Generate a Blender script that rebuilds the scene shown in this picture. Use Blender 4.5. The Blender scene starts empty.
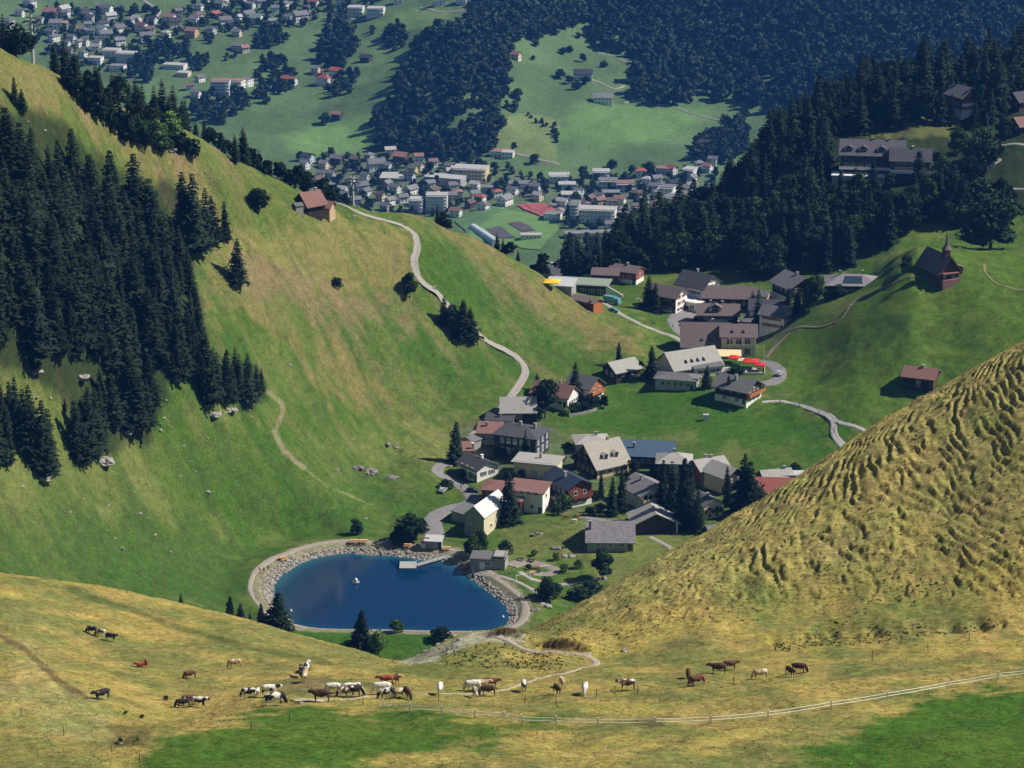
import bpy, math, random
import numpy as np
from math import radians, sin, cos, tan, atan, atan2, pi, sqrt
from mathutils import Vector, Matrix
random.seed(7)
rng = np.random.default_rng(7)
SC = bpy.context.scene
COL = SC.collection

# ------------------------------------------------------------------ camera model
F = 1024 * 100 / 36.0
PD = radians(17.8)
cP, sP = cos(PD), sin(PD)
def t_of_v(v):
    y = (384 - v) / F
    return (sP - y * cP) / (cP + y * sP)
def a_of(u, v):
    y = (384 - v) / F
    return (u - 512) / F / (cP + y * sP)
def v_of_t(t):
    y = (sP - t * cP) / (cP + t * sP)
    return 384 - F * y
def project(X, Y, Z):
    d = Y * cP - Z * sP
    return 512 + F * X / d, 384 - F * (Y * sP + Z * cP) / d
def px_per_m(Y, Z):
    return F / (Y * cP - Z * sP)

# ------------------------------------------------------------------ noise
def _hash(ix, iy, seed):
    h = (ix.astype(np.int64) * 374761393 + iy.astype(np.int64) * 668265263 + seed * 1274126177) & 0xFFFFFFFF
    h = ((h ^ (h >> 13)) * 1274126177) & 0xFFFFFFFF
    h = h ^ (h >> 16)
    return h
def perlin(x, y, seed=0):
    xi = np.floor(x); yi = np.floor(y)
    fx = x - xi; fy = y - yi
    xi = xi.astype(np.int64); yi = yi.astype(np.int64)
    sx = fx * fx * fx * (fx * (fx * 6 - 15) + 10)
    sy = fy * fy * fy * (fy * (fy * 6 - 15) + 10)
    def g(ix, iy, dx, dy):
        a = (_hash(ix, iy, seed) & 0xFFFF) * (2 * pi / 65536)
        return np.cos(a) * dx + np.sin(a) * dy
    n00 = g(xi, yi, fx, fy); n10 = g(xi + 1, yi, fx - 1, fy)
    n01 = g(xi, yi + 1, fx, fy - 1); n11 = g(xi + 1, yi + 1, fx - 1, fy - 1)
    a = n00 + sx * (n10 - n00); b = n01 + sx * (n11 - n01)
    return (a + sy * (b - a)) * 1.5
def fbm(x, y, oct=4, seed=0, gain=0.5):
    s = 0; amp = 1
    for k in range(oct):
        s = s + amp * perlin(x, y, seed + k * 17)
        x = x * 2.03 + 5.1; y = y * 2.03 - 3.7; amp *= gain
    return s
def sstep(e0, e1, x):
    t = np.clip((x - e0) / (e1 - e0), 0, 1)
    return t * t * (3 - 2 * t)

# ------------------------------------------------------------------ terrain lines
# each line: (u, v, Y) = seen at pixel height v at distance Y, or (u, 'Z', z, Y)
LINES = [
 [(0,'Z',-3,6),(1024,'Z',-3,6)],
 [(0,'Z',-62,110),(1024,'Z',-62,110)],
 [(0,'Z',-118,215),(1024,'Z',-118,215)],
 [(0,800,270),(1024,800,270)],
 [(0,735,305),(1024,738,305)],
 [(0,685,338),(100,688,338),(250,697,338),(500,700,340),(700,690,342),(1024,683,342)],
 [(-200,615,385),(0,622,385),(100,650,380),(200,666,375),(400,673,368),(560,666,375),(700,658,380),(850,645,385),(1024,634,385),(1224,625,385)],
 [(-200,560,430),(0,573,430),(50,579,430),(100,586,430),(150,597,430),(200,608,430),(250,620,427),(300,635,424),(350,648,418),(400,661,412),(430,652,412),(470,640,412),(500,634,412),(520,633,414),(560,615,420),(600,592,425),(650,563,430),(700,535,436),(800,475,442),(900,410,447),(960,376,450),(1024,340,450),(1100,300,452),(1224,250,452)],
 [(-200,'Z',-200,480),(0,'Z',-200,480),(300,'Z',-208,470),(500,'Z',-208,465),(600,'Z',-205,475),(800,'Z',-192,490),(1024,'Z',-172,500),(1224,'Z',-150,510)],
 [(-200,'Z',-262,620),(0,'Z',-290,620),(300,'Z',-311,640),(500,'Z',-315,650),(700,'Z',-312,650),(1224,'Z',-300,640)],
 [(-200,600,700),(0,592,705),(100,602,730),(200,617,748),(250,640,752),(300,655,748),(560,655,748),(700,'Z',-319,760),(1224,'Z',-316,760)],
 [(-200,500,715),(0,520,735),(100,535,770),(200,560,800),(250,556,815),(300,552,825),(520,552,825),(700,'Z',-318,825),(1224,'Z',-315,825)],
 [(-200,380,740),(0,420,765),(100,440,800),(200,460,830),(300,480,852),(400,497,868),(450,497,870),(520,'Z',-316,880),(600,'Z',-317,880),(700,'Z',-316.5,880),(850,'Z',-314,880),(1224,'Z',-308,880)],
 [(-200,200,775),(0,262,788),(100,302,832),(200,342,862),(300,382,893),(400,422,920),(450,432,925),(500,'Z',-314,927),(600,'Z',-315,930),(700,'Z',-312.5,930),(800,'Z',-309,928),(860,'Z',-303,925),(920,387,925),(1024,380,920),(1224,370,910)],
 [(-200,100,812),(0,150,818),(100,190,872),(200,230,910),(300,280,928),(400,320,955),(450,332,965),(500,346,973),(550,360,977),(600,370,975),(650,371,975),(700,375,972),(800,374,970),(860,350,967),(920,320,967),(1024,315,960),(1224,300,960)],
 [(-200,-45,850),(-60,15,858),(0,46,866),(50,68,884),(100,92,902),(150,117,920),(200,140,940),(250,167,960),(300,190,975),(350,204,990),(400,213,1005),(450,229,1018),(500,251,1030),(550,283,1030),(600,315,1018),(640,337,1005),(665,347,1005),(700,345,1015),(750,340,1015),(800,316,1012),(850,297,1008),(880,280,1012),(900,262,1018),(920,250,1026),(960,247,1032),(1024,248,1040),(1224,240,1040)],
 [(-200,'Z',-190,910),(0,'Z',-203,930),(100,'Z',-235,965),(200,'Z',-262,1005),(300,'Z',-292,1040),(400,'Z',-312,1070),(500,'Z',-332,1095),(550,'Z',-309,1088),(600,'Z',-308,1075),(700,'Z',-307,1075),(800,'Z',-304,1072),(850,'Z',-302,1066),(900,'Z',-294,1080),(960,'Z',-291,1085),(1224,'Z',-288,1085)],
 [(-200,'Z',-270,1050),(0,'Z',-290,1080),(200,'Z',-330,1130),(400,'Z',-370,1180),(500,'Z',-380,1200),(550,'Z',-335,1180),(600,262,1125),(650,262,1125),(700,255,1130),(750,245,1130),(800,235,1130),(900,212,1130),(950,196,1140),(1024,188,1140),(1224,180,1140)],
 [(-200,'Z',-350,1250),(0,'Z',-370,1250),(400,'Z',-450,1350),(500,'Z',-400,1300),(550,'Z',-365,1290),(600,'Z',-345,1240),(640,252,1172),(700,228,1190),(745,190,1210),(790,140,1240),(860,104,1270),(960,88,1290),(1024,75,1300),(1224,60,1300)],
 [(-200,'Z',-470,1450),(0,'Z',-480,1480),(400,'Z',-520,1550),(500,'Z',-425,1430),(550,'Z',-405,1430),(620,'Z',-402,1430),(700,'Z',-400,1430),(800,'Z',-380,1430),(1024,'Z',-350,1440),(1224,'Z',-330,1440)],
 [(0,'Z',-575,1900),(400,'Z',-580,1900),(620,'Z',-575,1950),(800,'Z',-565,1950),(1224,'Z',-540,1950)],
 [(0,'Z',-592,2200),(500,250,2200),(700,250,2200),(1224,255,2200)],
 [(-200,205,2380),(0,205,2390),(300,195,2420),(500,182,2450),(700,182,2450),(1224,190,2420)],
 [(-200,150,2540),(0,150,2540),(200,152,2545),(400,152,2550),(520,148,2560),(700,148,2560),(760,150,2550),(900,155,2500),(1224,150,2450)],
 [(-200,100,2690),(0,100,2700),(300,104,2700),(400,100,2650),(460,98,2620),(500,104,2640),(560,104,2690),(700,104,2700),(760,104,2690),(900,110,2600),(1224,100,2550)],
 [(-200,50,2860),(0,50,2870),(300,54,2880),(400,50,2840),(460,46,2770),(520,50,2820),(600,53,2890),(700,54,2880),(800,50,2820),(900,50,2740),(1224,50,2680)],
 [(-200,0,3020),(0,0,3040),(300,2,3050),(500,0,2940),(600,0,3010),(700,0,3010),(900,0,2890),(1224,0,2820)],
 [(-200,-70,3240),(300,-70,3260),(600,-70,3200),(1224,-80,3060)],
 [(-200,'Z',-380,3700),(600,'Z',-350,3600),(1224,'Z',-280,3500)],
 [(-200,'Z',0,5200),(1224,'Z',100,5000)],
 [(-200,'Z',350,9000),(1224,'Z',500,9000)],
]
def pchip_w(xs, ys):
    """slopes for monotone cubic; xs, ys arrays [..., n] along last axis"""
    h = np.diff(xs, axis=-1); d = np.diff(ys, axis=-1) / h
    m = np.zeros_like(ys)
    w1 = 2 * h[..., 1:] + h[..., :-1]; w2 = h[..., 1:] + 2 * h[..., :-1]
    d0 = d[..., :-1]; d1 = d[..., 1:]
    same = (d0 * d1) > 0
    with np.errstate(divide='ignore', invalid='ignore'):
        hm = (w1 + w2) / (w1 / d0 + w2 / d1)
    m[..., 1:-1] = np.where(same, hm, 0)
    m[..., 0] = d[..., 0]; m[..., -1] = d[..., -1]
    return m
def pchip1(xs, ys, x):
    xs = np.asarray(xs, float); ys = np.asarray(ys, float)
    if len(xs) == 2:
        return np.interp(x, xs, ys)
    m = pchip_w(xs, ys)
    xc = np.clip(x, xs[0], xs[-1])
    i = np.clip(np.searchsorted(xs, xc, side='right') - 1, 0, len(xs) - 2)
    h = xs[i + 1] - xs[i]; s = (xc - xs[i]) / h
    return ((1 + 2 * s) * (1 - s) ** 2 * ys[i] + s * (1 - s) ** 2 * h * m[i]
            + s * s * (3 - 2 * s) * ys[i + 1] + s * s * (s - 1) * h * m[i + 1])

half = np.concatenate([np.linspace(0, .2, 385), np.linspace(.2, .29, 60)[1:], np.linspace(.29, .9, 45)[1:]])
GA = np.concatenate([-half[::-1], half[1:]])
GY = np.concatenate([np.linspace(6, 215, 40, endpoint=False), np.linspace(215, 262, 30, endpoint=False),
                     np.linspace(262, 460, 560, endpoint=False), np.linspace(460, 690, 50, endpoint=False),
                     np.linspace(690, 1060, 500, endpoint=False), np.linspace(1060, 1350, 190, endpoint=False),
                     np.linspace(1350, 2150, 40, endpoint=False), np.linspace(2150, 3120, 300, endpoint=False),
                     np.linspace(3120, 3800, 25, endpoint=False), np.linspace(3800, 9000, 20)])
NA, NY = len(GA), len(GY)
LT = np.zeros((NA, len(LINES))); LY = np.zeros((NA, len(LINES)))
for j, ln in enumerate(LINES):
    aa, tt, yy = [], [], []
    for p in ln:
        if p[1] == 'Z':
            t = -p[2] / p[3]; v = v_of_t(t); Y = p[3]
        else:
            v = p[1]; t = t_of_v(v); Y = p[2]
        aa.append(a_of(p[0], v) if abs(p[1] == 'Z' and p[3] < 250) == 0 else (p[0] - 512) / F)
        tt.append(t); yy.append(Y)
    LT[:, j] = pchip1(aa, tt, GA); LY[:, j] = pchip1(aa, yy, GA)
LX = np.log(LY)
M_ = pchip_w(LX, LT)
GZ = np.zeros((NY, NA))
lg = np.log(GY)
ar = np.arange(NA)
for r in range(NY):
    x = lg[r]
    i = np.clip((LX <= x).sum(axis=1) - 1, 0, len(LINES) - 2)
    x0 = LX[ar, i]; h = LX[ar, i + 1] - x0; s = np.clip((x - x0) / h, 0, 1)
    t = ((1 + 2 * s) * (1 - s) ** 2 * LT[ar, i] + s * (1 - s) ** 2 * h * M_[ar, i]
         + s * s * (3 - 2 * s) * LT[ar, i + 1] + s * s * (s - 1) * h * M_[ar, i + 1])
    GZ[r] = -t * GY[r]
GYY = np.repeat(GY[:, None], NA, 1)
GXX = GYY * GA[None, :]

def poly_sd(px, py, poly):
    """signed distance (negative inside) to polygon"""
    n = len(poly); d2 = np.full(px.shape, 1e18); ins = np.zeros(px.shape, bool)
    for i in range(n):
        x0, y0 = poly[i]; x1, y1 = poly[(i + 1) % n]
        ex, ey = x1 - x0, y1 - y0
        wx, wy = px - x0, py - y0
        t = np.clip((wx * ex + wy * ey) / (ex * ex + ey * ey + 1e-12), 0, 1)
        d2 = np.minimum(d2, (wx - t * ex) ** 2 + (wy - t * ey) ** 2)
        if y0 != y1:
            c = ((y0 <= py) & (py < y1)) | ((y1 <= py) & (py < y0))
            ins ^= c & (px < (x1 - x0) * (py - y0) / (y1 - y0) + x0)
    d = np.sqrt(d2)
    return np.where(ins, -d, d)
def line_d(px, py, pts):
    d2 = np.full(px.shape, 1e18)
    for (x0, y0), (x1, y1) in zip(pts[:-1], pts[1:]):
        ex, ey = x1 - x0, y1 - y0
        t = np.clip(((px - x0) * ex + (py - y0) * ey) / (ex * ex + ey * ey + 1e-12), 0, 1)
        d2 = np.minimum(d2, (px - x0 - t * ex) ** 2 + (py - y0 - t * ey) ** 2)
    return np.sqrt(d2)

# ------------------------------------------------------------------ lake basin
WATER_Z = -319.0
def on_plane(u, v, z=WATER_Z):
    t = t_of_v(v); Y = -z / t
    return (a_of(u, v) * Y, Y)
LAKE_PX = [(273,592),(277,580),(288,571),(302,563),(315,558),(330,555),(348,553),(368,555),(394,556),(417,559),(448,562),(460,571),(475,582),(493,595),(504,604),(509,613),(507,624),(496,630),(480,632),(440,632),(394,631),(350,630),(318,629),(297,624),(286,614),(276,602)]
def smooth_closed(pts, k=4):
    n = len(pts); out = []
    for i in range(n):
        p0, p1, p2, p3 = [np.array(pts[(i + q) % n], float) for q in (-1, 0, 1, 2)]
        for s in range(k):
            t = s / k
            out.append(tuple(.5 * ((2 * p1) + (-p0 + p2) * t + (2 * p0 - 5 * p1 + 4 * p2 - p3) * t * t + (-p0 + 3 * p1 - 3 * p2 + p3) * t ** 3)))
    return out
LAKE = smooth_closed([on_plane(u, v) for u, v in LAKE_PX], 3)
LAKE_C = np.mean(np.array(LAKE), axis=0)
rr = np.where((GY > 700) & (GY < 900))[0]
sub = np.s_[rr[0]:rr[-1] + 1, :]
near = (np.abs(GXX[sub] - LAKE_C[0]) < 90)
d = np.full(GXX[sub].shape, 99.0)
d[near] = poly_sd(GXX[sub][near], GYY[sub][near], LAKE)
prof = np.interp(d, [-8, 0, 1.2, 4.0, 7.5, 30], [-322.5, -319.3, -318.7, -317.2, -316.9, -316.9])
bl = 1 - sstep(7.5, 26, d)
GZ[sub] = GZ[sub] * (1 - bl) + prof * bl
LAKE_D = (rr[0], rr[-1] + 1, d)

# chapel terrace, hotel terrace: gentle flattening
def flatten(u, v, Y, R, soft):
    a = a_of(u, v); X = a * Y
    dd = np.hypot(GXX - X, GYY - Y)
    r = int(np.argmin(np.abs(GY - Y))); c = int(np.argmin(np.abs(GA - a)))
    z0 = GZ[r, c]; w = 1 - sstep(R, R + soft, dd)
    GZ[:] = GZ * (1 - w) + z0 * w

# ------------------------------------------------------------------ relief noise
U, V = project(GXX, GYY, GZ)
fg = 1 - sstep(455, 480, GYY)
mid = sstep(640, 700, GYY) * (1 - sstep(1300, 1400, GYY))
far = sstep(2100, 2200, GYY)
DZ = np.zeros_like(GZ)
# broad undulation
ladist = np.full(GZ.shape, 99.0); ladist[LAKE_D[0]:LAKE_D[1]] = LAKE_D[2]
keep = sstep(6, 25, ladist)
vill = (1 - sstep(0, 25, poly_sd(U, V, [(440,400),(470,470),(420,520),(470,560),(560,640),(700,560),(800,520),(830,460),(700,400),(790,380),(860,300),(780,270),(700,260),(560,270),(560,300),(650,350),(650,370),(560,370)])) )
vill = np.where((GYY > 800) & (GYY < 1150), vill, 0)
DZ += mid * keep * (1 - .9 * vill) * (fbm(GXX / 42, GYY / 42, 4, 3) * 2.2 + fbm(GXX / 9, GYY / 9, 3, 9) * .35)
DZ += far * (fbm(GXX / 130, GYY / 130, 4, 5) * 5)
DZ += fg * (fbm(GXX / 24, GYY / 24, 3, 13) * .9 + fbm(GXX / 3.4, GYY / 3.4, 3, 21) * .16)
crestw = 1 - sstep(0, 30, np.abs(GYY - np.repeat(LY[:, 7][None, :], NY, 0)))
DZ -= fg * crestw * fbm(GXX / 24, GYY / 24, 3, 13) * .8
DZ += fg * perlin(GXX / 1.1, GYY / 1.1, 31) * .07
# gully in the bottom left
def bump(u, v, Y, dz, rx, ry, rot=0):
    a = a_of(u, v); X = a * Y
    dx, dy = GXX - X, GYY - Y
    c, s = cos(rot), sin(rot)
    q = ((dx * c + dy * s) / rx) ** 2 + ((-dx * s + dy * c) / ry) ** 2
    return dz * np.exp(-q)
DZ += bump(165, 692, 338, -2.6, 9, 16) + bump(130, 735, 312, -2.2, 7, 12) + bump(150, 742, 305, 1.4, 5, 4)
DZ += bump(500, 655, 395, 2.2, 9, 9) + bump(455, 648, 400, 1.2, 4, 8)
DZ += bump(880, 322, 968, 1.8, 20, 14) + bump(870, 300, 985, .8, 14, 10) + bump(740, 405, 945, 1.8, 22, 10) + bump(570, 545, 838, 3.0, 16, 12)
DZ += bump(230, 455, 828, -3, 40, 8, .5) + bump(600, 385, 962, -1.5, 20, 14)
# terraces trodden by cattle on the right hill
S1 = GZ + DZ
hill = fg * sstep(-8, 10, poly_sd(U, V, [(505,640),(560,655),(620,640),(720,618),(860,600),(1030,600),(1300,600),(1300,900),(-100,900),(-100,500),(500,600)]))
hill = hill * sstep(-2, 6, GXX) * np.clip(.95 + fbm(GXX / 12, GYY / 12, 3, 44) * .6, .45, 1)
warp = fbm(GXX / 13, GYY / 20, 2, 41) * .9 + fbm(GXX / 2.6, GYY / 4.5, 3, 43) * .34
per = .68
ph = (S1 - .27 * (GYY - 430) + warp) / per
amt = np.clip(fbm(GXX / 2.6, GYY / 4.2, 3, 47) * 1.5 + .8, .05, 1.15)
fade = sstep(0, 1, (GXX - 5) / 35)
fr_ = ph - np.floor(ph)
terr = (np.where(fr_ < .66, .22 * fr_, .1452 + (fr_ - .66) / .34 * .8548) - fr_ + .2) * per
DZ += hill * (amt * (.55 + .75 * fade) * terr * 1.35 + np.abs(fbm(GXX / 1.5, GYY / 2.6, 3, 51)) * .12 + fbm(GXX / 5.5, GYY / 9, 2, 57) * .3)
# scarp at the foot of the right hill and the cuts by the gravel track
for (pts, Yl, dz, w) in [([(775,640),(830,632),(880,632),(920,628),(1000,622)], 388, -.9, 1.7)]:
    dd = line_d(U, V, pts)
    m = fg * (1 - sstep(2, 9, dd)) * (np.abs(GYY - Yl) < 14)
    DZ += m * dz * (.5 + .9 * np.clip(perlin(GXX / 2.2, GYY / 6, 61) + .4, 0, 1))
def yat(u, v):
    c = int(np.argmin(np.abs(GA - a_of(u, v)))); r0, r1 = np.searchsorted(GY, [340, 440]); tt = -(GZ[r0:r1, c] + DZ[r0:r1, c]) / GY[r0:r1]
    k = np.where(tt <= t_of_v(v))[0]; return GY[r0 + (k[0] if len(k) else int(np.argmin(tt)))]
for (bu, bv, bh, bl, by) in ((568, 651, 2.0, 2.2, 4.2), (506, 637, 1.5, 2.0, 3.2)):
    bY = yat(bu, bv); print('bank', bu, bY)
    bx = a_of(bu, bv) * bY; q_ = (GXX - bx) * .34 + (GYY - bY) * .94 + perlin(GXX / 2, GYY / 3, 66) * .4; p_ = (GXX - bx) * .94 - (GYY - bY) * .34
    DZ += bh * sstep(0, .8, q_) * np.exp(-np.maximum(q_ - .8, 0) / bl) * np.exp(-(p_ / by) ** 2)
lt = mid * (GXX < .02 * GYY) * sstep(690, 730, GYY) * (1 - sstep(1010, 1040, GYY)) * keep * (1 - vill)
q_ = (GZ + DZ + fbm(GXX / 13, GYY / 13, 3, 81) * 1.8) / 1.5
q_ = q_ - np.floor(q_)
DZ += lt * np.clip(.5 + fbm(GXX / 22, GYY / 22, 2, 83), .1, 1) * (np.where(q_ < .6, .35 * q_, .21 + (q_ - .6) / .4 * .79) - q_ + .15) * .9
DZ += mid * keep * (1 - vill) * np.abs(fbm(GXX / 2.6, GYY / 2.6, 2, 85)) * .16
GZ += DZ
U, V = project(GXX, GYY, GZ)

def ground(x, y):
    a = x / y
    c = np.interp(a, GA, np.arange(NA)); r = np.interp(y, GY, np.arange(NY))
    c0 = np.clip(np.floor(c).astype(int), 0, NA - 2); r0 = np.clip(np.floor(r).astype(int), 0, NY - 2)
    fc = c - c0; fr = r - r0
    return ((GZ[r0, c0] * (1 - fc) + GZ[r0, c0 + 1] * fc) * (1 - fr) + (GZ[r0 + 1, c0] * (1 - fc) + GZ[r0 + 1, c0 + 1] * fc) * fr)
def hit(u, v, y0=200, y1=3400):
    """world point of the ground seen at pixel (u, v)"""
    t = t_of_v(v); a = a_of(u, v)
    c = np.interp(a, GA, np.arange(NA)); c0 = int(min(max(math.floor(c), 0), NA - 2)); fc = c - c0
    z = GZ[:, c0] * (1 - fc) + GZ[:, c0 + 1] * fc
    e = z + t * GY
    ok = (e > 0) & (GY >= y0) & (GY <= y1)
    if not ok.any():
        m = (GY >= y0) & (GY <= y1)
        j = np.where(m)[0][np.argmax((e / GY)[m])]
        return Vector((a * GY[j], GY[j], z[j]))
    j = int(np.argmax(ok))
    if j > 0 and e[j - 1] < 0 and GY[j - 1] >= y0:
        f = -e[j - 1] / (e[j] - e[j - 1]); Y = GY[j - 1] + f * (GY[j] - GY[j - 1])
    else:
        Y = GY[j]
    return Vector((a * Y, Y, float(z[j] if Y == GY[j] else np.interp(Y, GY[j - 1:j + 1], z[j - 1:j + 1]))))

# ------------------------------------------------------------------ mesh helpers
EXPOSURE = 0.35
HAZE = 5e-5
class MB:
    def __init__(s): s.v = []; s.f = []; s.m = []; s.mi = 0
    def add(s, vs, fs):
        o = len(s.v); s.v += [tuple(p) for p in vs]; s.f += [tuple(o + i for i in f) for f in fs]; s.m += [s.mi] * len(fs)
    def box(s, x0, y0, z0, x1, y1, z1, taper=0):
        t = taper
        s.add([(x0,y0,z0),(x1,y0,z0),(x1,y1,z0),(x0,y1,z0),(x0+t,y0+t,z1),(x1-t,y0+t,z1),(x1-t,y1-t,z1),(x0+t,y1-t,z1)],
              [(0,3,2,1),(4,5,6,7),(0,1,5,4),(1,2,6,5),(2,3,7,6),(3,0,4,7)])
    def prism(s, prof, x0, x1, axis='x'):
        """extrude a (y,z) profile along x (or (x,z) profile along y)"""
        n = len(prof)
        if axis == 'x': vs = [(x0, a, b) for a, b in prof] + [(x1, a, b) for a, b in prof]
        elif axis == 'y': vs = [(a, x0, b) for a, b in prof] + [(a, x1, b) for a, b in prof]
        else: vs = [(a, b, x0) for a, b in prof] + [(a, b, x1) for a, b in prof]
        s.add(vs, [tuple(range(n))[::-1], tuple(range(n, 2 * n))] + [(i, (i + 1) % n, n + (i + 1) % n, n + i) for i in range(n)])
    def tube(s, p, q, r0, r1=None, n=6):
        r1 = r0 if r1 is None else r1
        p, q = Vector(p), Vector(q); d = (q - p).normalized()
        a = d.orthogonal().normalized(); b = d.cross(a)
        vs = []
        for c, r in ((p, r0), (q, r1)):
            for i in range(n):
                t = 2 * pi * i / n; vs.append(c + (a * cos(t) + b * sin(t)) * r)
        s.add(vs, [(i, (i + 1) % n, n + (i + 1) % n, n + i) for i in range(n)] + [tuple(range(n))[::-1], tuple(range(n, 2 * n))])
    def cone(s, c, r, z0, z1, n=8, r1=0.02):
        s.tube((c[0], c[1], z0), (c[0], c[1], z1), r, r1, n)
    def blob(s, c, r, sx=1, sy=1, sz=1, rag=.2, seed=0, n=6, m=4):
        rs = random.Random(seed); vs = []
        for j in range(1, m):
            for i in range(n):
                th = pi * j / m; ph = 2 * pi * (i + .5 * (j % 2)) / n; k = r * (1 + rs.uniform(-rag, rag))
                vs.append((c[0] + sin(th) * cos(ph) * k * sx, c[1] + sin(th) * sin(ph) * k * sy, c[2] + cos(th) * k * sz))
        vs += [(c[0], c[1], c[2] + r * sz), (c[0], c[1], c[2] - r * sz)]
        T, B = len(vs) - 2, len(vs) - 1; fs = []
        for i in range(n):
            fs.append((T, i, (i + 1) % n)); fs.append((B, (m - 2) * n + (i + 1) % n, (m - 2) * n + i))
            for j in range(m - 2): fs.append((j * n + i, (j + 1) * n + i, (j + 1) * n + (i + 1) % n, j * n + (i + 1) % n))
        s.add(vs, fs)
    def mesh(s, name, mats, smooth=False):
        me = bpy.data.meshes.new(name); me.from_pydata(s.v, [], s.f)
        mats = mats if isinstance(mats, (list, tuple)) else [mats]
        for m in mats:
            if m: me.materials.append(m)
        if len(mats) > 1: me.polygons.foreach_set('material_index', s.m)
        if smooth: me.polygons.foreach_set('use_smooth', [True] * len(me.polygons))
        me.update(); return me
    def build(s, name, mats, parent=None, smooth=False):
        return link(name, s.mesh(name, mats, smooth), parent)
def link(name, me, parent=None, loc=None, rz=0, scale=None):
    o = bpy.data.objects.new(name, me); COL.objects.link(o)
    if parent: o.parent = parent
    if loc is not None: o.location = loc
    if rz: o.rotation_euler = (0, 0, rz)
    if scale: o.scale = (scale,) * 3 if isinstance(scale, (int, float)) else scale
    return o
def tag(o, label, cat, group=None, kind=None):
    if label: o['label'] = label
    if cat: o['category'] = cat
    if group: o['group'] = group
    if kind: o['kind'] = kind
    return o
def thing(name, label, cat, loc=(0, 0, 0), rz=0, group=None):
    o = link(name, None, None, loc, rz); o.empty_display_size = .5
    return tag(o, label, cat, group)
def struct(o): o['kind'] = 'structure'; return o

# ------------------------------------------------------------------ materials
def lin(r, g, b):
    f = lambda c: (c / 255 / 12.92) if c / 255 <= .04045 else ((c / 255 + .055) / 1.055) ** 2.4
    return (f(r), f(g), f(b))
MATS = {}
def mat(name, col, rough=.85, var=.25, scale=1.5, bump=.0, spec=.3, metal=0, stripes=None, rand=0, detail=4, sx=1, sy=1, sz=1):
    if name in MATS: return MATS[name]
    m = bpy.data.materials.new(name); m.use_nodes = True
    nt = m.node_tree; N = nt.nodes; L = nt.links
    b = N['Principled BSDF']
    b.inputs['Roughness'].default_value = rough; b.inputs['Specular IOR Level'].default_value = spec
    b.inputs['Metallic'].default_value = metal
    tc = N.new('ShaderNodeTexCoord'); mp = N.new('ShaderNodeMapping'); mp.inputs['Scale'].default_value = (sx, sy, sz)
    L.new(tc.outputs['Object'], mp.inputs['Vector'])
    no = N.new('ShaderNodeTexNoise'); no.inputs['Scale'].default_value = scale; no.inputs['Detail'].default_value = detail
    no.inputs['Roughness'].default_value = .65
    L.new(mp.outputs[0], no.inputs['Vector'])
    mr = N.new('ShaderNodeMapRange'); mr.inputs[1].default_value = .3; mr.inputs[2].default_value = .7
    mr.inputs[3].default_value = 1 - var; mr.inputs[4].default_value = 1 + var
    L.new(no.outputs[0], mr.inputs[0])
    val = mr.outputs[0]
    if rand:
        oi = N.new('ShaderNodeObjectInfo'); r2 = N.new('ShaderNodeMapRange')
        r2.inputs[3].default_value = 1 - rand; r2.inputs[4].default_value = 1 + rand
        L.new(oi.outputs['Random'], r2.inputs[0])
        mu = N.new('ShaderNodeMath'); mu.operation = 'MULTIPLY'
        L.new(val, mu.inputs[0]); L.new(r2.outputs[0], mu.inputs[1]); val = mu.outputs[0]
    if stripes:
        wv = N.new('ShaderNodeTexWave'); wv.inputs['Scale'].default_value = stripes[1]; wv.bands_direction = stripes[0]
        wv.inputs['Distortion'].default_value = .4; wv.inputs['Detail Scale'].default_value = 2
        L.new(tc.outputs['Object'], wv.inputs['Vector'])
        r3 = N.new('ShaderNodeMapRange'); r3.inputs[3].default_value = 1 - stripes[2]; r3.inputs[4].default_value = 1
        L.new(wv.outputs[1], r3.inputs[0])
        mu = N.new('ShaderNodeMath'); mu.operation = 'MULTIPLY'
        L.new(val, mu.inputs[0]); L.new(r3.outputs[0], mu.inputs[1]); val = mu.outputs[0]
    vm = N.new('ShaderNodeVectorMath'); vm.operation = 'SCALE'; vm.inputs[0].default_value = col
    L.new(val, vm.inputs['Scale']); L.new(vm.outputs[0], b.inputs['Base Color'])
    if bump:
        bp = N.new('ShaderNodeBump'); bp.inputs['Strength'].default_value = bump; bp.inputs['Distance'].default_value = .1
        L.new(no.outputs[0], bp.inputs['Height']); L.new(bp.outputs[0], b.inputs['Normal'])
    MATS[name] = m
    return m

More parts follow.
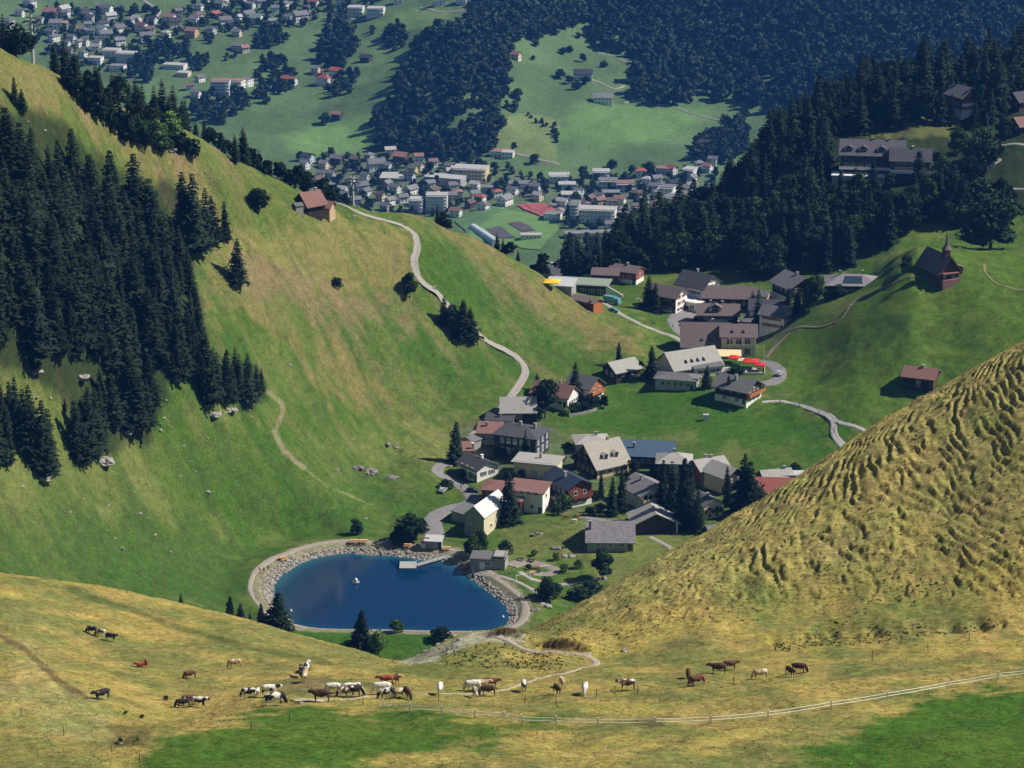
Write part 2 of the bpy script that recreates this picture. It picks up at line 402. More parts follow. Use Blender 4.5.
def grass_mat():
    m = bpy.data.materials.new('meadow'); m.use_nodes = True
    nt = m.node_tree; N = nt.nodes; L = nt.links; b = N['Principled BSDF']
    b.inputs['Roughness'].default_value = .95; b.inputs['Specular IOR Level'].default_value = .1
    at = N.new('ShaderNodeAttribute'); at.attribute_name = 'Col'
    tc = N.new('ShaderNodeTexCoord')
    def noise(s, d=5, rough=.7, stretch=(1, 1, 1)):
        mp = N.new('ShaderNodeMapping'); mp.inputs['Scale'].default_value = stretch
        L.new(tc.outputs['Object'], mp.inputs['Vector'])
        n = N.new('ShaderNodeTexNoise'); n.inputs['Scale'].default_value = s; n.inputs['Detail'].default_value = d; n.inputs['Roughness'].default_value = rough
        L.new(mp.outputs[0], n.inputs['Vector']); return n.outputs[0]
    def rng_(x, a, b_, c=.3, d=.7):
        r = N.new('ShaderNodeMapRange'); r.inputs[1].default_value = c; r.inputs[2].default_value = d
        r.inputs[3].default_value = a; r.inputs[4].default_value = b_; L.new(x, r.inputs[0]); return r.outputs[0]
    def mul(a, b_):
        mm = N.new('ShaderNodeMath'); mm.operation = 'MULTIPLY'; L.new(a, mm.inputs[0]); L.new(b_, mm.inputs[1]); return mm.outputs[0]
    fine = noise(1.3, 6, .75, (.6, 1.6, 1)); small = noise(.33, 5); tiny = noise(4.5, 3, .8)
    w = mul(mul(rng_(fine, .45, 1.6), rng_(small, .72, 1.28)), rng_(tiny, .6, 1.45))
    vm = N.new('ShaderNodeVectorMath'); vm.operation = 'SCALE'; L.new(at.outputs['Color'], vm.inputs[0]); L.new(w, vm.inputs['Scale'])
    # hue drift between green and straw
    mx = N.new('ShaderNodeMix'); mx.data_type = 'RGBA'; mx.blend_type = 'MULTIPLY'
    L.new(rng_(noise(.12, 4), 0, .75), mx.inputs[0])
    L.new(vm.outputs[0], mx.inputs[6]); mx.inputs[7].default_value = (.72, 1.0, .62, 1)
    L.new(mx.outputs[2], b.inputs['Base Color'])
    bp = N.new('ShaderNodeBump'); bp.inputs['Strength'].default_value = .85; bp.inputs['Distance'].default_value = .22
    ad = N.new('ShaderNodeMath'); ad.operation = 'ADD'; L.new(fine, ad.inputs[0]); L.new(tiny, ad.inputs[1])
    L.new(ad.outputs[0], bp.inputs['Height']); L.new(bp.outputs[0], b.inputs['Normal'])
    return m

# ------------------------------------------------------------------ ground colours (where each kind of grass grows)
C = np.zeros(GZ.shape + (3,), np.float32)
GOLD = (.385, .272, .088); OLIVE = (.19, .18, .06); GREEN = (.060, .110, .016); VIVID = (.047, .118, .011); TAN = (.215, .165, .068)
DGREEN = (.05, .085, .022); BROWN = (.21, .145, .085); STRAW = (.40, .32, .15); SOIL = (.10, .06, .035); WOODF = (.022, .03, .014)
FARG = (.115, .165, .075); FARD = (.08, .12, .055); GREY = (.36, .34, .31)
def fill(mask, col):
    C[:] = C * (1 - mask[..., None]) + np.array(col, np.float32) * mask[..., None]
nz1 = fbm(GXX / 16, GYY / 16, 4, 71); nz2 = fbm(GXX / 5, GYY / 5, 4, 73); nzf = fbm(GXX / 90, GYY / 90, 4, 75)
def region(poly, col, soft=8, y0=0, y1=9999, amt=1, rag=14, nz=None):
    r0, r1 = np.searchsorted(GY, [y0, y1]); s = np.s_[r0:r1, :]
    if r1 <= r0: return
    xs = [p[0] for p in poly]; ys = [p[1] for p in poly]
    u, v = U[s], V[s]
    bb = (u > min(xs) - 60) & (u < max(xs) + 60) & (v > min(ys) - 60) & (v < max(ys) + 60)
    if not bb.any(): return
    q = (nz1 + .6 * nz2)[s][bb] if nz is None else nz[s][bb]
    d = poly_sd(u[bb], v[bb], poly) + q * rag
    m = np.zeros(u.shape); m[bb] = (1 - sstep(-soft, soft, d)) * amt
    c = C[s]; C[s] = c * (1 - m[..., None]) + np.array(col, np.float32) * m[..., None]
ones = np.ones(GZ.shape)
fill(ones, GREEN)
fgm = (GYY < 470) * ones
fill(fgm, OLIVE)
fill(fgm * np.clip(.55 + nz1 * .9 + nz2 * .5, 0, 1), GOLD)
fill(fgm * sstep(0, 12, GXX - 4) * sstep(400, 412, GYY) * .6, (.37, .285, .115))
# middle distance
mm = ((GYY > 600) & (GYY < 1400)) * ones
fill(mm * np.clip(.15 + nz1 * .5, 0, .5), OLIVE)
M0, M1 = 600, 1400
region([(-50,20),(60,60),(200,130),(300,185),(260,230),(230,260),(300,330),(430,410),(470,420),(440,440),(340,390),(250,310),(205,300),(190,240),(120,170),(60,120),(-50,60)], TAN, 16, M0, M1, .8, 34)
region([(225,230),(330,215),(410,235),(412,290),(330,300),(280,300)], (.27,.20,.08), 10, M0, M1, .6, 20)
region([(240,262),(300,270),(380,300),(410,325),(330,318),(270,295)], BROWN, 10, M0, M1, .7, 20)
region([(400,205),(500,245),(555,285),(640,340),(645,352),(600,350),(530,310),(480,270)], TAN, 8, M0, M1, .75, 22)
region([(420,230),(470,250),(520,300),(560,345),(600,372),(530,372),(480,320),(420,290)], GREEN, 8, M0, M1, .85, 12)
region([(200,140),(300,190),(320,215),(250,235),(200,190)], GREEN, 10, M0, M1, .6, 20)
region([(-50,360),(60,370),(160,440),(210,560),(-50,540)], OLIVE, 20, M0, M1, .5, 30)
region([(430,380),(500,380),(490,430),(440,460),(360,430)], GREEN, 20, M0, M1, .5, 25)
region([(340,440),(460,420),(450,480),(380,470)], OLIVE, 14, M0, M1, .55, 20)
region([(560,380),(640,385),(770,400),(850,420),(860,460),(700,445),(560,430)], VIVID, 8, M0, M1, .7, 14)
region([(770,340),(860,300),(920,250),(1100,240),(1100,420),(880,440),(780,380)], (.085,.135,.016), 8, M0, M1, .75, 16)
region([(820,330),(900,315),(960,330),(900,350),(840,350)], DGREEN, 8, M0, M1, .35, 12)
region([(500,530),(600,510),(700,540),(690,570),(620,600),(560,560),(510,560)], OLIVE, 6, M0, M1, .6, 12)
region([(280,625),(520,625),(520,665),(280,665)], VIVID, 3, 700, 765, .8, 2)
region([(60,520),(200,520),(260,560),(230,610),(90,600)], GREEN, 15, M0, M1, .8, 20)
region([(150,400),(270,420),(420,500),(440,540),(250,545),(160,480)], GREEN, 20, M0, M1, .6, 25)
region([(452,430),(495,408),(545,425),(575,440),(610,470),(600,505),(560,515),(505,495),(465,475)], (.15,.14,.11), 6, 840, 960, .5, 14)
region([(640,470),(740,480),(735,530),(640,520)], (.10,.11,.06), 6, 840, 960, .5, 14)
region([(672,300),(760,296),(790,320),(775,345),(690,350)], (.16,.15,.13), 5, 940, 1100, .55, 12)
region([(630,255),(720,262),(800,268),(800,280),(700,272),(630,272)], DGREEN, 5, 1060, 1200, .6, 10)
region([(960,160),(1100,150),(1100,235),(960,230)], VIVID, 4, M0, 1400, .5, 8)
s1_ = GXX * .8 - GYY * .6; s2_ = GXX * .6 + GYY * .8; st_ = fbm(s1_ / 45, s2_ / 7, 4, 77)
up_ = ((GYY > 690) & (GYY < 1060) & (GXX < .03 * GYY)) * sstep(520, 330, V) * 1.0
up_ = ((GYY > 690) & (GYY < 1060) & (GXX < .03 * GYY)) * (1 - sstep(330, 520, V))
fill(up_ * np.clip(st_ * .9 - .1, 0, .42), BROWN)
fill(up_ * np.clip(-st_ * .8 - .12, 0, .38), DGREEN)
lo_ = ((GYY > 690) & (GYY < 1060) & (GXX < .03 * GYY)) * sstep(330, 520, V)
fill(lo_ * np.clip(-st_ * .9, 0, .5), DGREEN)
region([(-50,480),(120,500),(260,560),(235,612),(-50,600)], DGREEN, 22, M0, M1, .45, 30)
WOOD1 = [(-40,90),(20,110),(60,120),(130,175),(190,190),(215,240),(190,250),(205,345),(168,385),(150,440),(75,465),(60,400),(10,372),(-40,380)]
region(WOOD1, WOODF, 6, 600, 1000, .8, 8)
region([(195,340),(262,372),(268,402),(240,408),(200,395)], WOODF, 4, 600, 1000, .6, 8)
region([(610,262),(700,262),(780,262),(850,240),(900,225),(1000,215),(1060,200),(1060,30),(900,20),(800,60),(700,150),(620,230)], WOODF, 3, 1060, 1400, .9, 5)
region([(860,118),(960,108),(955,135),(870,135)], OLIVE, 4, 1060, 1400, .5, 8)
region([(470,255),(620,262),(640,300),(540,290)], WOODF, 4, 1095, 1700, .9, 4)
# front meadow
region([(150,745),(240,716),(330,706),(420,712),(500,720),(560,728),(480,742),(400,752),(330,780),(120,800)], VIVID, 9, 0, 420, .85, 16)
region([(860,745),(880,712),(960,698),(1100,672),(1100,800),(700,800),(790,765)], VIVID, 9, 0, 420, .9, 18)
region([(620,755),(760,745),(820,770),(820,800),(600,800)], OLIVE, 8, 0, 420, .6, 12)
region([(-50,735),(90,740),(140,800),(-50,800)], OLIVE, 8, 0, 420, .6, 12)
region([(20,640),(80,690),(130,740),(60,735),(-20,700)], STRAW, 10, 0, 420, .4, 14)
region([(100,640),(230,655),(200,690),(120,680)], OLIVE, 12, 0, 420, .5, 14)
region([(290,600),(430,660),(300,668),(180,640)], OLIVE, 12, 0, 440, .5, 14)
for ln_, w_, c_, a_, yr in [([(0,636),(25,650),(45,668),(62,684),(85,696)], 3.0, SOIL, .6, (0,420)),
                   ([(70,590),(130,610),(180,628),(240,645),(330,664)], 3.0, DGREEN, .5, (0,440)),
                   ([(268,392),(283,404),(282,415),(274,432),(284,452),(304,468)], 2.4, (.25,.20,.13), .85, (M0,M1)),
                   ([(304,468),(322,482),(345,494),(378,507)], 1.0, (.25,.22,.12), .7, (M0,M1)),
                   ([(210,100),(208,130)], .1, SOIL, 0, (M0,M1))]:
    r0, r1 = np.searchsorted(GY, yr)
    s = np.s_[r0:r1, :]
    d = line_d(U[s], V[s], ln_) + nz2[s] * 1.2
    m = (1 - sstep(w_ * .6, w_ * 1.4, d)) * a_
    C[s] = C[s] * (1 - m[..., None]) + np.array(c_, np.float32) * m[..., None]
region([(295,672),(330,675),(325,690),(280,690),(270,684)], BROWN, 5, 0, 420, .6, 6)
region([(618,712),(665,708),(690,712),(650,722)], SOIL, 3, 0, 420, .7, 8)
region([(112,726),(150,722),(150,745),(118,748)], SOIL, 5, 0, 420, .5, 10)
region([(398,663),(425,650),(450,640),(470,632),(525,630),(524,642),(485,641),(460,648),(440,658),(425,665)], (.44,.385,.315), 1.5, 380, 440, .95, 1.5)
region([(538,650),(552,638),(568,636),(594,648),(590,653)], SOIL, 1.5, 380, 440, .85, 2)  # bare earth of the cut bank, with its face's shade painted into the colour
region([(484,638),(498,628),(524,624),(526,634)], SOIL, 1.5, 385, 440, .85, 2)  # second cut: soil tone that also paints in the shade of its face
# the sandy shore round the lake
w0, w1, ld = LAKE_D
m = (1 - sstep(2.0, 3.6, np.abs(ld - 4.2) + nz2[w0:w1] * .8))
C[w0:w1] = C[w0:w1] * (1 - m[..., None]) + np.array((.25, .21, .155), np.float32) * m[..., None]
m = (1 - sstep(1.0, 2.0, ld))
C[w0:w1] = C[w0:w1] * (1 - m[..., None]) + np.array((.10, .13, .12), np.float32) * m[..., None]
# far valley
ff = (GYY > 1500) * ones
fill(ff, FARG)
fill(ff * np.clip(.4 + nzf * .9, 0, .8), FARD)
T0, T1 = 2100, 3300
region([(520,112),(560,120),(556,162),(500,150),(470,130)], (.19,.22,.09), 3, T0, T1, .8, 2, nzf)
region([(560,104),(700,110),(690,130),(600,150),(560,140)], (.15,.26,.08), 10, T0, T1, .5, 12, nzf)
region([(280,135),(360,120),(400,120),(350,150),(300,160)], (.17,.28,.09), 8, T0, T1, .6, 10, nzf)
region([(355,20),(450,10),(440,35),(380,30)], (.19,.25,.09), 8, T0, T1, .6, 8, nzf)
region([(430,95),(440,40),(480,25),(420,150),(370,150)], (.03,.05,.025), 8, T0, T1, .9, 4, nzf)
region([(290,160),(420,150),(440,165),(560,185),(700,170),(740,220),(640,240),(520,205),(440,215),(330,205)], (.12,.13,.09), 6, T0, T1, .55, 6, nzf)
region([(40,20),(130,12),(200,0),(330,-10),(380,0),(330,30),(250,60),(150,70),(130,95),(40,60)], (.09,.12,.06), 6, T0, T1, .55, 6, nzf)
me = None
def build_ground():
    global me
    me = bpy.data.meshes.new('ground')
    n = NA * NY
    co = np.stack([GXX, GYY, GZ], -1).reshape(-1, 3).astype(np.float32)
    idx = np.arange(n).reshape(NY, NA)
    q = np.stack([idx[:-1, :-1], idx[:-1, 1:], idx[1:, 1:], idx[1:, :-1]], -1).reshape(-1, 4)
    me.vertices.add(n); me.vertices.foreach_set('co', co.ravel())
    me.loops.add(q.size); me.loops.foreach_set('vertex_index', q.ravel().astype(np.int32))
    me.polygons.add(len(q)); me.polygons.foreach_set('loop_start', np.arange(0, q.size, 4, dtype=np.int32))
    me.polygons.foreach_set('loop_total', np.full(len(q), 4, np.int32))
    me.polygons.foreach_set('use_smooth', np.ones(len(q), bool))
    me.update(calc_edges=True)
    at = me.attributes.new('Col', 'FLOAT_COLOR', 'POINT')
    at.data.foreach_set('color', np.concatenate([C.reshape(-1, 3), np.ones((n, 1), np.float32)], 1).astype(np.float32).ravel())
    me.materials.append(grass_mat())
    o = bpy.data.objects.new('ground', me); COL.objects.link(o); o['kind'] = 'structure'
    return o
build_ground()

# ------------------------------------------------------------------ trees
def np_mesh(name, V_, Q_, mats, tri=False):
    me = bpy.data.meshes.new(name); k = Q_.shape[1]
    me.vertices.add(len(V_)); me.vertices.foreach_set('co', V_.astype(np.float32).ravel())
    me.loops.add(Q_.size); me.loops.foreach_set('vertex_index', Q_.astype(np.int32).ravel())
    me.polygons.add(len(Q_)); me.polygons.foreach_set('loop_start', np.arange(0, Q_.size, k, dtype=np.int32))
    me.polygons.foreach_set('loop_total', np.full(len(Q_), k, np.int32))
    me.update(calc_edges=True)
    for m in mats: me.materials.append(m)
    return me
def foliage(name, col, rand=.5, var=.45, scale=.8):
    if name in MATS: return MATS[name]
    m = mat(name, col, .9, var, scale, 0, .08, rand=rand, detail=2)
    return m
LEAF = {'spruce': foliage('spruce_needles', (.019, .034, .018)), 'broad': foliage('broadleaf_green', (.040, .070, .020)),
        'bright': foliage('bright_leaves', (.10, .17, .045)), 'dark': foliage('dark_leaves', (.018, .036, .016)),
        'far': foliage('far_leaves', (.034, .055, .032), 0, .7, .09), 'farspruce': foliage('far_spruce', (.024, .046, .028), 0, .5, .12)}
BARK = mat('bark', (.085, .062, .045), .9, .3, 3)
def conifer_np(seed, H=18., R=3.1, layers=27, nb=9, lean=.0, twigs=4):
    r = np.random.default_rng(seed); T = []
    for i in range(layers):
        f = (i + r.uniform(-.3, .3)) / layers; z = H * (.07 + .92 * f)
        Rz = R * (1 - f) ** .8 * r.uniform(.78, 1.12) + .18
        n = max(4, int(nb * (1 - .5 * f)))
        a0 = r.uniform(0, 6.28)
        for k in range(n):
            a = a0 + 2 * pi * k / n + r.uniform(-.25, .25); L_ = Rz * r.uniform(.65, 1.18)
            d = np.array([cos(a), sin(a), 0]); s = np.array([-sin(a), cos(a), 0])
            root = np.array([0, 0, z]); tip = d * L_ + [0, 0, z - .30 * L_ + r.uniform(-.1, .15)]
            w = .30 * L_ + .12
            def kite(p, q, w, drop):
                m = p * .55 + q * .45; T.append([p, m + s * w - [0, 0, drop], q]); T.append([p, q, m - s * w - [0, 0, drop]])
            kite(root, tip, w, .35 * w + .1)
            for t_ in range(twigs):
                g = r.uniform(.45, 1.0); c = root + (tip - root) * g
                o = r.uniform(-1, 1); e = c + d * .35 * w + s * o * w * 1.5 - [0, 0, r.uniform(.15, .75) * (.5 + .35 * w)]
                x = np.cross(e - c, [0, 0, 1.]); x = x / (np.linalg.norm(x) + 1e-6) * .22 * (.6 + L_ / R)
                T.append([c + x, c - x, e]); T.append([c, e + x * .7, e - x * .7 - [0, 0, .25]])
    T = np.array(T)
    return T.reshape(-1, 3), np.arange(len(T) * 3).reshape(-1, 3)
def leafquads(r, P, Nn, size):
    n = len(P)
    a = r.normal(size=(n, 3)); a -= (a * Nn).sum(1, keepdims=True) * Nn * .7; a /= np.linalg.norm(a, axis=1, keepdims=True) + 1e-9
    b = np.cross(Nn, a); b /= np.linalg.norm(b, axis=1, keepdims=True) + 1e-9
    s = size * r.uniform(.6, 1.3, (n, 1)); a = a * s; b = b * s * r.uniform(.5, 1, (n, 1))
    Vv = np.stack([P - a, P - b * .8, P + a, P + b], 1).reshape(-1, 3)
    return Vv, np.arange(n * 4).reshape(-1, 4)
def broad_np(seed, H=11., W=4.0, nl=14, n=2400, size=.42, base=.08, tall=1.0):
    r = np.random.default_rng(seed); Pn, Nn = [], []
    lob = []
    for i in range(nl):
        f = r.uniform(0, 1); z = H * (base + .12 + (.95 - base - .22) * f); rad = W * (1 - abs(f - .4) ** 1.6) * .72
        a = r.uniform(0, 6.28); q = rad * sqrt(r.uniform(.1, 1))
        lob.append((q * cos(a), q * sin(a), z, W * r.uniform(.32, .5)))
    lob.append((0, 0, H * .8, W * .42)); lob.append((0, 0, H * .5, W * .6))
    for (x, y, z, q) in lob:
        m = n // len(lob); d = r.normal(size=(m, 3)); d /= np.linalg.norm(d, axis=1, keepdims=True)
        rad = q * r.uniform(.72, 1.08, (m, 1)); Pn.append(np.array([x, y, z]) + d * rad * [1, 1, .85 * tall])
        nn = d + r.normal(size=(m, 3)) * .55; nn /= np.linalg.norm(nn, axis=1, keepdims=True); Nn.append(nn)
    return leafquads(r, np.concatenate(Pn), np.concatenate(Nn), size)
def trunk_mesh(H, r, kind, seed=0):
    mb = MB(); rs = random.Random(seed)
    if kind == 'spruce':
        mb.tube((0, 0, -1), (0, 0, H * .96), r, .03, 7)
    else:
        mb.tube((0, 0, -1), (.1, 0, H * .35), r, r * .75, 7)
        for k in range(5):
            a = k * 1.26 + rs.uniform(-.3, .3); mb.tube((.1, 0, H * .33), (cos(a) * H * .2, sin(a) * H * .2, H * rs.uniform(.55, .75)), r * .5, r * .15, 5)
        mb.tube((.1, 0, H * .34), (0, 0, H * .8), r * .65, r * .1, 5)
    return mb.mesh('trunk', BARK)
PROTO = {}
for k in range(6):
    v_, q_ = conifer_np(100 + k, 18, [3.3, 2.7, 3.0, 2.4, 3.6, 2.9][k], [27, 28, 25, 28, 26, 24][k])
    PROTO['spruce', k] = (np_mesh('crown', v_, q_, [LEAF['spruce']]), trunk_mesh(18, .26, 'spruce'), 18)
for k in range(5):
    v_, q_ = broad_np(200 + k, [11, 12, 10, 13, 9.5][k], [4.2, 3.8, 4.6, 4.0, 4.4][k], 12 + k)
    for nm in ('broad', 'bright', 'dark'):
        m_ = np_mesh('crown', v_, q_, [LEAF[nm]]) if nm == 'broad' else PROTO['broad', k][0].copy()
        if nm != 'broad': m_.materials.clear(); m_.materials.append(LEAF[nm])
        PROTO[nm, k] = (m_, trunk_mesh([11, 12, 10, 13, 9.5][k], .24, 'b', k) if nm == 'broad' else PROTO['broad', k][1], [11, 12, 10, 13, 9.5][k])
for k in range(3):   # bushes: foliage to the ground
    v_, q_ = broad_np(240 + k, 3.2, 2.1, 8, 700, .26, .0)
    for nm in ('dark', 'bright'):
        PROTO['bush' + nm, k] = (np_mesh('crown', v_, q_, [LEAF[nm]]), None, 3.2)
NT = {'n': 0}
PLANTS = []
def plant_xyz(kind, p, H, label, cat, group, name, wide=1.0, k=None):
    p = Vector(p)
    fam = 'spruce' if kind == 'spruce' else 'bush' if kind.startswith('bush') else 'leafy'
    PLANTS.append((fam, H * px_per_m(p.y, p.z) + (1e6 if not group else 0), kind, p, H, label, cat, group, name, wide, k))
def plant_now(kind, p, H, label, cat, group, name, wide=1.0, k=None):
    n = {'spruce': 6, 'broad': 5, 'bright': 5, 'dark': 5}.get(kind, 3)
    k = random.randrange(n) if k is None else k
    cm, tm, h0 = PROTO[kind, k]; s = H / h0
    o = thing(name, label, cat, p, random.uniform(0, 6.28), group)
    wide *= 1.22 if kind == 'spruce' else 1.05; o.scale = (s * wide, s * wide, s)
    o.rotation_euler = (random.uniform(-.04, .04), random.uniform(-.04, .04), random.uniform(0, 6.28))
    if tm:
        link('trunk', tm, o)
    link('crown', cm, o)
    NT['n'] += 1
    return o
KN = {'spruce': ('spruce_tree', 'spruce'), 'broad': ('broadleaf_tree', 'tree'), 'bright': ('broadleaf_tree', 'tree'), 'dark': ('broadleaf_tree', 'tree'), 'bushdark': ('bush', 'bush'), 'bushbright': ('bush', 'bush')}
def plant(kind, u, v, hpx, label, group=None, wide=1.0, y0=600, y1=1400, k=None, name=None):
    p = hit(u, v, y0, y1); H = hpx / px_per_m(p.y, p.z) / .96
    nm, cat = KN[kind]
    return plant_xyz(kind, p, H, label, cat, group, name or nm, wide, k)
def scatter(poly, space, y0, y1, seed=0, jit=.45):
    """jittered points on the ground that project into the pixel polygon"""
    r = np.random.default_rng(seed)
    ys = np.arange(y0, y1, space); xs = np.arange(-.32 * y1, .32 * y1, space)
    X, Y = np.meshgrid(xs, ys); X = X + r.uniform(-jit, jit, X.shape) * space; Y = Y + r.uniform(-jit, jit, Y.shape) * space
    X, Y = X.ravel(), Y.ravel(); Z = ground(X, Y); u, v = project(X, Y, Z)
    xs = [p[0] for p in poly]; ys = [p[1] for p in poly]
    bb = (u > min(xs)) & (u < max(xs)) & (v > min(ys)) & (v < max(ys))
    X, Y, Z, u, v = X[bb], Y[bb], Z[bb], u[bb], v[bb]
    if len(X) == 0: return []
    m = poly_sd(u, v, poly) < 0
    return list(zip(X[m], Y[m], Z[m], u[m], v[m]))
rs = random.Random(5)
# --- the spruce wood on the left slope
G = 'spruces of the wood on the left slope'
base1 = [(-30,150),(12,160),(45,168),(62,172),(100,205),(140,222),(182,250),(188,272),(196,300),(203,345),(196,352),(165,372),(152,402),(148,425),(133,436),(112,425),(98,405),(92,385),(60,372),(20,372),(10,356),(-30,372)]
pts = scatter(base1, 4.6, 640, 1050, 11)
for (x, y, z, u, v) in pts:
    if float(perlin(np.array([x / 13]), np.array([y / 13]), 5)[0]) > .62: continue
    h = rs.uniform(11, 23) * (.85 if rs.random() < .3 else 1) * (.85 if u > 165 else 1)
    plant_xyz('spruce', (x, y, z), h, 'dark green spruce inside the dense wood covering the left slope', 'spruce', G, 'spruce_tree', rs.uniform(1.05, 1.4))
print('left wood', len(pts))
G2 = 'spruces standing below the wood'
for u, v, h in [(78,458,62),(88,457,74),(96,450,66),(82,447,50),(100,440,60)]:
    plant('spruce', u, v, h, 'dark spruce in the tight clump below the wood beside the pale rocks', G2)
for u, v, h in [(-4,462,70),(8,462,60),(2,440,60),(12,430,52),(-8,425,60)]:
    plant('spruce', u, v, h, 'dark spruce in the clump cut by the photo edge below the wood', 'spruces by the left edge')
for u, v, h in [(34,462,60),(44,474,78),(48,466,60),(24,448,62),(32,440,58),(16,420,48)]:
    plant('spruce', u, v, h, 'dark spruce in the clump left of the pale rock slab', 'spruces left of the rock slab')
for u, v, h in [(204,400,45),(211,402,70),(218,398,48),(226,402,55),(233,400,40),(240,398,46),(248,402,50),(257,396,34),(262,392,26),(214,385,40),(236,385,40),(196,376,58),(190,370,62),(183,374,60),(176,378,56),(204,386,44)]:
    plant('spruce', u, v, h, 'spruce in the row above the crumbling rocks on the left slope', 'row of spruces above the rocks')
for u, v, h, w, lb in [(195,253,82,1,'tall spruce at the top right corner of the slope wood'),(185,240,70,1,'spruce just left of the tallest one at the top right of the slope wood'),(214,242,48,1.1,'rounded spruce right beside the top right corner of the slope wood'),(226,240,40,1,'small spruce at the very right of the group above the golden slope'),(205,243,56,1,'slim spruce between the tall and the rounded spruce above the golden slope'),
                 (237,283,46,1.25,'broad spruce standing alone on the golden slope with its shadow uphill'),
                 (15,104,28,1.1,'short spruce on the open slope near the left ridge, upper of two'),(22,112,24,1.2,'short spruce on the open slope near the left ridge, lower of two'),
                 (65,412,14,1,'tiny young spruce on the bare slope below the wood')]:
    plant('spruce', u, v, h, lb, None, w)
plant('bushdark', 337, 287, 9, 'small round dark bush alone on the brown patch of the slope', None, 1.1)
plant('bushdark', 260, 212, 22, 'dark bushy shrub on the slope below the alpine hut', None, .9)
plant('bushdark', 255, 206, 16, 'smaller dark shrub touching the bushy shrub below the alpine hut', None, .9)
plant('dark', 410, 298, 27, 'lone dark bushy tree left of the gravel road bend', None, 1.0)
plant('spruce', 444, 325, 30, 'slim spruce beside the wide dark tree below the gravel road', None, 1.2)
plant('spruce', 462, 337, 38, 'wide dark tree beside the gravel road on the middle slope', None, 1.7)
plant('spruce', 471, 339, 32, 'smaller dark tree right of the wide one beside the gravel road', None, 1.6)
plant('dark', 452, 330, 26, 'small dark tree between the slim spruce and the wide dark tree by the road', None, 1.1)
# --- trees along the left ridge
G = 'conifers along the left ridge'
rid = [(-6,34),(3,38),(10,41),(50,66),(60,70),(72,74),(80,74),(90,84),(98,96),(106,92),(115,98),(125,100),(133,96),(140,104),(150,112),(158,104),(164,108),(172,112),(178,118),(184,122),(192,128),(203,136),(212,142),(222,148),(235,155),(242,158),(250,160),(256,163),(262,166),(268,170),(276,173),(284,178),(292,180),(300,184)]
for i, (u, v) in enumerate(rid):
    p = hit(u, v + 5, 800, 1100); x, y = p.x, p.y + rs.uniform(3, 16)
    z = float(ground(np.array([x * y / p.y]), np.array([y]))[0])
    hh = rs.uniform(8, 13) if u < 190 or 235 < u < 262 else rs.uniform(5, 8)
    if i % 4 == 2: plant_xyz('dark', (x, y, z), hh * .9, 'dark round tree standing on the left ridge line above the valley', 'tree', 'round trees on the left ridge', 'broadleaf_tree')
    else: plant_xyz('spruce', (x, y, z), hh * 1.15, 'dark conifer standing on the left ridge line above the valley', 'spruce', G, 'spruce_tree', 1.25)
for (u, v, h, kd) in [(155,125,40,'spruce'),(163,120,46,'spruce'),(170,128,34,'spruce'),(182,118,30,'spruce'),(100,100,26,'spruce'),(76,72,28,'spruce'),(98,94,22,'spruce'),(112,128,34,'spruce'),(121,126,26,'spruce'),(55,56,26,'spruce'),(235,163,30,'spruce'),(245,163,34,'spruce'),(139,98,28,'spruce')]:
    plant(kd, u, v, h, 'dark conifer in the mixed thicket just below the left ridge', 'conifers in the thicket below the ridge', 1.2, 700)
for (u, v, h, kd) in [(68,90,22,'broad'),(75,98,24,'broad'),(84,108,24,'broad'),(90,114,26,'bright'),(97,118,26,'broad'),(105,122,26,'dark'),(118,134,26,'dark'),(128,142,28,'broad'),(136,145,30,'dark'),(145,148,30,'broad'),(155,150,32,'bright'),(163,152,30,'broad'),(172,140,30,'bright'),(183,155,24,'dark'),(192,158,20,'broad'),(176,150,26,'dark'),(150,136,30,'broad'),(135,130,26,'dark'),(110,110,24,'dark'),(210,140,18,'broad'),(220,148,18,'dark'),(228,154,16,'broad')]:
    plant(kd, u, v, h, 'leafy tree in the mixed thicket just below the left ridge', 'leafy trees in the thicket below the ridge', 1.0, 700)
for (u, v, h, kd) in [(268,172,16,'broad'),(280,177,18,'dark'),(290,178,16,'broad'),(298,176,24,'dark'),(306,178,22,'broad'),(322,186,20,'bright'),(330,188,16,'dark'),(336,190,14,'broad'),(345,192,12,'dark')]:
    plant(kd, u, v, h, 'leafy tree crowding behind the alpine hut', 'leafy trees behind the alpine hut', 1.1, 900, 1200)
for (u, v, h, kd) in [(438,222,20,'spruce'),(443,224,14,'dark'),(449,228,10,'dark'),(497,248,16,'spruce'),(503,252,14,'spruce'),(510,256,14,'dark'),(518,260,12,'spruce')]:
    p = hit(u, v + 6, 900, 1060); y = p.y + 8; x = p.x * y / p.y
    plant_xyz(kd, (x, y, float(ground(np.array([x]), np.array([y]))[0])), (h + 2) / 2.8, 'dark tree peeping over the green ridge crest in front of the town', KN[kd][1], 'trees peeping over the green ridge', KN[kd][0], 1.2)
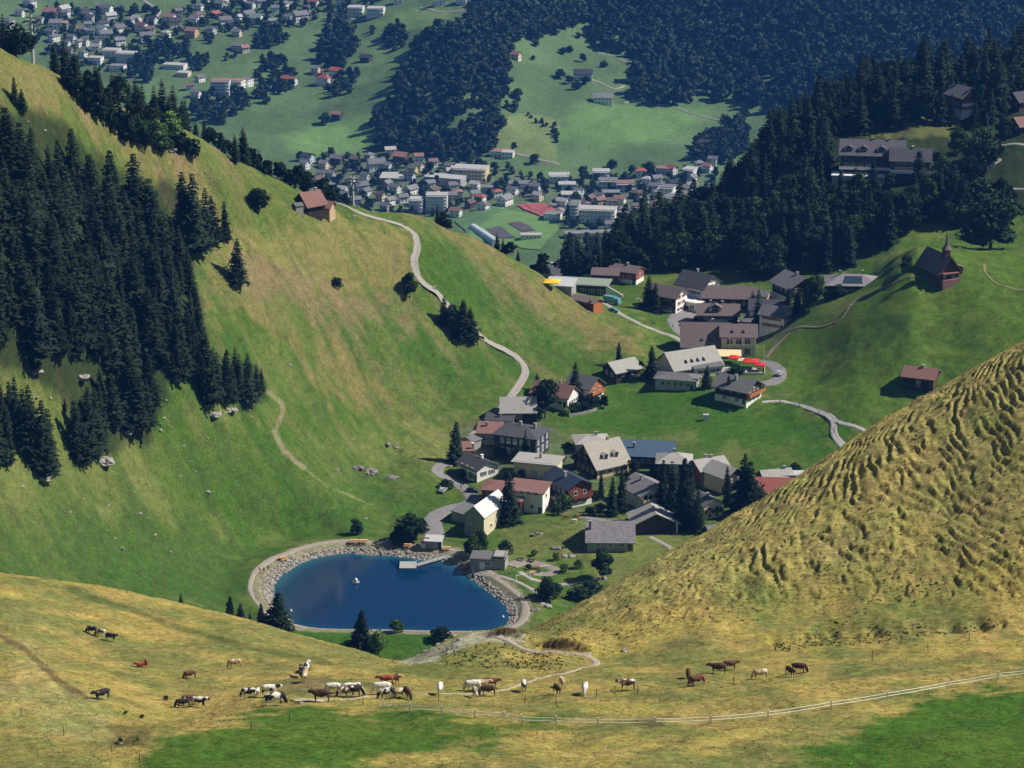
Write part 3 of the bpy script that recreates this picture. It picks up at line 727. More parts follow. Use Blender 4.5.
# --- the dark wooded hill on the right
polyR = [(612,268),(640,262),(668,275),(690,268),(720,272),(745,285),(800,268),(822,272),(850,268),(880,250),(905,240),(930,226),(975,228),(1010,225),(1040,215),(1040,195),(985,195),(930,190),(832,190),(835,140),(900,128),(945,118),(985,120),(1000,112),(1040,60),(1040,20),(900,60),(800,80),(740,150),(700,205),(640,242)]
pts = scatter(polyR, 7.6, 1085, 1420, 12)
nb_ = ns_ = 0
for (x, y, z, u, v) in pts:
    if (u > 985 and 108 < v < 212) or (u > 950 and 150 < v < 212) or (946 < u < 975 and 112 < v < 128): continue
    if 828 < u < 940 and 140 < v < 207: continue
    conif = rs.random() < (.62 if v < 190 else .40)
    if conif:
        ns_ += 1; plant_xyz('spruce', (x, y, z), rs.uniform(14, 26), 'dark spruce in the shaded wood covering the right hill', 'spruce', 'spruces of the right hill wood', 'spruce_tree', rs.uniform(1.1, 1.4))
    else:
        nb_ += 1; plant_xyz(rs.choice(['dark', 'dark', 'broad']), (x, y, z), rs.uniform(11, 18), 'rounded leafy tree in the shaded wood covering the right hill', 'tree', 'leafy trees of the right hill wood', 'broadleaf_tree', rs.uniform(.85, 1.1))
print('right wood', ns_, nb_)
for (u, v, h, kd, lb) in [(950,124,30,'spruce','spruce covering the left side of the wooden chalet in the trees'),(974,126,26,'spruce','spruce covering the right side of the wooden chalet in the trees'),(990,122,34,'spruce','spruce between the wooden chalet and the right edge chalets'),(1004,140,26,'broad','leafy tree below the right edge chalets'),(998,112,54,'spruce','tall light green spruce above the chalets at the right edge'),(940,124,34,'spruce','spruce in front of the wooden chalet in the trees'),(958,156,30,'broad','leafy tree right below the wooden chalet in the trees'),(978,164,40,'broad','tall leafy tree at the corner of the upper right meadow'),(985,158,46,'spruce','spruce at the edge of the upper right meadow'),
     (968,182,28,'dark','round tree on the meadow by the forked path'),(942,178,24,'broad','leafy tree touching the right end of the big hotel'),(1008,208,24,'dark','dark tree at the lower end of the upper right meadow'),
     (990,250,56,'dark','huge dark maple on the crest right of the chapel'),(906,272,18,'dark','small dark tree left of the chapel'),(860,190,16,'broad','tree in front of the big hotel terrace, left one'),(890,190,18,'dark','tree in front of the big hotel terrace, middle one'),(918,192,20,'broad','tree in front of the big hotel terrace, right one'),
     (788,312,26,'spruce','small conifer in front of the brown chalet, leftmost'),(797,314,28,'spruce','small conifer in front of the brown chalet, second from left'),(806,314,30,'spruce','small conifer in front of the brown chalet, third from left'),(814,308,34,'broad','leafy tree right of the brown chalet'),(826,300,14,'dark','low tree below the hip roofed house, left one'),(838,298,14,'dark','low tree below the hip roofed house, right one')]:
    plant(kd, u, v, h, lb, None, 1.5 if 'maple' in lb else 1.15, 900, 1400, k=0 if 'maple' in lb else None)
# spruces on the shaded drop behind the pass
pts = scatter([(470,262),(520,262),(560,282),(640,285),(700,285),(700,268),(640,268),(540,268)], 12, 1240, 1560, 14)
print('drop', len(pts))
for (x, y, z, u, v) in pts:
    plant_xyz('spruce', (x, y, z), rs.uniform(16, 24), 'hazy green conifer on the drop between the pass and the town', 'spruce', 'hazy conifers beyond the pass', 'spruce_tree', 1.15)
for (u, v, h, kd) in [(543,284,26,'dark'),(572,278,32,'spruce'),(580,280,28,'dark'),(590,280,26,'dark'),(600,278,30,'spruce'),(609,276,26,'dark'),(640,276,26,'dark'),(566,272,26,'dark')]:
    plant(kd, u, v, h, 'dark tree behind the buildings at the pass', 'dark trees behind the buildings at the pass', 1.1, 1040, 1300)
# --- village and lake trees
VT = [('spruce',455,463,44,1.3,'bushy conifer on the edge of the big slope left of the grey roofed house'),('dark',545,418,42,1.1,'large dark tree between the barn and the red roofed house'),('spruce',574,402,42,1.0,'slim dark conifer in front of the red tiled house'),
 ('dark',536,425,20,1,'low dark tree behind the dark modern house'),('spruce',537,392,20,1,'small spruce by the road above the barn'),('spruce',619,364,24,1.1,'small spruce left of the little dark cabin'),('spruce',652,378,34,1.1,'dark spruce between the little cabin and the grey roofed restaurant'),('dark',640,372,12,1,'low tree right of the little dark cabin'),
 ('dark',603,579,32,1.15,'round dark tree on the meadow below the long shingled barn'),('dark',546,600,26,1.1,'round tree beside the lake path under the playground'),
 ('spruce',510,522,54,1.15,'tall dark spruce right of the white gabled shed'),('spruce',525,460,32,.7,'thin spruce in front of the dark modern house'),('broad',519,462,18,.8,'small tree between the dark modern house and the cream house'),
 ('spruce',568,508,22,1,'dark conifer by the blue roofed house'),('bushbright',565,510,15,1,'bright round bush in front of the blue roofed house'),
 ('spruce',612,516,42,1.0,'conifer left of the white balcony chalet, front one'),('spruce',622,512,44,1.0,'conifer left of the white balcony chalet, rear one'),('spruce',601,498,30,.8,'narrow conifer below the big beige roofed chalet'),('dark',628,498,22,1,'dark tree touching the white balcony chalet'),('dark',633,474,16,1,'small round tree below the long blue roof'),
 ('spruce',663,508,52,.9,'leftmost tall spruce of the group right of the balcony chalet'),('spruce',674,520,62,.9,'second tall spruce of the group right of the balcony chalet'),('spruce',685,528,74,1.0,'tallest spruce of the group right of the balcony chalet'),('spruce',697,532,44,1.1,'front spruce of the group right of the balcony chalet'),('spruce',690,505,40,.9,'spruce in front of the pale hip roofed house'),
 ('spruce',728,502,38,.9,'spruce in front of the pale twin roofed house'),('spruce',741,514,64,1.0,'tall twin spruce at the edge of the village, left one'),('spruce',750,516,58,1.0,'tall twin spruce at the edge of the village, right one'),('broad',757,512,32,1,'leafy tree leaning on the twin spruces'),
 ('dark',778,506,14,1,'small dark tree in front of the red tiled long house'),('dark',795,474,12,1,'small tree behind the grey strip of the red tiled long house'),('spruce',757,334,46,.8,'dark spruce beside the white shuttered house'),('spruce',752,320,30,.8,'dark spruce behind the terrace hotel'),
 ('spruce',648,310,36,1.2,'dark conifer left of the half timbered house, left one'),('spruce',655,312,30,1.1,'dark conifer left of the half timbered house, right one'),('spruce',707,388,24,1.2,'dark conifer below the restaurant terrace, left one'),('dark',734,376,14,1.3,'dark round tree below the restaurant terrace'),('spruce',729,400,26,1.3,'dark conifer touching the chalet with the orange balcony'),
 ('dark',563,404,14,1,'low dark tree beside the red tiled house'),('dark',590,408,14,1,'shrubby tree on the wall below the orange gabled house, left one'),('dark',604,408,14,1,'shrubby tree on the wall below the orange gabled house, right one'),
 ('spruce',361,645,38,1.5,'dark conifer on the near bank of the lake'),('bright',379,650,22,.9,'light green leafy tree next to the dark conifer on the lake bank'),('bushbright',397,632,12,1.1,'small round bright bush on the lake bank'),('bushdark',441,640,12,1.6,'wide dark bush on the lake bank by the gravel slope'),
 ('spruce',278,634,46,1.55,'tallest spruce at the left end of the lake'),('spruce',262,630,28,1.3,'slim spruce left of the tallest one at the lake'),('spruce',250,626,14,1.1,'small spruce second from left below the lake path'),('spruce',241,624,22,1.4,'small spruce in the middle below the lake path'),('spruce',230,622,28,1.4,'spruce at the far left below the lake path'),('spruce',181,610,18,1.1,'small spruce behind the front ridge, left of the lake'),
 ('dark',356,534,16,1.2,'small dark tree on the lake path at the far shore'),('dark',400,542,18,1.3,'left tree of the pair on the far lake shore'),('dark',412,541,28,1.2,'right and larger tree of the pair on the far lake shore'),('bushdark',398,543,12,1.3,'shrub at the foot of the two trees on the far lake shore'),
 ('broad',474,556,24,.8,'small tree in front of the white gabled shed, left one'),('broad',482,552,24,.8,'small tree in front of the white gabled shed, right one'),
 ('bushdark',579,600,13,1.5,'dark bush at the foot of the right hill, left one'),('bushdark',590,596,14,1.4,'dark bush at the foot of the right hill, right one'),('bushdark',572,600,8,1.3,'low dark bush at the foot of the right hill'),
 ('bushdark',505,553,12,1,'bush beside the flat roofed lake shed'),('bushbright',534,556,6,1,'little sapling on the meadow by the playground'),('bushbright',556,560,7,1,'little sapling right of the playground'),('bushbright',564,572,8,1,'sapling below the playground meadow'),('bushbright',578,568,8,1,'sapling near the round dark tree'),('bushdark',528,570,6,1,'dark shrub at the playground edge'),
 ('bushdark',568,262+186,6,1,'hedge bush near the beige roofed chalet'),('bushbright',522,477,8,1,'potted bush in front of the cream house, left one'),('bushbright',533,475,9,1,'potted bush in front of the cream house, right one'),('bushdark',446,488,8,1.5,'shrub at the fork of the village road')]
for i_, (u, v) in enumerate([(126,714),(142,718),(166,700),(138,740),(120,742)]):
    plant(['bushdark','bushbright'][i_ % 3 == 0], u, v, random.uniform(3, 5), 'low scrubby bush in the rough hollow at the bottom left', 'scrub in the hollow', 1.2, 260, 400)
gb = random.Random(8)
for (u, v) in [(500,458),(510,480),(555,478),(562,462),(575,478),(585,488),(595,500),(628,478),(640,484),(655,478),(632,520),(622,532),(600,512),(590,515),(548,498),(556,515),(700,500),(714,506),(690,480),(470,470),(462,478),(566,415),(575,412),(586,411),(597,405),(735,505),(700,540),(662,484),(540,490)]:
    plant('bushdark' if gb.random() < .6 else 'bushbright', u, v, gb.uniform(5, 10), 'garden bush among the tightly packed houses of the lower village', 'garden bushes in the lower village', 1.2, 780, 1000)
for kd, u, v, h, w_, lb in VT:
    plant(kd, u, v, h, lb, None, w_, 680, 1100)

# ------------------------------------------------------------------ the trees that show largest become objects, the rest one mass of each kind
def template(kind, k):
    if kind == 'spruce': return conifer_np(300 + k, 18, 3.4, 26, 9, twigs=1)
    return broad_np(320 + k, 11, 4.4, 7, 260, 1.15)
TPL = {}
def mass(items, name, label_kind, mats):
    VV, QQ, off = [], [], 0
    r = np.random.default_rng(3)
    for (fam, px, kind, p, H, label, cat, group, nm, wide, k) in items:
        kk = int(r.integers(4)); key = (fam, kk)
        if key not in TPL: TPL[key] = template('spruce' if fam == 'spruce' else 'leafy', kk)
        v_, q_ = TPL[key]; s = H / (18 if fam == 'spruce' else 11); a = r.uniform(0, 6.28)
        R_ = np.array([[cos(a), -sin(a), 0], [sin(a), cos(a), 0], [0, 0, 1]])
        VV.append((v_ * [s * wide, s * wide, s]) @ R_.T + np.array(p)); QQ.append(q_ + off); off += len(v_)
    if not VV: return
    o = link(name, np_mesh(name, np.concatenate(VV), np.concatenate(QQ), mats)); o['kind'] = 'stuff'
def settle_plants():
    for fam, cap in (('spruce', 296), ('leafy', 296), ('bush', 200)):
        it = sorted([x for x in PLANTS if x[0] == fam], key=lambda x: -x[1])
        for x in it[:cap]: plant_now(*x[2:])
        mass(it[cap:], 'conifer_wood' if fam == 'spruce' else 'leafy_wood', None, [LEAF['spruce'] if fam == 'spruce' else LEAF['dark']])
        print(fam, len(it))


# ------------------------------------------------------------------ building materials
def wm(name, c, **k): return mat(name, c, **k)
WHITE = wm('white_render', (.80, .78, .73), var=.14, scale=.6); CREAM = wm('cream_render', (.66, .58, .40), var=.08, scale=.6)
YELLOW = wm('yellow_render', (.62, .50, .28), var=.1, scale=.6); GREYW = wm('grey_render', (.33, .32, .31), var=.12, scale=.6)
BLUEW = wm('pale_blue_boards', (.42, .50, .56), var=.1); WOOD = wm('brown_timber', (.105, .055, .032), var=.35, scale=2.5, stripes=('Z', 1.6, .35))
DWOOD = wm('dark_timber', (.045, .030, .024), var=.35, scale=2.5, stripes=('Z', 1.6, .35)); RWOOD = wm('red_brown_timber', (.24, .07, .035), var=.25, scale=2, stripes=('Z', 1.6, .3))
ORANGE = wm('orange_timber', (.42, .14, .04), var=.15); REDW = wm('red_painted_wall', (.30, .085, .075), var=.15)
CONC = wm('concrete', (.40, .39, .37), var=.15); DARKW = wm('anthracite_cladding', (.045, .042, .055), var=.2)
R_GREY = wm('grey_tile_roof', (.15, .148, .155), var=.25, scale=1.6, stripes=('X', 1.3, .15), rand=.08); R_DARK = wm('dark_slate_roof', (.065, .065, .078), var=.25, scale=2, rand=.08)
R_LIGHT = wm('light_sheet_roof', (.37, .355, .33), var=.1, scale=.9, stripes=('X', .9, .12)); R_BEIGE = wm('beige_tile_roof', (.36, .33, .28), var=.15, scale=1.2)
R_BROWN = wm('brown_shingle_roof', (.15, .115, .115), var=.28, scale=2.4, rand=.08); R_SHING = wm('weathered_shingles', (.22, .205, .22), var=.4, scale=1.1, sx=1, sy=3)
R_RED = wm('red_tile_roof', (.25, .075, .06), var=.22, scale=2); R_PINK = wm('faded_red_roof', (.22, .115, .10), var=.25, scale=2)
R_BLUE = wm('blue_sheet_roof', (.075, .12, .18), var=.12, scale=.7, rough=.5, stripes=('X', .8, .25)); R_BLUED = wm('dark_blue_sheet_roof', (.04, .055, .09), var=.15, rough=.5, stripes=('X', .8, .2))
R_WHITE = wm('white_sheet_roof', (.60, .59, .57), var=.05, rough=.5); R_GREEN = wm('grey_green_roof', (.24, .29, .23), var=.15)
METAL = wm('zinc', (.48, .49, .50), var=.1, rough=.6)
GLASS = wm('window_glass', (.03, .045, .06), rough=.08, var=.1, spec=.8); GLASSB = wm('bright_glass', (.22, .32, .36), rough=.12, var=.2, spec=.8)
FRAME = wm('white_window_frame', (.70, .69, .66), var=.03); FRAMED = wm('dark_window_frame', (.10, .07, .05), var=.1); SHUT = wm('green_shutter', (.06, .14, .09), var=.1); SHUTR = wm('red_shutter', (.34, .06, .045), var=.1)
RED = wm('red_canvas', (.62, .03, .03), var=.08); YEL = wm('yellow_canvas', (.80, .52, .03), var=.06); AWN = wm('cream_awning', (.75, .62, .34), var=.06)
BLACKM = wm('black_rubber', (.02, .02, .02), var=.1); STONEW = wm('dry_stone', (.30, .28, .25), var=.4, scale=2.5, bump=.5)
ASPH = wm('gravel_track', (.31, .285, .255), var=.15, scale=1.2, bump=.3); TAR = wm('old_asphalt', (.21, .20, .20), var=.2, scale=1); TIMB = wm('pale_timber', (.48, .35, .2), var=.2)
ROCK = wm('limestone', (.31, .29, .265), var=.4, scale=1.3, bump=.6); ROCKD = wm('dark_rock', (.20, .18, .17), var=.4, scale=1.3, bump=.6)  # ROCKD is the darker grey-brown rock of the ledges

HS = 1.1
WCACHE = {}
def window(parent, x, y, z, face, w, h, frame=None, pane=None, shutter=None, name='window'):
    """face: outward angle in the house's own frame"""
    frame = frame or FRAME; pane = pane or GLASS
    key = (round(w, 2), round(h, 2), frame.name, shutter.name if shutter else '')
    if key not in WCACHE:
        mb = MB(); e = .1
        mb.box(-w/2-e, -.10, -e, w/2+e, .04, 0); mb.box(-w/2-e, -.10, h, w/2+e, .04, h+e)
        mb.box(-w/2-e, -.10, 0, -w/2, .04, h); mb.box(w/2, -.10, 0, w/2+e, .04, h)
        if w > 1.0: mb.box(-.05, -.08, 0, .05, .03, h)
        if shutter:
            mb.mi = 1
            mb.box(-w/2-e-w*.45, -.09, 0, -w/2-e-.02, -.02, h); mb.box(w/2+e+.02, -.09, 0, w/2+e+w*.45, -.02, h)
        fm = mb.mesh('window', [frame, shutter] if shutter else frame)
        pb = MB(); pb.box(-w/2, -.05, 0, w/2, .02, h)
        WCACHE[key] = fm
        WCACHE[(round(w, 2), round(h, 2), 'p')] = pb
    f = link(name, WCACHE[key], parent, (x, y, z), face + pi / 2)
    pk = (round(w, 2), round(h, 2), 'p', pane.name)
    if pk not in WCACHE:
        pb = MB(); pb.box(-w/2, -.05, 0, w/2, .02, h); WCACHE[pk] = pb.mesh('pane', pane)
    link('pane', WCACHE[pk], f)
    return f

def roof_profile(W, h, rise, ov, th):
    w = W / 2; k = rise / w; ze = h - ov * k
    return [(w + ov, ze), (w + ov, ze + th), (0, h + rise + th), (-(w + ov), ze + th), (-(w + ov), ze), (0, h + rise)]
def H(u, v, yaw, L, W, h, rise, wall, roof, label, rt='gable', ov=.7, win=None, base=None, gable=None, chim=None, balc=None, dorm=None, name='chalet', cat='house', group=None, sh=None, fr=None, pn=None, wz=None, y0=780, y1=1400, dz=0, th=.25, p=None, posts=None, ovx=None, door='F', ridge_frac=.5, ww=1.1, wh=1.1):
    """a house: ground centre seen at pixel (u, v); ridge along local x; faces F(-y) B(+y) R(+x) L(-x)"""
    if p is None: p = hit(u, v, y0, y1)
    o = thing(name, label, cat, (p.x, p.y, p.z + dz), radians(yaw), group); o.scale = (HS,) * 3
    w, l = W / 2, L / 2; ovx = ov if ovx is None else ovx
    zr = h + rise
    mb = MB(); B = 3.5
    mats = [wall, gable or wall, base or wall]
    z0 = base and 1.3 or -B
    hb_ = z0 if base else -B
    if rt == 'gable':
        e = .0
        mb.add([(-l,-w,hb_),(l,-w,hb_),(l,w,hb_),(-l,w,hb_),(-l,-w,h),(l,-w,h),(l,w,h),(-l,w,h)], [(0,1,5,4),(2,3,7,6)])
        mb.mi = 1
        mb.add([(l,-w,hb_),(l,w,hb_),(l,w,h),(l,0,zr),(l,-w,h)], [(0,1,2,3,4)])
        mb.add([(-l,-w,hb_),(-l,w,hb_),(-l,w,h),(-l,0,zr),(-l,-w,h)], [(4,3,2,1,0)])
        mb.mi = 0
    elif rt == 'shed':
        mb.add([(-l,-w,hb_),(l,-w,hb_),(l,w,hb_),(-l,w,hb_),(-l,-w,h),(l,-w,h),(l,w,zr),(-l,w,zr)], [(0,1,5,4),(2,3,7,6),(1,2,6,5),(3,0,4,7)])
    else:
        mb.box(-l, -w, hb_, l, w, h)
    if base:
        mb.mi = 2; mb.box(-l-.04, -w-.04, -B, l+.04, w+.04, z0); mb.mi = 0
    mb.build('wall', mats, o)
    r = MB()
    if rt == 'gable':
        pr = roof_profile(W, h, rise, ov, th); x0, x1 = -l - ovx, l + ovx
        n = len(pr); vs = [(x0, a, b) for a, b in pr] + [(x1, a, b) for a, b in pr]
        r.add(vs, [(i, (i+1) % n, n + (i+1) % n, n + i) for i in range(n)] + [(5,4,3,2),(0,5,2,1),(11,8,9,10),(6,7,8,11)])
    elif rt == 'hip':
        W2, L2 = w + ov, l + ov; rl = max(L2 - W2 * .95, .0); ze = h - .1
        vs = [(-L2,-W2,ze),(L2,-W2,ze),(L2,W2,ze),(-L2,W2,ze),(-rl,0,zr),(rl,0,zr),(-L2,-W2,ze-.2),(L2,-W2,ze-.2),(L2,W2,ze-.2),(-L2,W2,ze-.2)]
        r.add(vs, [(0,1,5,4),(1,2,5),(2,3,4,5),(3,0,4),(9,8,7,6),(6,7,1,0),(7,8,2,1),(8,9,3,2),(9,6,0,3)])
    elif rt == 'shed':
        k = rise / W; a, b = -w - ov, w + ov
        r.prism([(a, h - ov*k + .03), (b, zr + ov*k + .03), (b, zr + ov*k + th), (a, h - ov*k + th)], -l - ovx, l + ovx)
    elif rt == 'flat':
        r.box(-l-ov, -w-ov, h + .02, l+ov, w+ov, h + th + .05)
        r.box(-l+.3, -w+.3, h + th + .05, l-.3, w-.3, h + th + .12)
    r.build('roof', roof, o)
    rh = lambda x, y: (h + rise * (1 - abs(y) / w)) if rt == 'gable' else (h + rise * (y + w) / W if rt == 'shed' else h + rise * max(0, 1 - max(abs(y) / (w + ov), 0)))
    for c in (chim or []):
        m = MB(); cx, cy = c[0] * l, c[1] * w; zz = rh(cx, cy); m.box(cx-.35, cy-.35, zz-.3, cx+.35, cy+.35, max(zr, zz) + .9); m.box(cx-.45, cy-.45, max(zr, zz) + .9, cx+.45, cy+.45, max(zr, zz) + 1.05)
        m.build('chimney', GREYW if len(c) < 3 else c[2], o)
    for s, rows in (win or {}).items():
        for (z, n, *rest) in rows:
            a_, b_ = (rest[0], rest[1]) if len(rest) > 1 else (ww, wh)
            span = (L if s in 'FB' else W) * (rest[2] if len(rest) > 2 else .78)
            for i in range(n):
                q = (-span / 2 + span * (i + .5) / n)
                pos, fa = {'F': ((q, -w, z), -pi/2), 'B': ((-q, w, z), pi/2), 'R': ((l, q, z), 0), 'L': ((-l, -q, z), pi)}[s]
                window(o, *pos, fa, a_, b_, fr, pn, sh)
    if door:
        m = MB(); m.box(-.5, -.06, -.3, .5, .04, 2.0)
        q = .42 * (L if door in 'FB' else W)
        pos, fa = {'F': ((q, -w, 0), -pi/2), 'B': ((-q, w, 0), pi/2), 'R': ((l, q, 0), 0), 'L': ((-l, -q, 0), pi)}[door]
        link('door', m.mesh('door', FRAMED), o, pos, fa + pi/2)
    for (s, z, frac, dep, bm) in (balc or []):
        span = (L if s in 'FB' else W) * frac; m = MB()
        m.box(-span/2, -dep, z-.18, span/2, -.05, z); m.box(-span/2, -dep, z, span/2, -dep+.08, z+.95)
        m.box(-span/2, -dep, z, -span/2+.08, -.05, z+.95); m.box(span/2-.08, -dep, z, span/2, -.05, z+.95)
        pos, fa = {'F': ((0, -w, 0), -pi/2), 'B': ((0, w, 0), pi/2), 'R': ((l, 0, 0), 0), 'L': ((-l, 0, 0), pi)}[s]
        link('balcony', m.mesh('balcony', bm), o, pos, fa + pi/2)
    for (x, sy, dw, dh, kind) in (dorm or []):   # dormer at local x, on slope side sy, width, height
        cy = sy * w * .55; z = rh(x, cy); dl = w * .42
        m = MB(); y_out = cy + sy * dl * .55; y_in = cy - sy * dl * .9
        if kind == 'tri':
            zb = rh(x, y_out) + .1; zt = zb + dh
            m.add([(x-dw/2,y_out,zb),(x+dw/2,y_out,zb),(x,y_out,zt),(x,y_in,zt)], [(0,1,2),(1,3,2),(0,2,3)]); m.build('dormer', [R_DARK], o)
        else:
            zb = rh(x, y_out); zt = zb + dh
            m.box(x-dw/2, min(y_out,y_in), zb, x+dw/2, max(y_out,y_in), zt); m.mi = 1
            m.prism([(x-dw/2-.3, zt), (x, zt+dw*.3), (x+dw/2+.3, zt), (x+dw/2+.3, zt+.12), (x, zt+dw*.3+.14), (x-dw/2-.3, zt+.12)], min(y_out,y_in)-.3, max(y_out,y_in)+.3, 'y')
            d = m.build('dormer', [FRAME, roof], o)
            pb = MB(); yy = y_out + sy*.03
            pb.box(x-dw*.3, min(yy,yy+sy*.05), zb+.35, x+dw*.3, max(yy,yy+sy*.05), zt-.15); pb.build('window', GLASS, o)
    for (x, y) in (posts or []):
        m = MB(); m.box(x-.15, y-.15, -2, x+.15, y+.15, rh(x, max(-w, min(w, y))) - .1); m.build('post', FRAME, o)
    return o
w1_ = {'F': [(1.0, 4)], 'R': [(1.0, 2)]}
# --- lower village
a = H(486,527,64,15,6.2,6.0,2.8,CREAM,R_WHITE,'tall pale shed with stepped white sheet roof standing near the lake',gable=GREYW,ov=.4,win={'R':[],'F':[(1.6,2,.9,.9)],'L':[(2,2,.8,.8)]},name='shed',cat='shed',chim=[])
H(465,518,64,8,4.5,2.5,.6,GREYW,R_GREY,'low grey lean-to against the left side of the white roofed shed',rt='shed',ov=.3,name='lean_to',cat='shed')
o = H(489,565,-8,9.8,6.2,2.6,0,GREYW,R_GREY,'flat roofed grey shed beside the lake path with a white door in front',rt='flat',ov=.15,name='lake_shed',cat='shed',door=None,win={'F':[(1.2,1,1.2,.8)]})
m = MB(); m.box(-2.2,-3.3,-1,-.6,-3.12,2.1); m.build('door', FRAME, o); m = MB(); m.box(1.5,-2.6,3.32,4.7,2.6,3.5); m.box(1.5,-2.8,3.3,4.9,-2.6,3.8); m.box(4.7,-2.6,3.3,4.9,2.6,3.8); m.build('roof_terrace', GREYW, o)
H(610,542,-1,13.0,11,2.2,4.0,GREYW,R_SHING,'long barn with a weathered grey shingle roof on the pasture above the round tree',gable=CREAM,ov=.6,win={'F':[(.8,3,.9,.7)]},name='barn',cat='barn',chim=[(-.88,-.4)],y0=820)
H(653,528,97,9,12.2,3.2,2.9,DWOOD,R_LIGHT,'open fronted timber shed with light roof and a white corner post',ov=1.0,posts=[(-5.2,-6.0)],name='shed',cat='shed',chim=[(-.3,.05)])
H(646,502,121,10,10.2,4.8,2.5,WHITE,R_SHING,'white balcony chalet with shingle roof and white bargeboards above the open timber shed',gable=WHITE,ov=1.1,win={'L':[(3.0,5,.9,1.1,.85),(.6,4,.9,1.0,.85)],'F':[(2.8,3)]},balc=[('L',2.4,1.0,1.3,TIMB)],fr=FRAMED,chim=[(.2,.2)])
H(568,499,-57,12.5,8.2,6.0,2.0,DWOOD,R_BLUED,'dark timber house with blue sheet roof and white lit gable base',gable=RWOOD,base=WHITE,ov=.9,win={'R':[(3.4,2,1.0,1.2),(.9,2,1.2,1.1)],'F':[(3.6,4,1.2,1.2),(1.0,3)],'L':[]},balc=[('R',2.8,.95,1.2,RWOOD)],chim=[(.1,-.35)])
H(601,469,33,11.5,12.5,3.4,5.6,YELLOW,R_BEIGE,'big steep roofed chalet with beige roof, two dormers and a dark gable',gable=DWOOD,ov=.9,win={'F':[(.8,4,1.1,1.3)],'L':[(3.6,3),(.8,4),(6.2,1)]},balc=[('L',3.2,.9,1.3,DWOOD)],dorm=[(-1.6,-1,1.7,1.5,'g'),(2.2,-1,1.7,1.5,'g')],chim=[(.4,0)])
H(591,449,8,10,8,3.4,1.2,GREYW,R_LIGHT,'low house with pale hipped roof half hidden behind the steep roofed chalet',rt='hip',ov=.7,win={'F':[(1,3)]},chim=[(.3,0)])
H(647,462,-8,16,8.5,3.2,1.8,DWOOD,R_BLUE,'long dark building under a bright blue sheet roof',rt='shed',ov=.7,win={'F':[(1.2,6,1.2,1.0)]},name='long_house',chim=[(-.5,.1)])
H(674,476,-4,10,8.5,5.6,2.0,DARKW,R_LIGHT,'dark house with pale hipped roof and one big bright window',rt='hip',ov=.6,win={'F':[(2.6,1,2.4,2.2,.6)]},pn=GLASSB,chim=[(0,.1)])
H(708,479,25,9.5,8.5,4.6,2.0,GREYW,R_LIGHT,'left one of the pale twin roofed houses, with a red eave line',ov=.6,win={'F':[(1.4,3)]},chim=[(.2,0),(-.1,.2)],gable=RWOOD)
H(724,487,-50,9,8,5.0,2.2,CREAM,R_LIGHT,'right one of the pale twin roofed houses, gable turned to the spruces',ov=.8,gable=DWOOD,win={'R':[(3.0,2),(.8,2)]},balc=[('R',2.4,.9,1.1,DWOOD)],chim=[])
H(706,514,-62,7.5,6.2,4.2,1.6,CREAM,R_GREY,'small cream chalet with grey gable roof right of the tall spruces',ov=.7,win={'R':[(2.6,2,.9,.9),(.5,2,.9,.9)],'F':[(2.4,3)]},balc=[('R',2.1,.9,1.0,DWOOD)],chim=[(.2,0)])
H(719,538,25,8,6,2.2,2.0,DARKW,R_GREY,'dark roofed hut cut off by the edge of the right hill',ov=.5,win={},chim=[])
H(775,488,15,9,9,3.2,2.6,DARKW,R_LIGHT,'house with a light gable roof behind the red tiled long house',ov=.5,win={'F':[(1,2)]},chim=[(.6,.0)])
H(782,499,-3,17,6.5,3.0,2.0,DWOOD,R_RED,'long low house with a red tile roof beside the right hill',rt='shed',ov=.6,win={'F':[(1,4)]},name='long_house',chim=[])
H(790,487,-2,15,4,4.2,.2,GREYW,METAL,'flat grey connecting wing between the light roofed and the red roofed house',rt='flat',ov=.3,name='annex',cat='building',door=None)
H(538,474,-16,13,8,4.6,.8,CREAM,R_LIGHT,'cream house with a flat pale roof and large dark corner window',rt='flat',ov=.7,win={'F':[(.7,3,1.7,1.8,.9)],'L':[(.6,2,2,2)]},name='modern_house',pn=GLASSB,chim=[(.1,.2)])
H(527,492,12,9,8,2.2,.1,CONC,CONC,'flat terrace building under the cream house',rt='flat',ov=.1,win={'F':[(.3,3,1.2,1)]},name='annex',cat='building',door=None,dz=-1)
H(522,452,-22,13.5,11.5,7.0,1.7,DARKW,R_DARK,'large dark modern house with low hipped roof and red wooden window panels',rt='hip',ov=.7,win={'F':[(4.3,5,1.2,1.8),(1.2,5,1.2,1.8)],'R':[(4.3,3,1.3,1.9,.95),(1.2,3,1.5,1.9,.95)]},pn=GLASSB,name='modern_house',chim=[(-.1,.1),(.6,.1)],gable=RWOOD)
H(478,475,-52,9.5,8,3.7,1.9,WHITE,R_DARK,'white house with dark grey gable roof next to the bushy conifer',ov=.7,win={'R':[(1.5,2,1.1,1.2)],'F':[(2.8,3),(.4,2,1.2,1.8)]},sh=SHUT,chim=[(.2,.2,WHITE)])
H(503,499,-12,11,8,4.2,1.2,RWOOD,R_PINK,'red-brown timber house with faded red roof left of the tall dark spruce',rt='hip',ov=.6,win={'F':[(2.4,4,1.2,1.3)],'R':[(2.4,2,1.2,1.2)]},gable=RWOOD,chim=[])
H(529,508,-18,10.5,7,6.2,.9,WHITE,R_PINK,'tall white house with faded red roof and timber windows right of the tall dark spruce',rt='shed',ov=.6,win={'F':[(5.6,4,1.2,1.0),(1.5,2,.9,.9)],'R':[(4.0,1)]},gable=CREAM,base=None,chim=[])
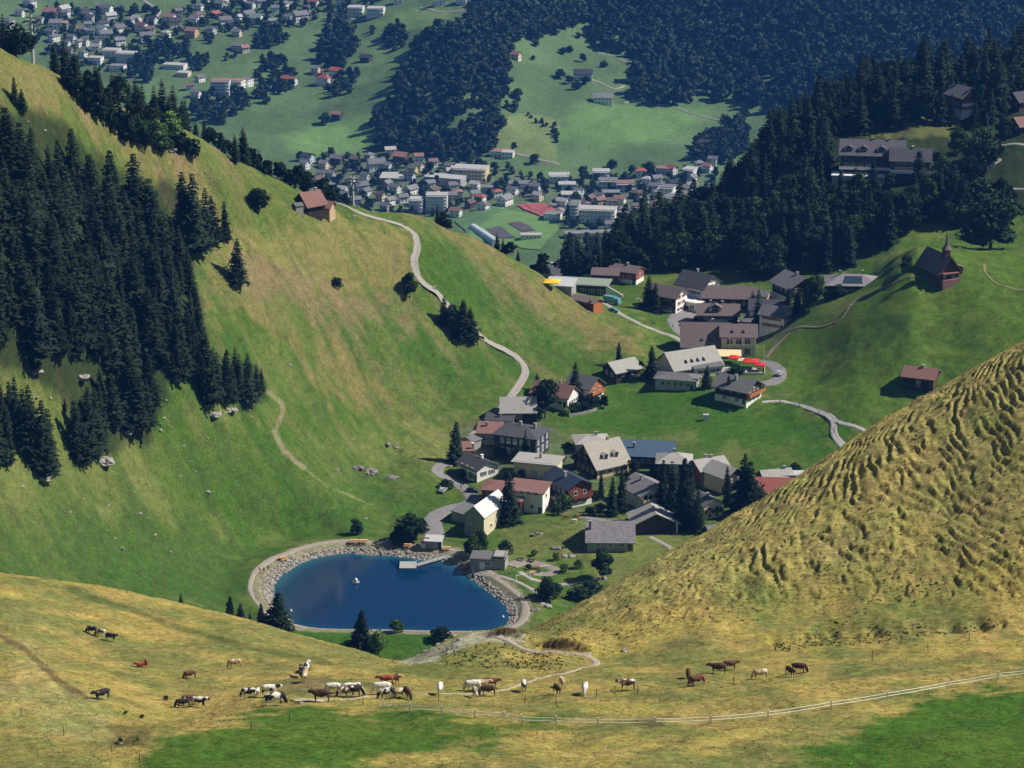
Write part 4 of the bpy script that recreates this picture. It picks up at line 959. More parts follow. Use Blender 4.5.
H(515,512,-18,5,4.5,4.2,.7,RWOOD,R_PINK,'small projecting bay with its own faded red roof on the tall white house',rt='shed',ov=.5,win={'F':[(3,3,.9,.9)]},name='bay_building',cat='building',door=None)
H(518,419,2,10.5,8.5,3.8,3.4,DWOOD,R_LIGHT,'dark timber barn with a plain light grey roof at the foot of the gravel road',ov=.7,win={'F':[(1.6,1,1.6,1.4,.1)],'R':[(3.2,1),(1,2)]},name='barn',cat='barn',chim=[])
H(500,427,-8,8.5,5,2.8,.8,GREYW,R_DARK,'low dark roofed shed between the barn and the small red roof',rt='shed',ov=.4,name='shed',cat='shed',chim=[(0,0)])
H(490,441,-5,7.5,6,3.4,1.6,GREYW,R_PINK,'small house with faded red roof and grey wall left of the dark modern house',rt='shed',ov=.4,name='cottage',win={'F':[(1.2,2,.8,.8)]},chim=[(-.3,.3)])
H(474,446,50,7,4.5,2.6,1.0,GREYW,R_GREY,'narrow grey roofed outbuilding along the edge of the road',rt='gable',ov=.3,name='outbuilding',cat='shed')
H(468,456,5,3.2,5,2.4,1.2,WHITE,R_PINK,'tiny red roofed annex with white chimney above the white house',ov=.3,name='outbuilding',cat='shed',rt='shed',chim=[(.9,-.5,WHITE)])
H(555,402,-28,13,8,3.4,2.8,WHITE,R_PINK,'long white house with a faded red tile roof and big red gable',ov=.6,gable=WHITE,win={'R':[(1,4,.8,.9)],'F':[(1,4)]},chim=[(-.6,-.3),(.2,.3)])
H(585,397,-36,9,8,4.6,2.8,WHITE,R_GREY,'white chalet with grey roof and orange timber gable right of the red tiled house',ov=.7,gable=ORANGE,base=WHITE,win={'R':[(3,2),(.8,3,.8,.9)],'F':[(1,3)]},balc=[('R',2.4,.9,1.0,ORANGE)],chim=[])
H(621,375,35,9.5,7.5,2.8,2.3,DWOOD,R_LIGHT,'little dark cabin with light grey roof and white plinth on the slope',ov=.8,gable=DWOOD,win={'F':[(.9,2,.9,.8)],'L':[(.9,2)]},balc=[],name='cabin',chim=[])
# --- buildings on the pass
H(553,273,58,7,6.5,1.0,5.6,DWOOD,R_DARK,'steep A-frame hut with a white chimney at the pass',gable=TIMB,ov=.5,win={'L':[(1.0,2,.9,.9),(3,1,.8,.8)]},name='hut',cat='hut',chim=[(.4,.45,WHITE)],y0=1040)
H(587,270,0,6,6,2.5,2.5,DWOOD,R_DARK,'dark hut with white chimney hidden among the trees at the pass',ov=.4,name='hut',cat='hut',chim=[(-.4,0,WHITE)],y0=1060)
H(606,281,-8,9.5,7,3.2,1.6,RWOOD,R_BROWN,'left half of the reddish long house at the pass, set back and darker',ov=.5,win={'F':[(1,3)]},chim=[],y0=1040)
H(626,280,-26,11,7,4.0,1.6,REDW,R_BROWN,'red walled brown roofed house at the right end of the long pass house',ov=.5,gable=REDW,base=WHITE,win={'R':[(2.2,1,1.2,1.0)],'F':[(1.6,3)]},chim=[(.1,0)],y0=1040)
st = H(581,292,-12,20,9,3.8,0,DARKW,R_GREEN,'long glazed station building with grey green roof under the grass mound',rt='flat',ov=.5,win={'F':[(.8,6,2.0,1.7,.95)]},pn=GLASS,name='station_building',cat='building',door=None,y0=1040)
m = MB(); m.prism([(9.8,-1),(9.8,4.0),(10.5,4.0),(16,1.0),(16,-1)],-4.6,-4.2,'y'); m.build('wing_wall', WHITE, st)
H(561,291,-14,9,7,2.4,.8,GREYW,METAL,'small grey flat shed behind the yellow parasol',rt='shed',ov=.5,name='shed',cat='shed',door=None,y0=1030)
H(578,301,-38,17,5.2,1.2,.9,RWOOD,R_BROWN,'low brown roofed lodge with orange end wall along the ridge',ov=.6,gable=ORANGE,name='lodge',cat='building',win={'R':[]},chim=[],y0=1020)
H(668,308,-32,10.6,8.2,5.6,2.5,DWOOD,R_BROWN,'half timbered house with red and white gable and brown roof',ov=.9,gable=WHITE,base=WHITE,win={'R':[(4.6,2,1,1.1),(2.4,2),(.3,3,.9,1)],'F':[(3.2,4),(.6,4)]},fr=FRAME,balc=[('F',2.8,.9,1.1,DWOOD)],sh=SHUTR,name='chalet',chim=[],y0=1030)
H(698,300,-38,11.5,10.8,6.4,3.6,WHITE,R_DARK,'big white gabled inn with green shutters and dark slate roof at the wood edge',ov=.8,win={'R':[(1,4,1,1.2),(3.4,4,1,1.1),(5.6,3,1,1.1),(7.6,1)],'F':[(1,5),(3.8,5)]},sh=SHUT,name='inn',cat='hotel',chim=[(-.2,.2)],y0=1035)
H(693,308,-38,8,6,2.8,.0,WHITE,WHITE,'low white flat roofed wing in front of the big white inn',rt='flat',ov=.3,name='annex',cat='building',win={'F':[(.6,2,1.6,1.4)]},door=None,y0=1020)
H(729,305,-6,18,8,3.8,3.0,DWOOD,R_BROWN,'long brown roofed building behind the house with the pale blue base',ov=.7,win={'F':[(1.2,4)]},name='long_house',chim=[],y0=1020)
H(763,307,-20,4,5,4.5,1.5,CREAM,R_GREY,'small white gabled house between the long brown roof and the trees',ov=.4,win={'R':[(2.2,1)]},name='cottage',chim=[],y0=1020)
H(718,324,-4,13.5,8,4.6,2.6,DWOOD,R_BROWN,'dark brown roofed house with one wide dormer and a pale blue base',ov=.8,base=BLUEW,win={'F':[(2.9,5,1.2,1.0),(.6,4,1,.8)]},pn=GLASS,balc=[('F',2.2,.5,.8,GLASSB)],dorm=[(-1,-1,4.2,1.4,'g')],chim=[(.2,.1),(-.4,.3)],y0=1000)
bh = H(705,352,-3,16,15,4.0,6.2,GREYW,R_BROWN,'large hotel block under a steep brown shingle roof with small triangular dormers',ov=.5,win={'R':[(2,2),(5,2)]},name='hotel',cat='hotel',dorm=[(x,-1,1.5,1.1,'tri') for x in (-1.2,1.6)],chim=[(.3,.2)],door=None,y0=960)
H(738,353,-3,11.5,9.5,7.2,2.8,CREAM,R_BROWN,'hotel wing with brown roof, tall white pillars and balconies over the terrace',ov=.7,win={'F':[(1,3,1.8,2.0),(4.3,3,1.8,2.0)],'R':[(2,2),(5,2)]},pn=GLASS,name='hotel_wing',cat='hotel',balc=[('F',3.9,.95,1.4,CREAM)],dorm=[(-2.2,-1,1.5,1.1,'tri'),(1.5,-1,1.5,1.1,'tri')],posts=[(-3,-6.1),(1.3,-6.1),(5.4,-6.1)],chim=[(0,.1)],door=None,y0=960)
H(689,371,26,17.5,12,3.2,4.2,WHITE,R_LIGHT,'pale roofed restaurant building with four black slanted dormers',ov=.7,win={'F':[(1.2,6,1.2,1.2)],'R':[(1,3)]},sh=SHUTR,name='restaurant',cat='building',dorm=[(x,-1,1.3,1.2,'tri') for x in (-3.6,-1.4,.8,3.0)],chim=[],y0=940)
H(706,374,20,10,5,3.0,.8,WHITE,R_GREY,'lower front wing of the restaurant with red and white window band',rt='shed',ov=.5,win={'F':[(1,5,1,1.2)]},sh=SHUTR,name='annex',cat='building',door=None,y0=930)
H(677,386,-14,13,7,3.4,1.2,BLUEW,R_GREY,'low pale annex with grey roof in front of the restaurant',rt='hip',ov=.7,win={'F':[(1.2,5,1.1,1.1)],'R':[(1,2)]},name='annex',cat='building',chim=[],y0=920)
H(738,397,-35,11.5,9.2,4.2,2.6,DWOOD,R_GREY,'brown chalet with a bright orange balcony and white base on the village meadow',gable=WOOD,base=WHITE,ov=1.1,win={'R':[(3.2,3,1.1,1.1),(.2,3,1.1,.9)],'F':[(3.0,3),(.2,2)]},balc=[('R',2.4,1.1,1.5,ORANGE)],chim=[(0,-.3)],y0=900)
H(776,327,-30,9,7.4,5.0,2.3,WHITE,R_GREY,'white house with dark shutters and grey gable roof below the hip roofed house',ov=.7,win={'R':[(1,2,1.3,1.2),(3.6,2,1.3,1.2)],'F':[(1,3),(3.4,3)]},sh=SHUTR,chim=[],y0=1000)
H(768,321,-8,12.5,8,5.0,2.6,WHITE,R_DARK,'dark roofed house with a red gable end behind the white shuttered house',ov=.6,gable=REDW,win={'F':[(3,3)],'R':[(2.5,1)]},chim=[],y0=1020)
H(755,330,-25,7,6,3.4,1.6,GREYW,R_GREY,'low grey shed to the left of the white shuttered house',rt='shed',ov=.4,name='shed',cat='shed',door=None,y0=1000)
H(795,296,-62,11,12,5.0,3.0,DWOOD,R_GREY,'wide brown chalet with grey gable roof behind three small conifers',gable=DWOOD,base=WHITE,ov=1.1,win={'R':[(3.4,3,1.1,1.1),(1.0,3)],'F':[(3,3)]},balc=[('R',2.6,.9,1.2,DWOOD)],chim=[(.2,0)],y0=1030)
hr = H(852,292,-4,17,11,4.0,2.4,DARKW,R_SHING,'hip roofed house with solar panels beside the chapel hill',rt='hip',ov=1.0,win={'F':[(1,6,1.4,1.3)]},chim=[(.4,.2),(-.5,.1)],y0=1020)
m = MB(); m.add([(-3.6,-5.2,4.55),(3.2,-5.2,4.55),(3.0,-1.4,6.02),(-2.6,-1.4,6.02),(-3.6,-5.2,4.45),(3.2,-5.2,4.45),(3.0,-1.4,5.92),(-2.6,-1.4,5.92)],[(0,1,2,3),(7,6,5,4),(0,4,5,1),(1,5,6,2),(2,6,7,3),(3,7,4,0)]); m.build('solar_panel', GLASS, hr)
H(921,383,-22,9.5,7.5,3.0,2.0,DWOOD,R_PINK,'small brown hut with reddish roof alone on the meadow under the chapel',ov=.8,gable=WOOD,win={'F':[(1.4,1,1.2,1),(.2,1,1,1)],'R':[]},name='hut',cat='hut',chim=[(.1,0)],y0=880)
# --- the big hotel in the wood and neighbours
bg_ = H(872,170,-8,24,13,7.4,4.4,DARKW,mat('violet_slate_roof', (.10, .095, .11), .85, .25, 2),'large dark hotel with long grey roof and white terraces in the wood',gable=DARKW,ov=.8,win={'F':[(2.6,8,1.8,1.6,.92),(5.4,8,1.6,1.4,.92)],'R':[(2.6,3),(5.4,3)]},balc=[('F',2.2,1.04,2.4,FRAME),('F',5.0,.8,1.2,DARKW)],fr=FRAME,name='hotel',cat='hotel',dorm=[(x,-1,3.6,1.0,'g') for x in (-9,-3.5,3.5)],chim=[(0,.0),(.5,0)],y0=1150)
H(910,174,-8,15,11,6.4,3.6,DARKW,R_DARK,'lower dark roofed wing on the right of the large wood hotel',gable=WHITE,ov=.7,win={'F':[(2.4,5,1.6,1.5),(5.2,5,1.5,1.3)],'R':[(2.4,2),(5,2)]},balc=[('F',2.0,1.0,2.2,FRAME)],name='hotel_wing',cat='hotel',chim=[(.1,0,CREAM)],y0=1150)
H(858,184,-8,20,6,3.6,0,CONC,WHITE,'white flat roofed terrace building below the large wood hotel',rt='flat',ov=.2,win={'F':[(.8,5,1.8,1.4)]},name='annex',cat='building',door=None,y0=1130)
H(962,112,-58,10,9,6.5,3.2,RWOOD,R_GREY,'red-brown chalet with white base peeking out of the trees at the hill top',gable=RWOOD,base=WHITE,ov=1.0,win={'R':[(3.6,3,1,1),(1,3,1,1)],'F':[(3,3)]},balc=[('R',3.0,1.0,1.1,WHITE)],y0=1180,dz=1)
H(1024,106,30,11,7.5,3.2,2.8,WOOD,R_DARK,'dark roofed chalet cut by the right edge of the photo, upper of two',ov=.9,win={'F':[(1,3)],'L':[(1,2)]},y0=1180)
H(1026,130,25,11,7.5,2.8,2.6,DWOOD,R_PINK,'chalet with reddish roof cut by the right edge, lower of two',ov=.8,win={'F':[(1,3)],'L':[(1,2)]},y0=1150)
# --- alpine hut on the ridge
H(310,207,38,6.5,7.4,1.7,3.3,DWOOD,R_PINK,'alpine hut with reddish roof and dark gable on the left ridge',gable=DWOOD,ov=.8,win={'L':[(.2,2,1.2,1.1)],'F':[]},fr=FRAME,pn=FRAME,name='alpine_hut',cat='hut',y0=900,y1=1080,chim=[(.7,0)])
H(323,209,-18,6.5,5,1.1,1.5,TIMB,R_PINK,'lower side wing of the alpine hut with a wooden end wall',ov=.5,gable=TIMB,name='hut_wing',cat='hut',y0=900,y1=1080,door='R')
H(298,209,30,2.5,2.5,1.2,.7,GREYW,R_GREY,'little grey hutch at the left corner of the alpine hut',ov=.2,name='hutch',cat='shed',y0=900,y1=1080,door=None)
# --- the chapel
ch = thing('chapel', 'brown wooden chapel with a pointed bell turret on the green hill', 'chapel', hit(938, 275, 940, 1040), radians(-66)); ch.scale = (1.12,) * 3
m = MB(); l, w, h, rz_ = 6.5, 3.6, 3.2, 4.6
m.add([(-l,-w,-3),(l,-w,-3),(l,w,-3),(-l,w,-3),(-l,-w,h),(l,-w,h),(l,w,h),(-l,w,h),(l,0,h+rz_),(-l,0,h+rz_)],[(0,1,5,4),(2,3,7,6),(1,2,6,8,5),(3,0,4,9,7)]); m.build('wall', [WOOD], ch)
m = MB(); pr = roof_profile(7.2, h, rz_, .9, .22); n = 6
m.add([(-l-.8,a_,b_) for a_, b_ in pr] + [(l+1.0,a_,b_) for a_, b_ in pr], [(i,(i+1)%n,n+(i+1)%n,n+i) for i in range(n)] + [(5,4,3,2),(0,5,2,1),(11,8,9,10),(6,7,8,11)]); m.build('roof', R_BROWN, ch)
m = MB(); m.box(l-3.2,-1.0,h+rz_-1.4,l-1.2,1.0,h+rz_+1.9); tu = m.build('bell_turret', WOOD, ch)
m = MB(); m.cone((l-2.2,0),1.75,h+rz_+1.9,h+rz_+3.2,8,.7); m.cone((l-2.2,0),.7,h+rz_+3.2,h+rz_+7.6,8,.03); m.build('spire', R_BROWN, tu)
m = MB(); m.box(-1,w,-3,3.4,w+3.6,2.6); m.build('side_chapel', WOOD, ch)
m = MB(); m.prism([(w-.2,4.2),(w+4.3,2.4),(w+4.3,2.6),(w-.2,4.4)],-1.6,4.0); m.build('side_roof', R_PINK, ch)
m = MB(); m.box(l,-3.3,-3,l+1.8,3.3,.5); m.box(l+.1,-2.9,2.4,l+1.6,2.9,2.6); m.box(l+1.4,-2.9,.5,l+1.6,-2.7,2.4); m.box(l+1.4,2.7,.5,l+1.6,2.9,2.4); m.build('porch', R_PINK, ch)
window(ch, l, -1.6, 1, 0, .8, 1.1, FRAME); window(ch, l, 1.6, 1, 0, .8, 1.1, FRAME)
m = MB(); m.box(l,-.6,.4,l+.08,.6,2.3); m.build('door', DWOOD, ch)

# ------------------------------------------------------------------ lake
def lake():
    me = bpy.data.meshes.new('lake'); n = len(LAKE)
    outer = []
    cx, cy = LAKE_C
    rings = [1.03, 1.0, .97, .93, .88, .8, .6, .3]
    vs, cols = [], []
    for q in rings:
        for (x, y) in LAKE: vs.append((cx + (x - cx) * q, cy + (y - cy) * q, WATER_Z))
    vs.append((cx, cy, WATER_Z)); m = len(rings); fs = []
    for j in range(m - 1):
        for i in range(n): fs.append((j*n+i, j*n+(i+1)%n, (j+1)*n+(i+1)%n, (j+1)*n+i))
    for i in range(n): fs.append(((m-1)*n+i, (m-1)*n+(i+1)%n, m*n))
    me.from_pydata(vs, [], fs)
    at = me.attributes.new('Depth', 'FLOAT_COLOR', 'POINT'); data = []
    for j, q in enumerate(rings):
        for i, (x, y) in enumerate(LAKE):
            far_side = 1.0 if y > cy + 4 else .35
            shallow = {1.03: 1, 1.0: .9, .97: .75, .93: .45, .88: .15}.get(q, 0) * far_side
            data += [shallow, shallow, shallow, 1]
    data += [0, 0, 0, 1]
    at.data.foreach_set('color', data)
    m_ = bpy.data.materials.new('lake_water'); m_.use_nodes = True; N = m_.node_tree.nodes; L = m_.node_tree.links; b = N['Principled BSDF']
    a = N.new('ShaderNodeAttribute'); a.attribute_name = 'Depth'
    mx = N.new('ShaderNodeMix'); mx.data_type = 'RGBA'; mx.inputs[6].default_value = (.003, .027, .082, 1); mx.inputs[7].default_value = (.015, .10, .15, 1)
    no = N.new('ShaderNodeTexNoise'); no.inputs['Scale'].default_value = .12; no.inputs['Detail'].default_value = 4
    tc = N.new('ShaderNodeTexCoord'); L.new(tc.outputs['Object'], no.inputs['Vector'])
    mu = N.new('ShaderNodeMath'); mu.operation = 'MULTIPLY_ADD'; mu.inputs[1].default_value = .10; mu.inputs[2].default_value = -.05
    ad = N.new('ShaderNodeMath'); ad.operation = 'ADD'; L.new(no.outputs[0], mu.inputs[0]); L.new(mu.outputs[0], ad.inputs[0]); L.new(a.outputs['Fac'], ad.inputs[1])
    L.new(ad.outputs[0], mx.inputs[0]); L.new(mx.outputs[2], b.inputs['Base Color'])
    b.inputs['Roughness'].default_value = .07; b.inputs['Specular IOR Level'].default_value = .25
    n2 = N.new('ShaderNodeTexNoise'); n2.inputs['Scale'].default_value = 1.6; n2.inputs['Detail'].default_value = 3; L.new(tc.outputs['Object'], n2.inputs['Vector'])
    bp = N.new('ShaderNodeBump'); bp.inputs['Strength'].default_value = .15; bp.inputs['Distance'].default_value = .05; L.new(n2.outputs[0], bp.inputs['Height']); L.new(bp.outputs[0], b.inputs['Normal'])
    me.materials.append(m_)
    o = link('lake_water', me); struct(o)
lake()
def offset_pt(i, off):
    n = len(LAKE); p0 = np.array(LAKE[i - 1]); p1 = np.array(LAKE[(i + 1) % n]); t = p1 - p0; t = t / np.linalg.norm(t)
    nrm = np.array([t[1], -t[0]]); c = np.array(LAKE[i])
    if np.dot(nrm, c - LAKE_C) < 0: nrm = -nrm
    return c + nrm * off
# riprap: the stones of the bank, beyond counting
tpl = []
for k in range(6):
    mb = MB(); mb.blob((0, 0, 0), 1, 1, random.uniform(.7, 1), random.uniform(.55, .8), .28, k, 6, 4); tpl.append(mb)
mb = MB(); r_ = random.Random(9); n = len(LAKE)
def put_stone(mb, t, x, y, z, s, a):
    c, s_ = cos(a) * s, sin(a) * s
    mb.add([(x + p[0] * c - p[1] * s_, y + p[0] * s_ + p[1] * c, z + p[2] * s) for p in t.v], t.f)
for i in range(n):
    x0, y0 = LAKE[i]
    u_, v_ = project(x0, y0, WATER_Z)
    if v_ > 622 and u_ < 470: continue
    for q in range(42):
        f = r_.random(); j = (i + 1) % n
        a0 = offset_pt(i, 0); b0 = offset_pt(j, 0); wdt = r_.uniform(-.4, 2.4 if u_ > 300 else 3.2)
        p = offset_pt(i, wdt) * (1 - f) + offset_pt(j, wdt) * f
        z = float(ground(np.array([p[0]]), np.array([p[1]]))[0])
        put_stone(mb, tpl[r_.randrange(6)], p[0], p[1], z + .1, r_.uniform(.22, .6), r_.uniform(0, 6))
o = mb.build('riprap_gravel', [mat('riprap', (.30, .27, .235), .9, .5, .9, .4)]); o['kind'] = 'stuff'

# ------------------------------------------------------------------ paths and roads
def smooth_line(P, step=1.0):
    P = [np.array(p, float) for p in P]; P = [P[0] * 2 - P[1]] + P + [P[-1] * 2 - P[-2]]; out = []
    for i in range(1, len(P) - 2):
        k = max(2, int(np.linalg.norm(P[i + 1] - P[i]) / step))
        for s in range(k):
            t = s / k; p0, p1, p2, p3 = P[i - 1:i + 3]
            out.append(.5 * ((2 * p1) + (-p0 + p2) * t + (2 * p0 - 5 * p1 + 4 * p2 - p3) * t * t + (-p0 + 3 * p1 - 3 * p2 + p3) * t ** 3))
    out.append(P[-2]); return out
def ribbon(name, px, width, m, y0=690, y1=1400, world=None, lift=.16, step=1.0):
    if world is None: pts = [tuple(hit(u, v, y0, y1))[:2] for u, v in px]
    else: pts = world
    ln = np.array(smooth_line(pts, step)); n = len(ln)
    t = np.gradient(ln, axis=0); t /= np.linalg.norm(t, axis=1, keepdims=True) + 1e-9; nr = np.stack([-t[:, 1], t[:, 0]], 1)
    K = 7; w = width if not callable(width) else None
    rr_ = np.random.default_rng(len(name) + n); wob = 1 + .1 * np.convolve(rr_.normal(size=n + 8), np.ones(9) / 3, 'valid')
    vs = []
    for i in range(n):
        ww_ = (np.interp(i / n, *zip(*width)) if isinstance(width, list) else width) * wob[i] / 2
        for k in range(K):
            p = ln[i] + nr[i] * ww_ * (k / (K - 1) * 2 - 1); vs.append((p[0], p[1]))
    vs = np.array(vs); z = ground(vs[:, 0], vs[:, 1]) + lift
    z = z.reshape(n, K); z = np.maximum(z, z.mean(1, keepdims=True) - .1); z[:, 0] -= lift + .15; z[:, -1] -= lift + .15
    vs = np.concatenate([vs, z.reshape(-1, 1)], 1)
    idx = np.arange(n * K).reshape(n, K); q = np.stack([idx[:-1, :-1], idx[:-1, 1:], idx[1:, 1:], idx[1:, :-1]], -1).reshape(-1, 4)
    o = link(name, np_mesh(name, vs, q[:, ::-1] if False else q, [m])); struct(o); return o
ribbon('road', [(338,203),(352,209),(375,218),(398,224),(412,232),(417,246),(414,262),(418,276),(428,287),(438,294),(450,308),(470,326),(486,340),(505,350),(520,360),(525,372),(519,385),(511,396),(505,404)], [(0,1.8),(.3,2.7),(.5,3.3),(1,2.9)], ASPH, 850, 1100)
ribbon('road', [(505,404),(497,412),(484,424),(474,433),(464,446),(456,456),(448,466)], 2.6, ASPH, 850, 1100)
ribbon('road', [(446,463),(438,468),(438,474),(452,480),(462,487),(470,494),(474,500),(467,504),(452,508),(438,514),(432,524),(437,536)], [(0,3.5),(.4,5),(.7,7),(1,8)], TAR, 780, 1000)
ribbon('road', [(600,301),(612,308),(622,315),(640,324),(655,330),(672,336),(683,342)], 3.2, ASPH, 960, 1100)
ribbon('road', [(683,300),(683,310),(676,322),(684,334),(700,340)], 8, TAR, 950, 1100)
ribbon('road', [(700,318),(686,316),(678,322)], 8, TAR, 950, 1100)
ribbon('path', [(790,333),(782,340),(772,350),(766,358)], 1.8, mat('dirt_path', (.20, .16, .12), .95, .25, 1.2), 900, 1100)
ribbon('path', [(786,332),(800,327),(820,327),(838,321),(846,312),(852,303),(862,297),(878,290),(892,284),(905,278),(918,277)], 1.1, MATS['dirt_path'], 900, 1100)
ribbon('road', [(758,362),(770,364),(779,370),(780,377),(773,382),(762,384)], 5.5, TAR, 900, 1100)
ribbon('road', [(762,402),(775,401),(790,403),(808,408),(824,414),(834,421),(834,432),(840,442),(854,452),(870,458)], [(0,1.8),(.5,2.1),(.8,3.0),(1,2.6)], mat('light_asphalt', (.36, .345, .335), .9, .12, 1), 800, 1100)
ribbon('road', [(834,421),(846,424),(862,429),(884,436),(900,441)], 2.2, MATS['light_asphalt'], 800, 1100)
ribbon('path', [(984,265),(985,272),(993,281),(1010,288),(1030,290)], 1.1, mat('worn_grass', (.22, .19, .09), .95, .2, 1.2), 900, 1100)
ribbon('path', [(948,182),(965,184),(990,186),(1030,190)], 2.2, ASPH, 1085, 1300)
ribbon('path', [(985,155),(1000,160),(985,165),(990,148),(1030,146)], 1.8, ASPH, 1085, 1300)
ribbon('path', [(575,516),(600,520),(628,524)], 3, TAR, 780, 960)
ribbon('path', [(650,537),(662,543),(672,549),(678,556)], 2.2, ASPH, 780, 960)
ribbon('path', [(472,572),(488,575),(502,577),(520,583),(536,592),(548,600)], 2.2, ASPH, 760, 900)
ribbon('path', [(520,572),(530,578),(552,583),(580,583),(606,578)], 2.0, MATS['light_asphalt'], 760, 900)
ribbon('path', [(510,566),(522,562),(534,563),(545,566),(556,570),(548,574),(530,573)], 4.5, mat('dusty_gravel', (.24, .21, .185), .95, .2, 1.5), 760, 900)
# the promenade round the lake
n = len(LAKE); loop = []
order = list(range(n))
ux = [project(LAKE[i][0], LAKE[i][1], WATER_Z) for i in range(n)]
ring = []
for i in range(n):
    u_, v_ = ux[i]
    off = 6.8 if (u_ < 300 and v_ > 560) else (5.6 if u_ < 470 else 4.8)
    if v_ > 622 and 300 < u_ < 480: off = 2.0
    ring.append(tuple(offset_pt(i, off)))
s0 = min(range(n), key=lambda i: abs(ux[i][0] - 300) + abs(ux[i][1] - 624))
ring = ring[s0:] + ring[:s0]
ring = [ring[i] for i in range(0, len(ring), 2)]
ribbon('lake_promenade', None, [(0,1.4),(.12,1.5),(.2,2.7),(.45,2.8),(.6,2.4),(.85,3.2),(1,2)], mat('promenade_gravel', (.31, .27, .225), .95, .15, 1), world=ring + [ring[0]])
# foreground gravel track and thin trails
ribbon('gravel_track', [(498,637),(515,645),(538,653),(565,656),(592,658)], [(0,1.4),(.4,1.3),(1,1.2)], mat('pale_gravel', (.34, .29, .23), .95, .3, 1.6, .5), 385, 430)
ribbon('trail', [(586,655),(596,664),(570,672),(548,676),(530,682),(505,690),(440,694),(370,696),(330,700),(296,702)], [(0,1.6),(.2,.8),(.8,.5),(1,3)], mat('sandy_trail', (.38, .32, .22), .95, .2, 1.5), 300, 430, step=.6, lift=.1)
# ------------------------------------------------------------------ rocks
def rock(name, p, s, m, label, cat='rock', group=None, sx=1, sy=1, sz=.6, rz=0, n=8, seed=0, k=1):
    mb = MB(); q = random.Random(seed)
    for i in range(k):
        mb.blob((q.uniform(-.8, .8) * sx * (k > 1), q.uniform(-.8, .8) * sy * (k > 1), 0), s * (q.uniform(.4, .8) if k > 1 else 1), sx if k == 1 else 1, sy if k == 1 else 1, sz, .3, seed + i, n, 5)
    o = mb.build(name, m); o.location = p; o.rotation_euler = (0, 0, rz); tag(o, label, cat, group); return o
rk = random.Random(21); ROCKM = mat('lichened_rock', (.30, .28, .24), .9, .4, 2, .5)
for i, (u, v) in enumerate([(166,400),(207,438),(184,446),(192,470),(180,476),(195,471),(208,492),(189,461),(136,482),(138,487),(134,492),(108,505),(108,530),(115,538),(122,548),(140,513),(147,518),(110,494),(83,499),(70,512),(126,524),(160,430),(164,418),(252,417),(246,410),(229,412),(30,492),(22,486),(60,430),(50,398),(36,397),(56,472),(40,480),(155,535),(170,552),(200,402),(284,366),(290,365),(390,364),(398,371),(354,216),(352,440),(205,172),(216,178),(120,98),(45,130),(28,122),(34,146)]):
    p = hit(u, v, 690, 1050); rock('boulder', p, rk.uniform(.3, .7), ROCKM, 'small pale limestone boulder lying loose in the grass of the left slope', 'rock', 'pale boulders scattered on the left slope', rk.uniform(.8, 1.5), 1, .6, rk.uniform(0, 3), 7, i)
for (u, v, s, m_, lb, sx, k) in [(103,462,3.2,ROCK,'pale slanting rock outcrop below the tight clump of spruces',1.6,5),(42,478,2.0,ROCK,'flat pale rock slab under the small spruce clump at the left',1.8,3),(128,432,1.8,ROCK,'pale rock under the lower right corner of the spruce wood',1.2,4),
     (213,415,2.4,ROCK,'crumbling pale rocks under the left end of the spruce row',1.3,5),(230,410,2.0,ROCK,'crumbling pale rocks under the middle of the spruce row',1.4,5),(250,404,1.6,ROCK,'brownish rock scar under the right end of the spruce row',1.4,4),
     (36,372,2.0,ROCK,'bare rock in the clearing between the woods on the left',1.4,3),(80,378,2.6,ROCK,'bare grey rocks under the middle edge of the spruce wood',1.8,5),(172,150,2.0,ROCK,'pale rock face under the thicket below the left ridge',.9,3),(74,96,1.4,ROCK,'pale stones left of the leafy thicket',1.4,3),
     (358,468,2.4,ROCKD,'dark rock ledge in the middle of the green slope, upper left part',1.8,5),(372,472,2.6,ROCKD,'dark rock ledge in the middle of the green slope, central part',2.0,5),(392,478,2.0,ROCKD,'dark rock ledge in the middle of the green slope, right tip',2.0,5),(338,470,1.4,ROCKD,'brownish rock at the left tip of the dark ledge',1.5,3),
     (385,444,1.3,ROCKD,'low dark rock on the green slope above the ledge, left',1.6,3),(396,448,1.5,ROCKD,'low dark rock on the green slope above the ledge, right',1.0,2),(367,519,1.2,ROCK,'small brown bare patch of stone above the lake',1.6,2),
     (555,548,1.8,ROCKD,'dark mossy rock in the pasture between the lake and the barn',2.0,4),(538,534,1.6,ROCKD,'low rock edge on the pasture hump below the white house',2.2,4),(568,556,1.5,ROCK,'stony patch in the pasture left of the barn corner',1.8,4),
     (640,300,1.8,ROCK,'pale stones on the mound beside the half timbered house',1.2,4),(545,606,1.6,ROCK,'heap of pale stones beside the lake path',1.5,6),(536,610,1.3,ROCKD,'dark stones at the lake path bend',1.3,4)]:
    rock('rock_outcrop', hit(u, v, 690, 1100), s, m_, lb, 'rock', None, sx, 1, .55, 0, 8, int(u + v), k)
for i, (u, v) in enumerate([(410,657),(418,654),(432,645),(438,642),(446,640),(460,640),(425,650),(398,662),(455,636)]):
    rock('boulder', hit(u, v, 380, 430), rk.uniform(.2, .5), ROCK, 'small stone on the edge of the pale gravel track', 'rock', 'stones on the gravel track', 1.2, 1, .6, 0, 7, 50 + i)
rock('boulder', hit(625, 651, 370, 430), .55, ROCK, 'pale boulder at the foot of the right hill', 'rock', None, 1, 1, .7, 0, 8, 3)
rock('boulder', hit(120, 744, 280, 330), .35, ROCK, 'white stone in the muddy hollow at the bottom left', 'rock', None, 1, 1, .7, 0, 8, 4)

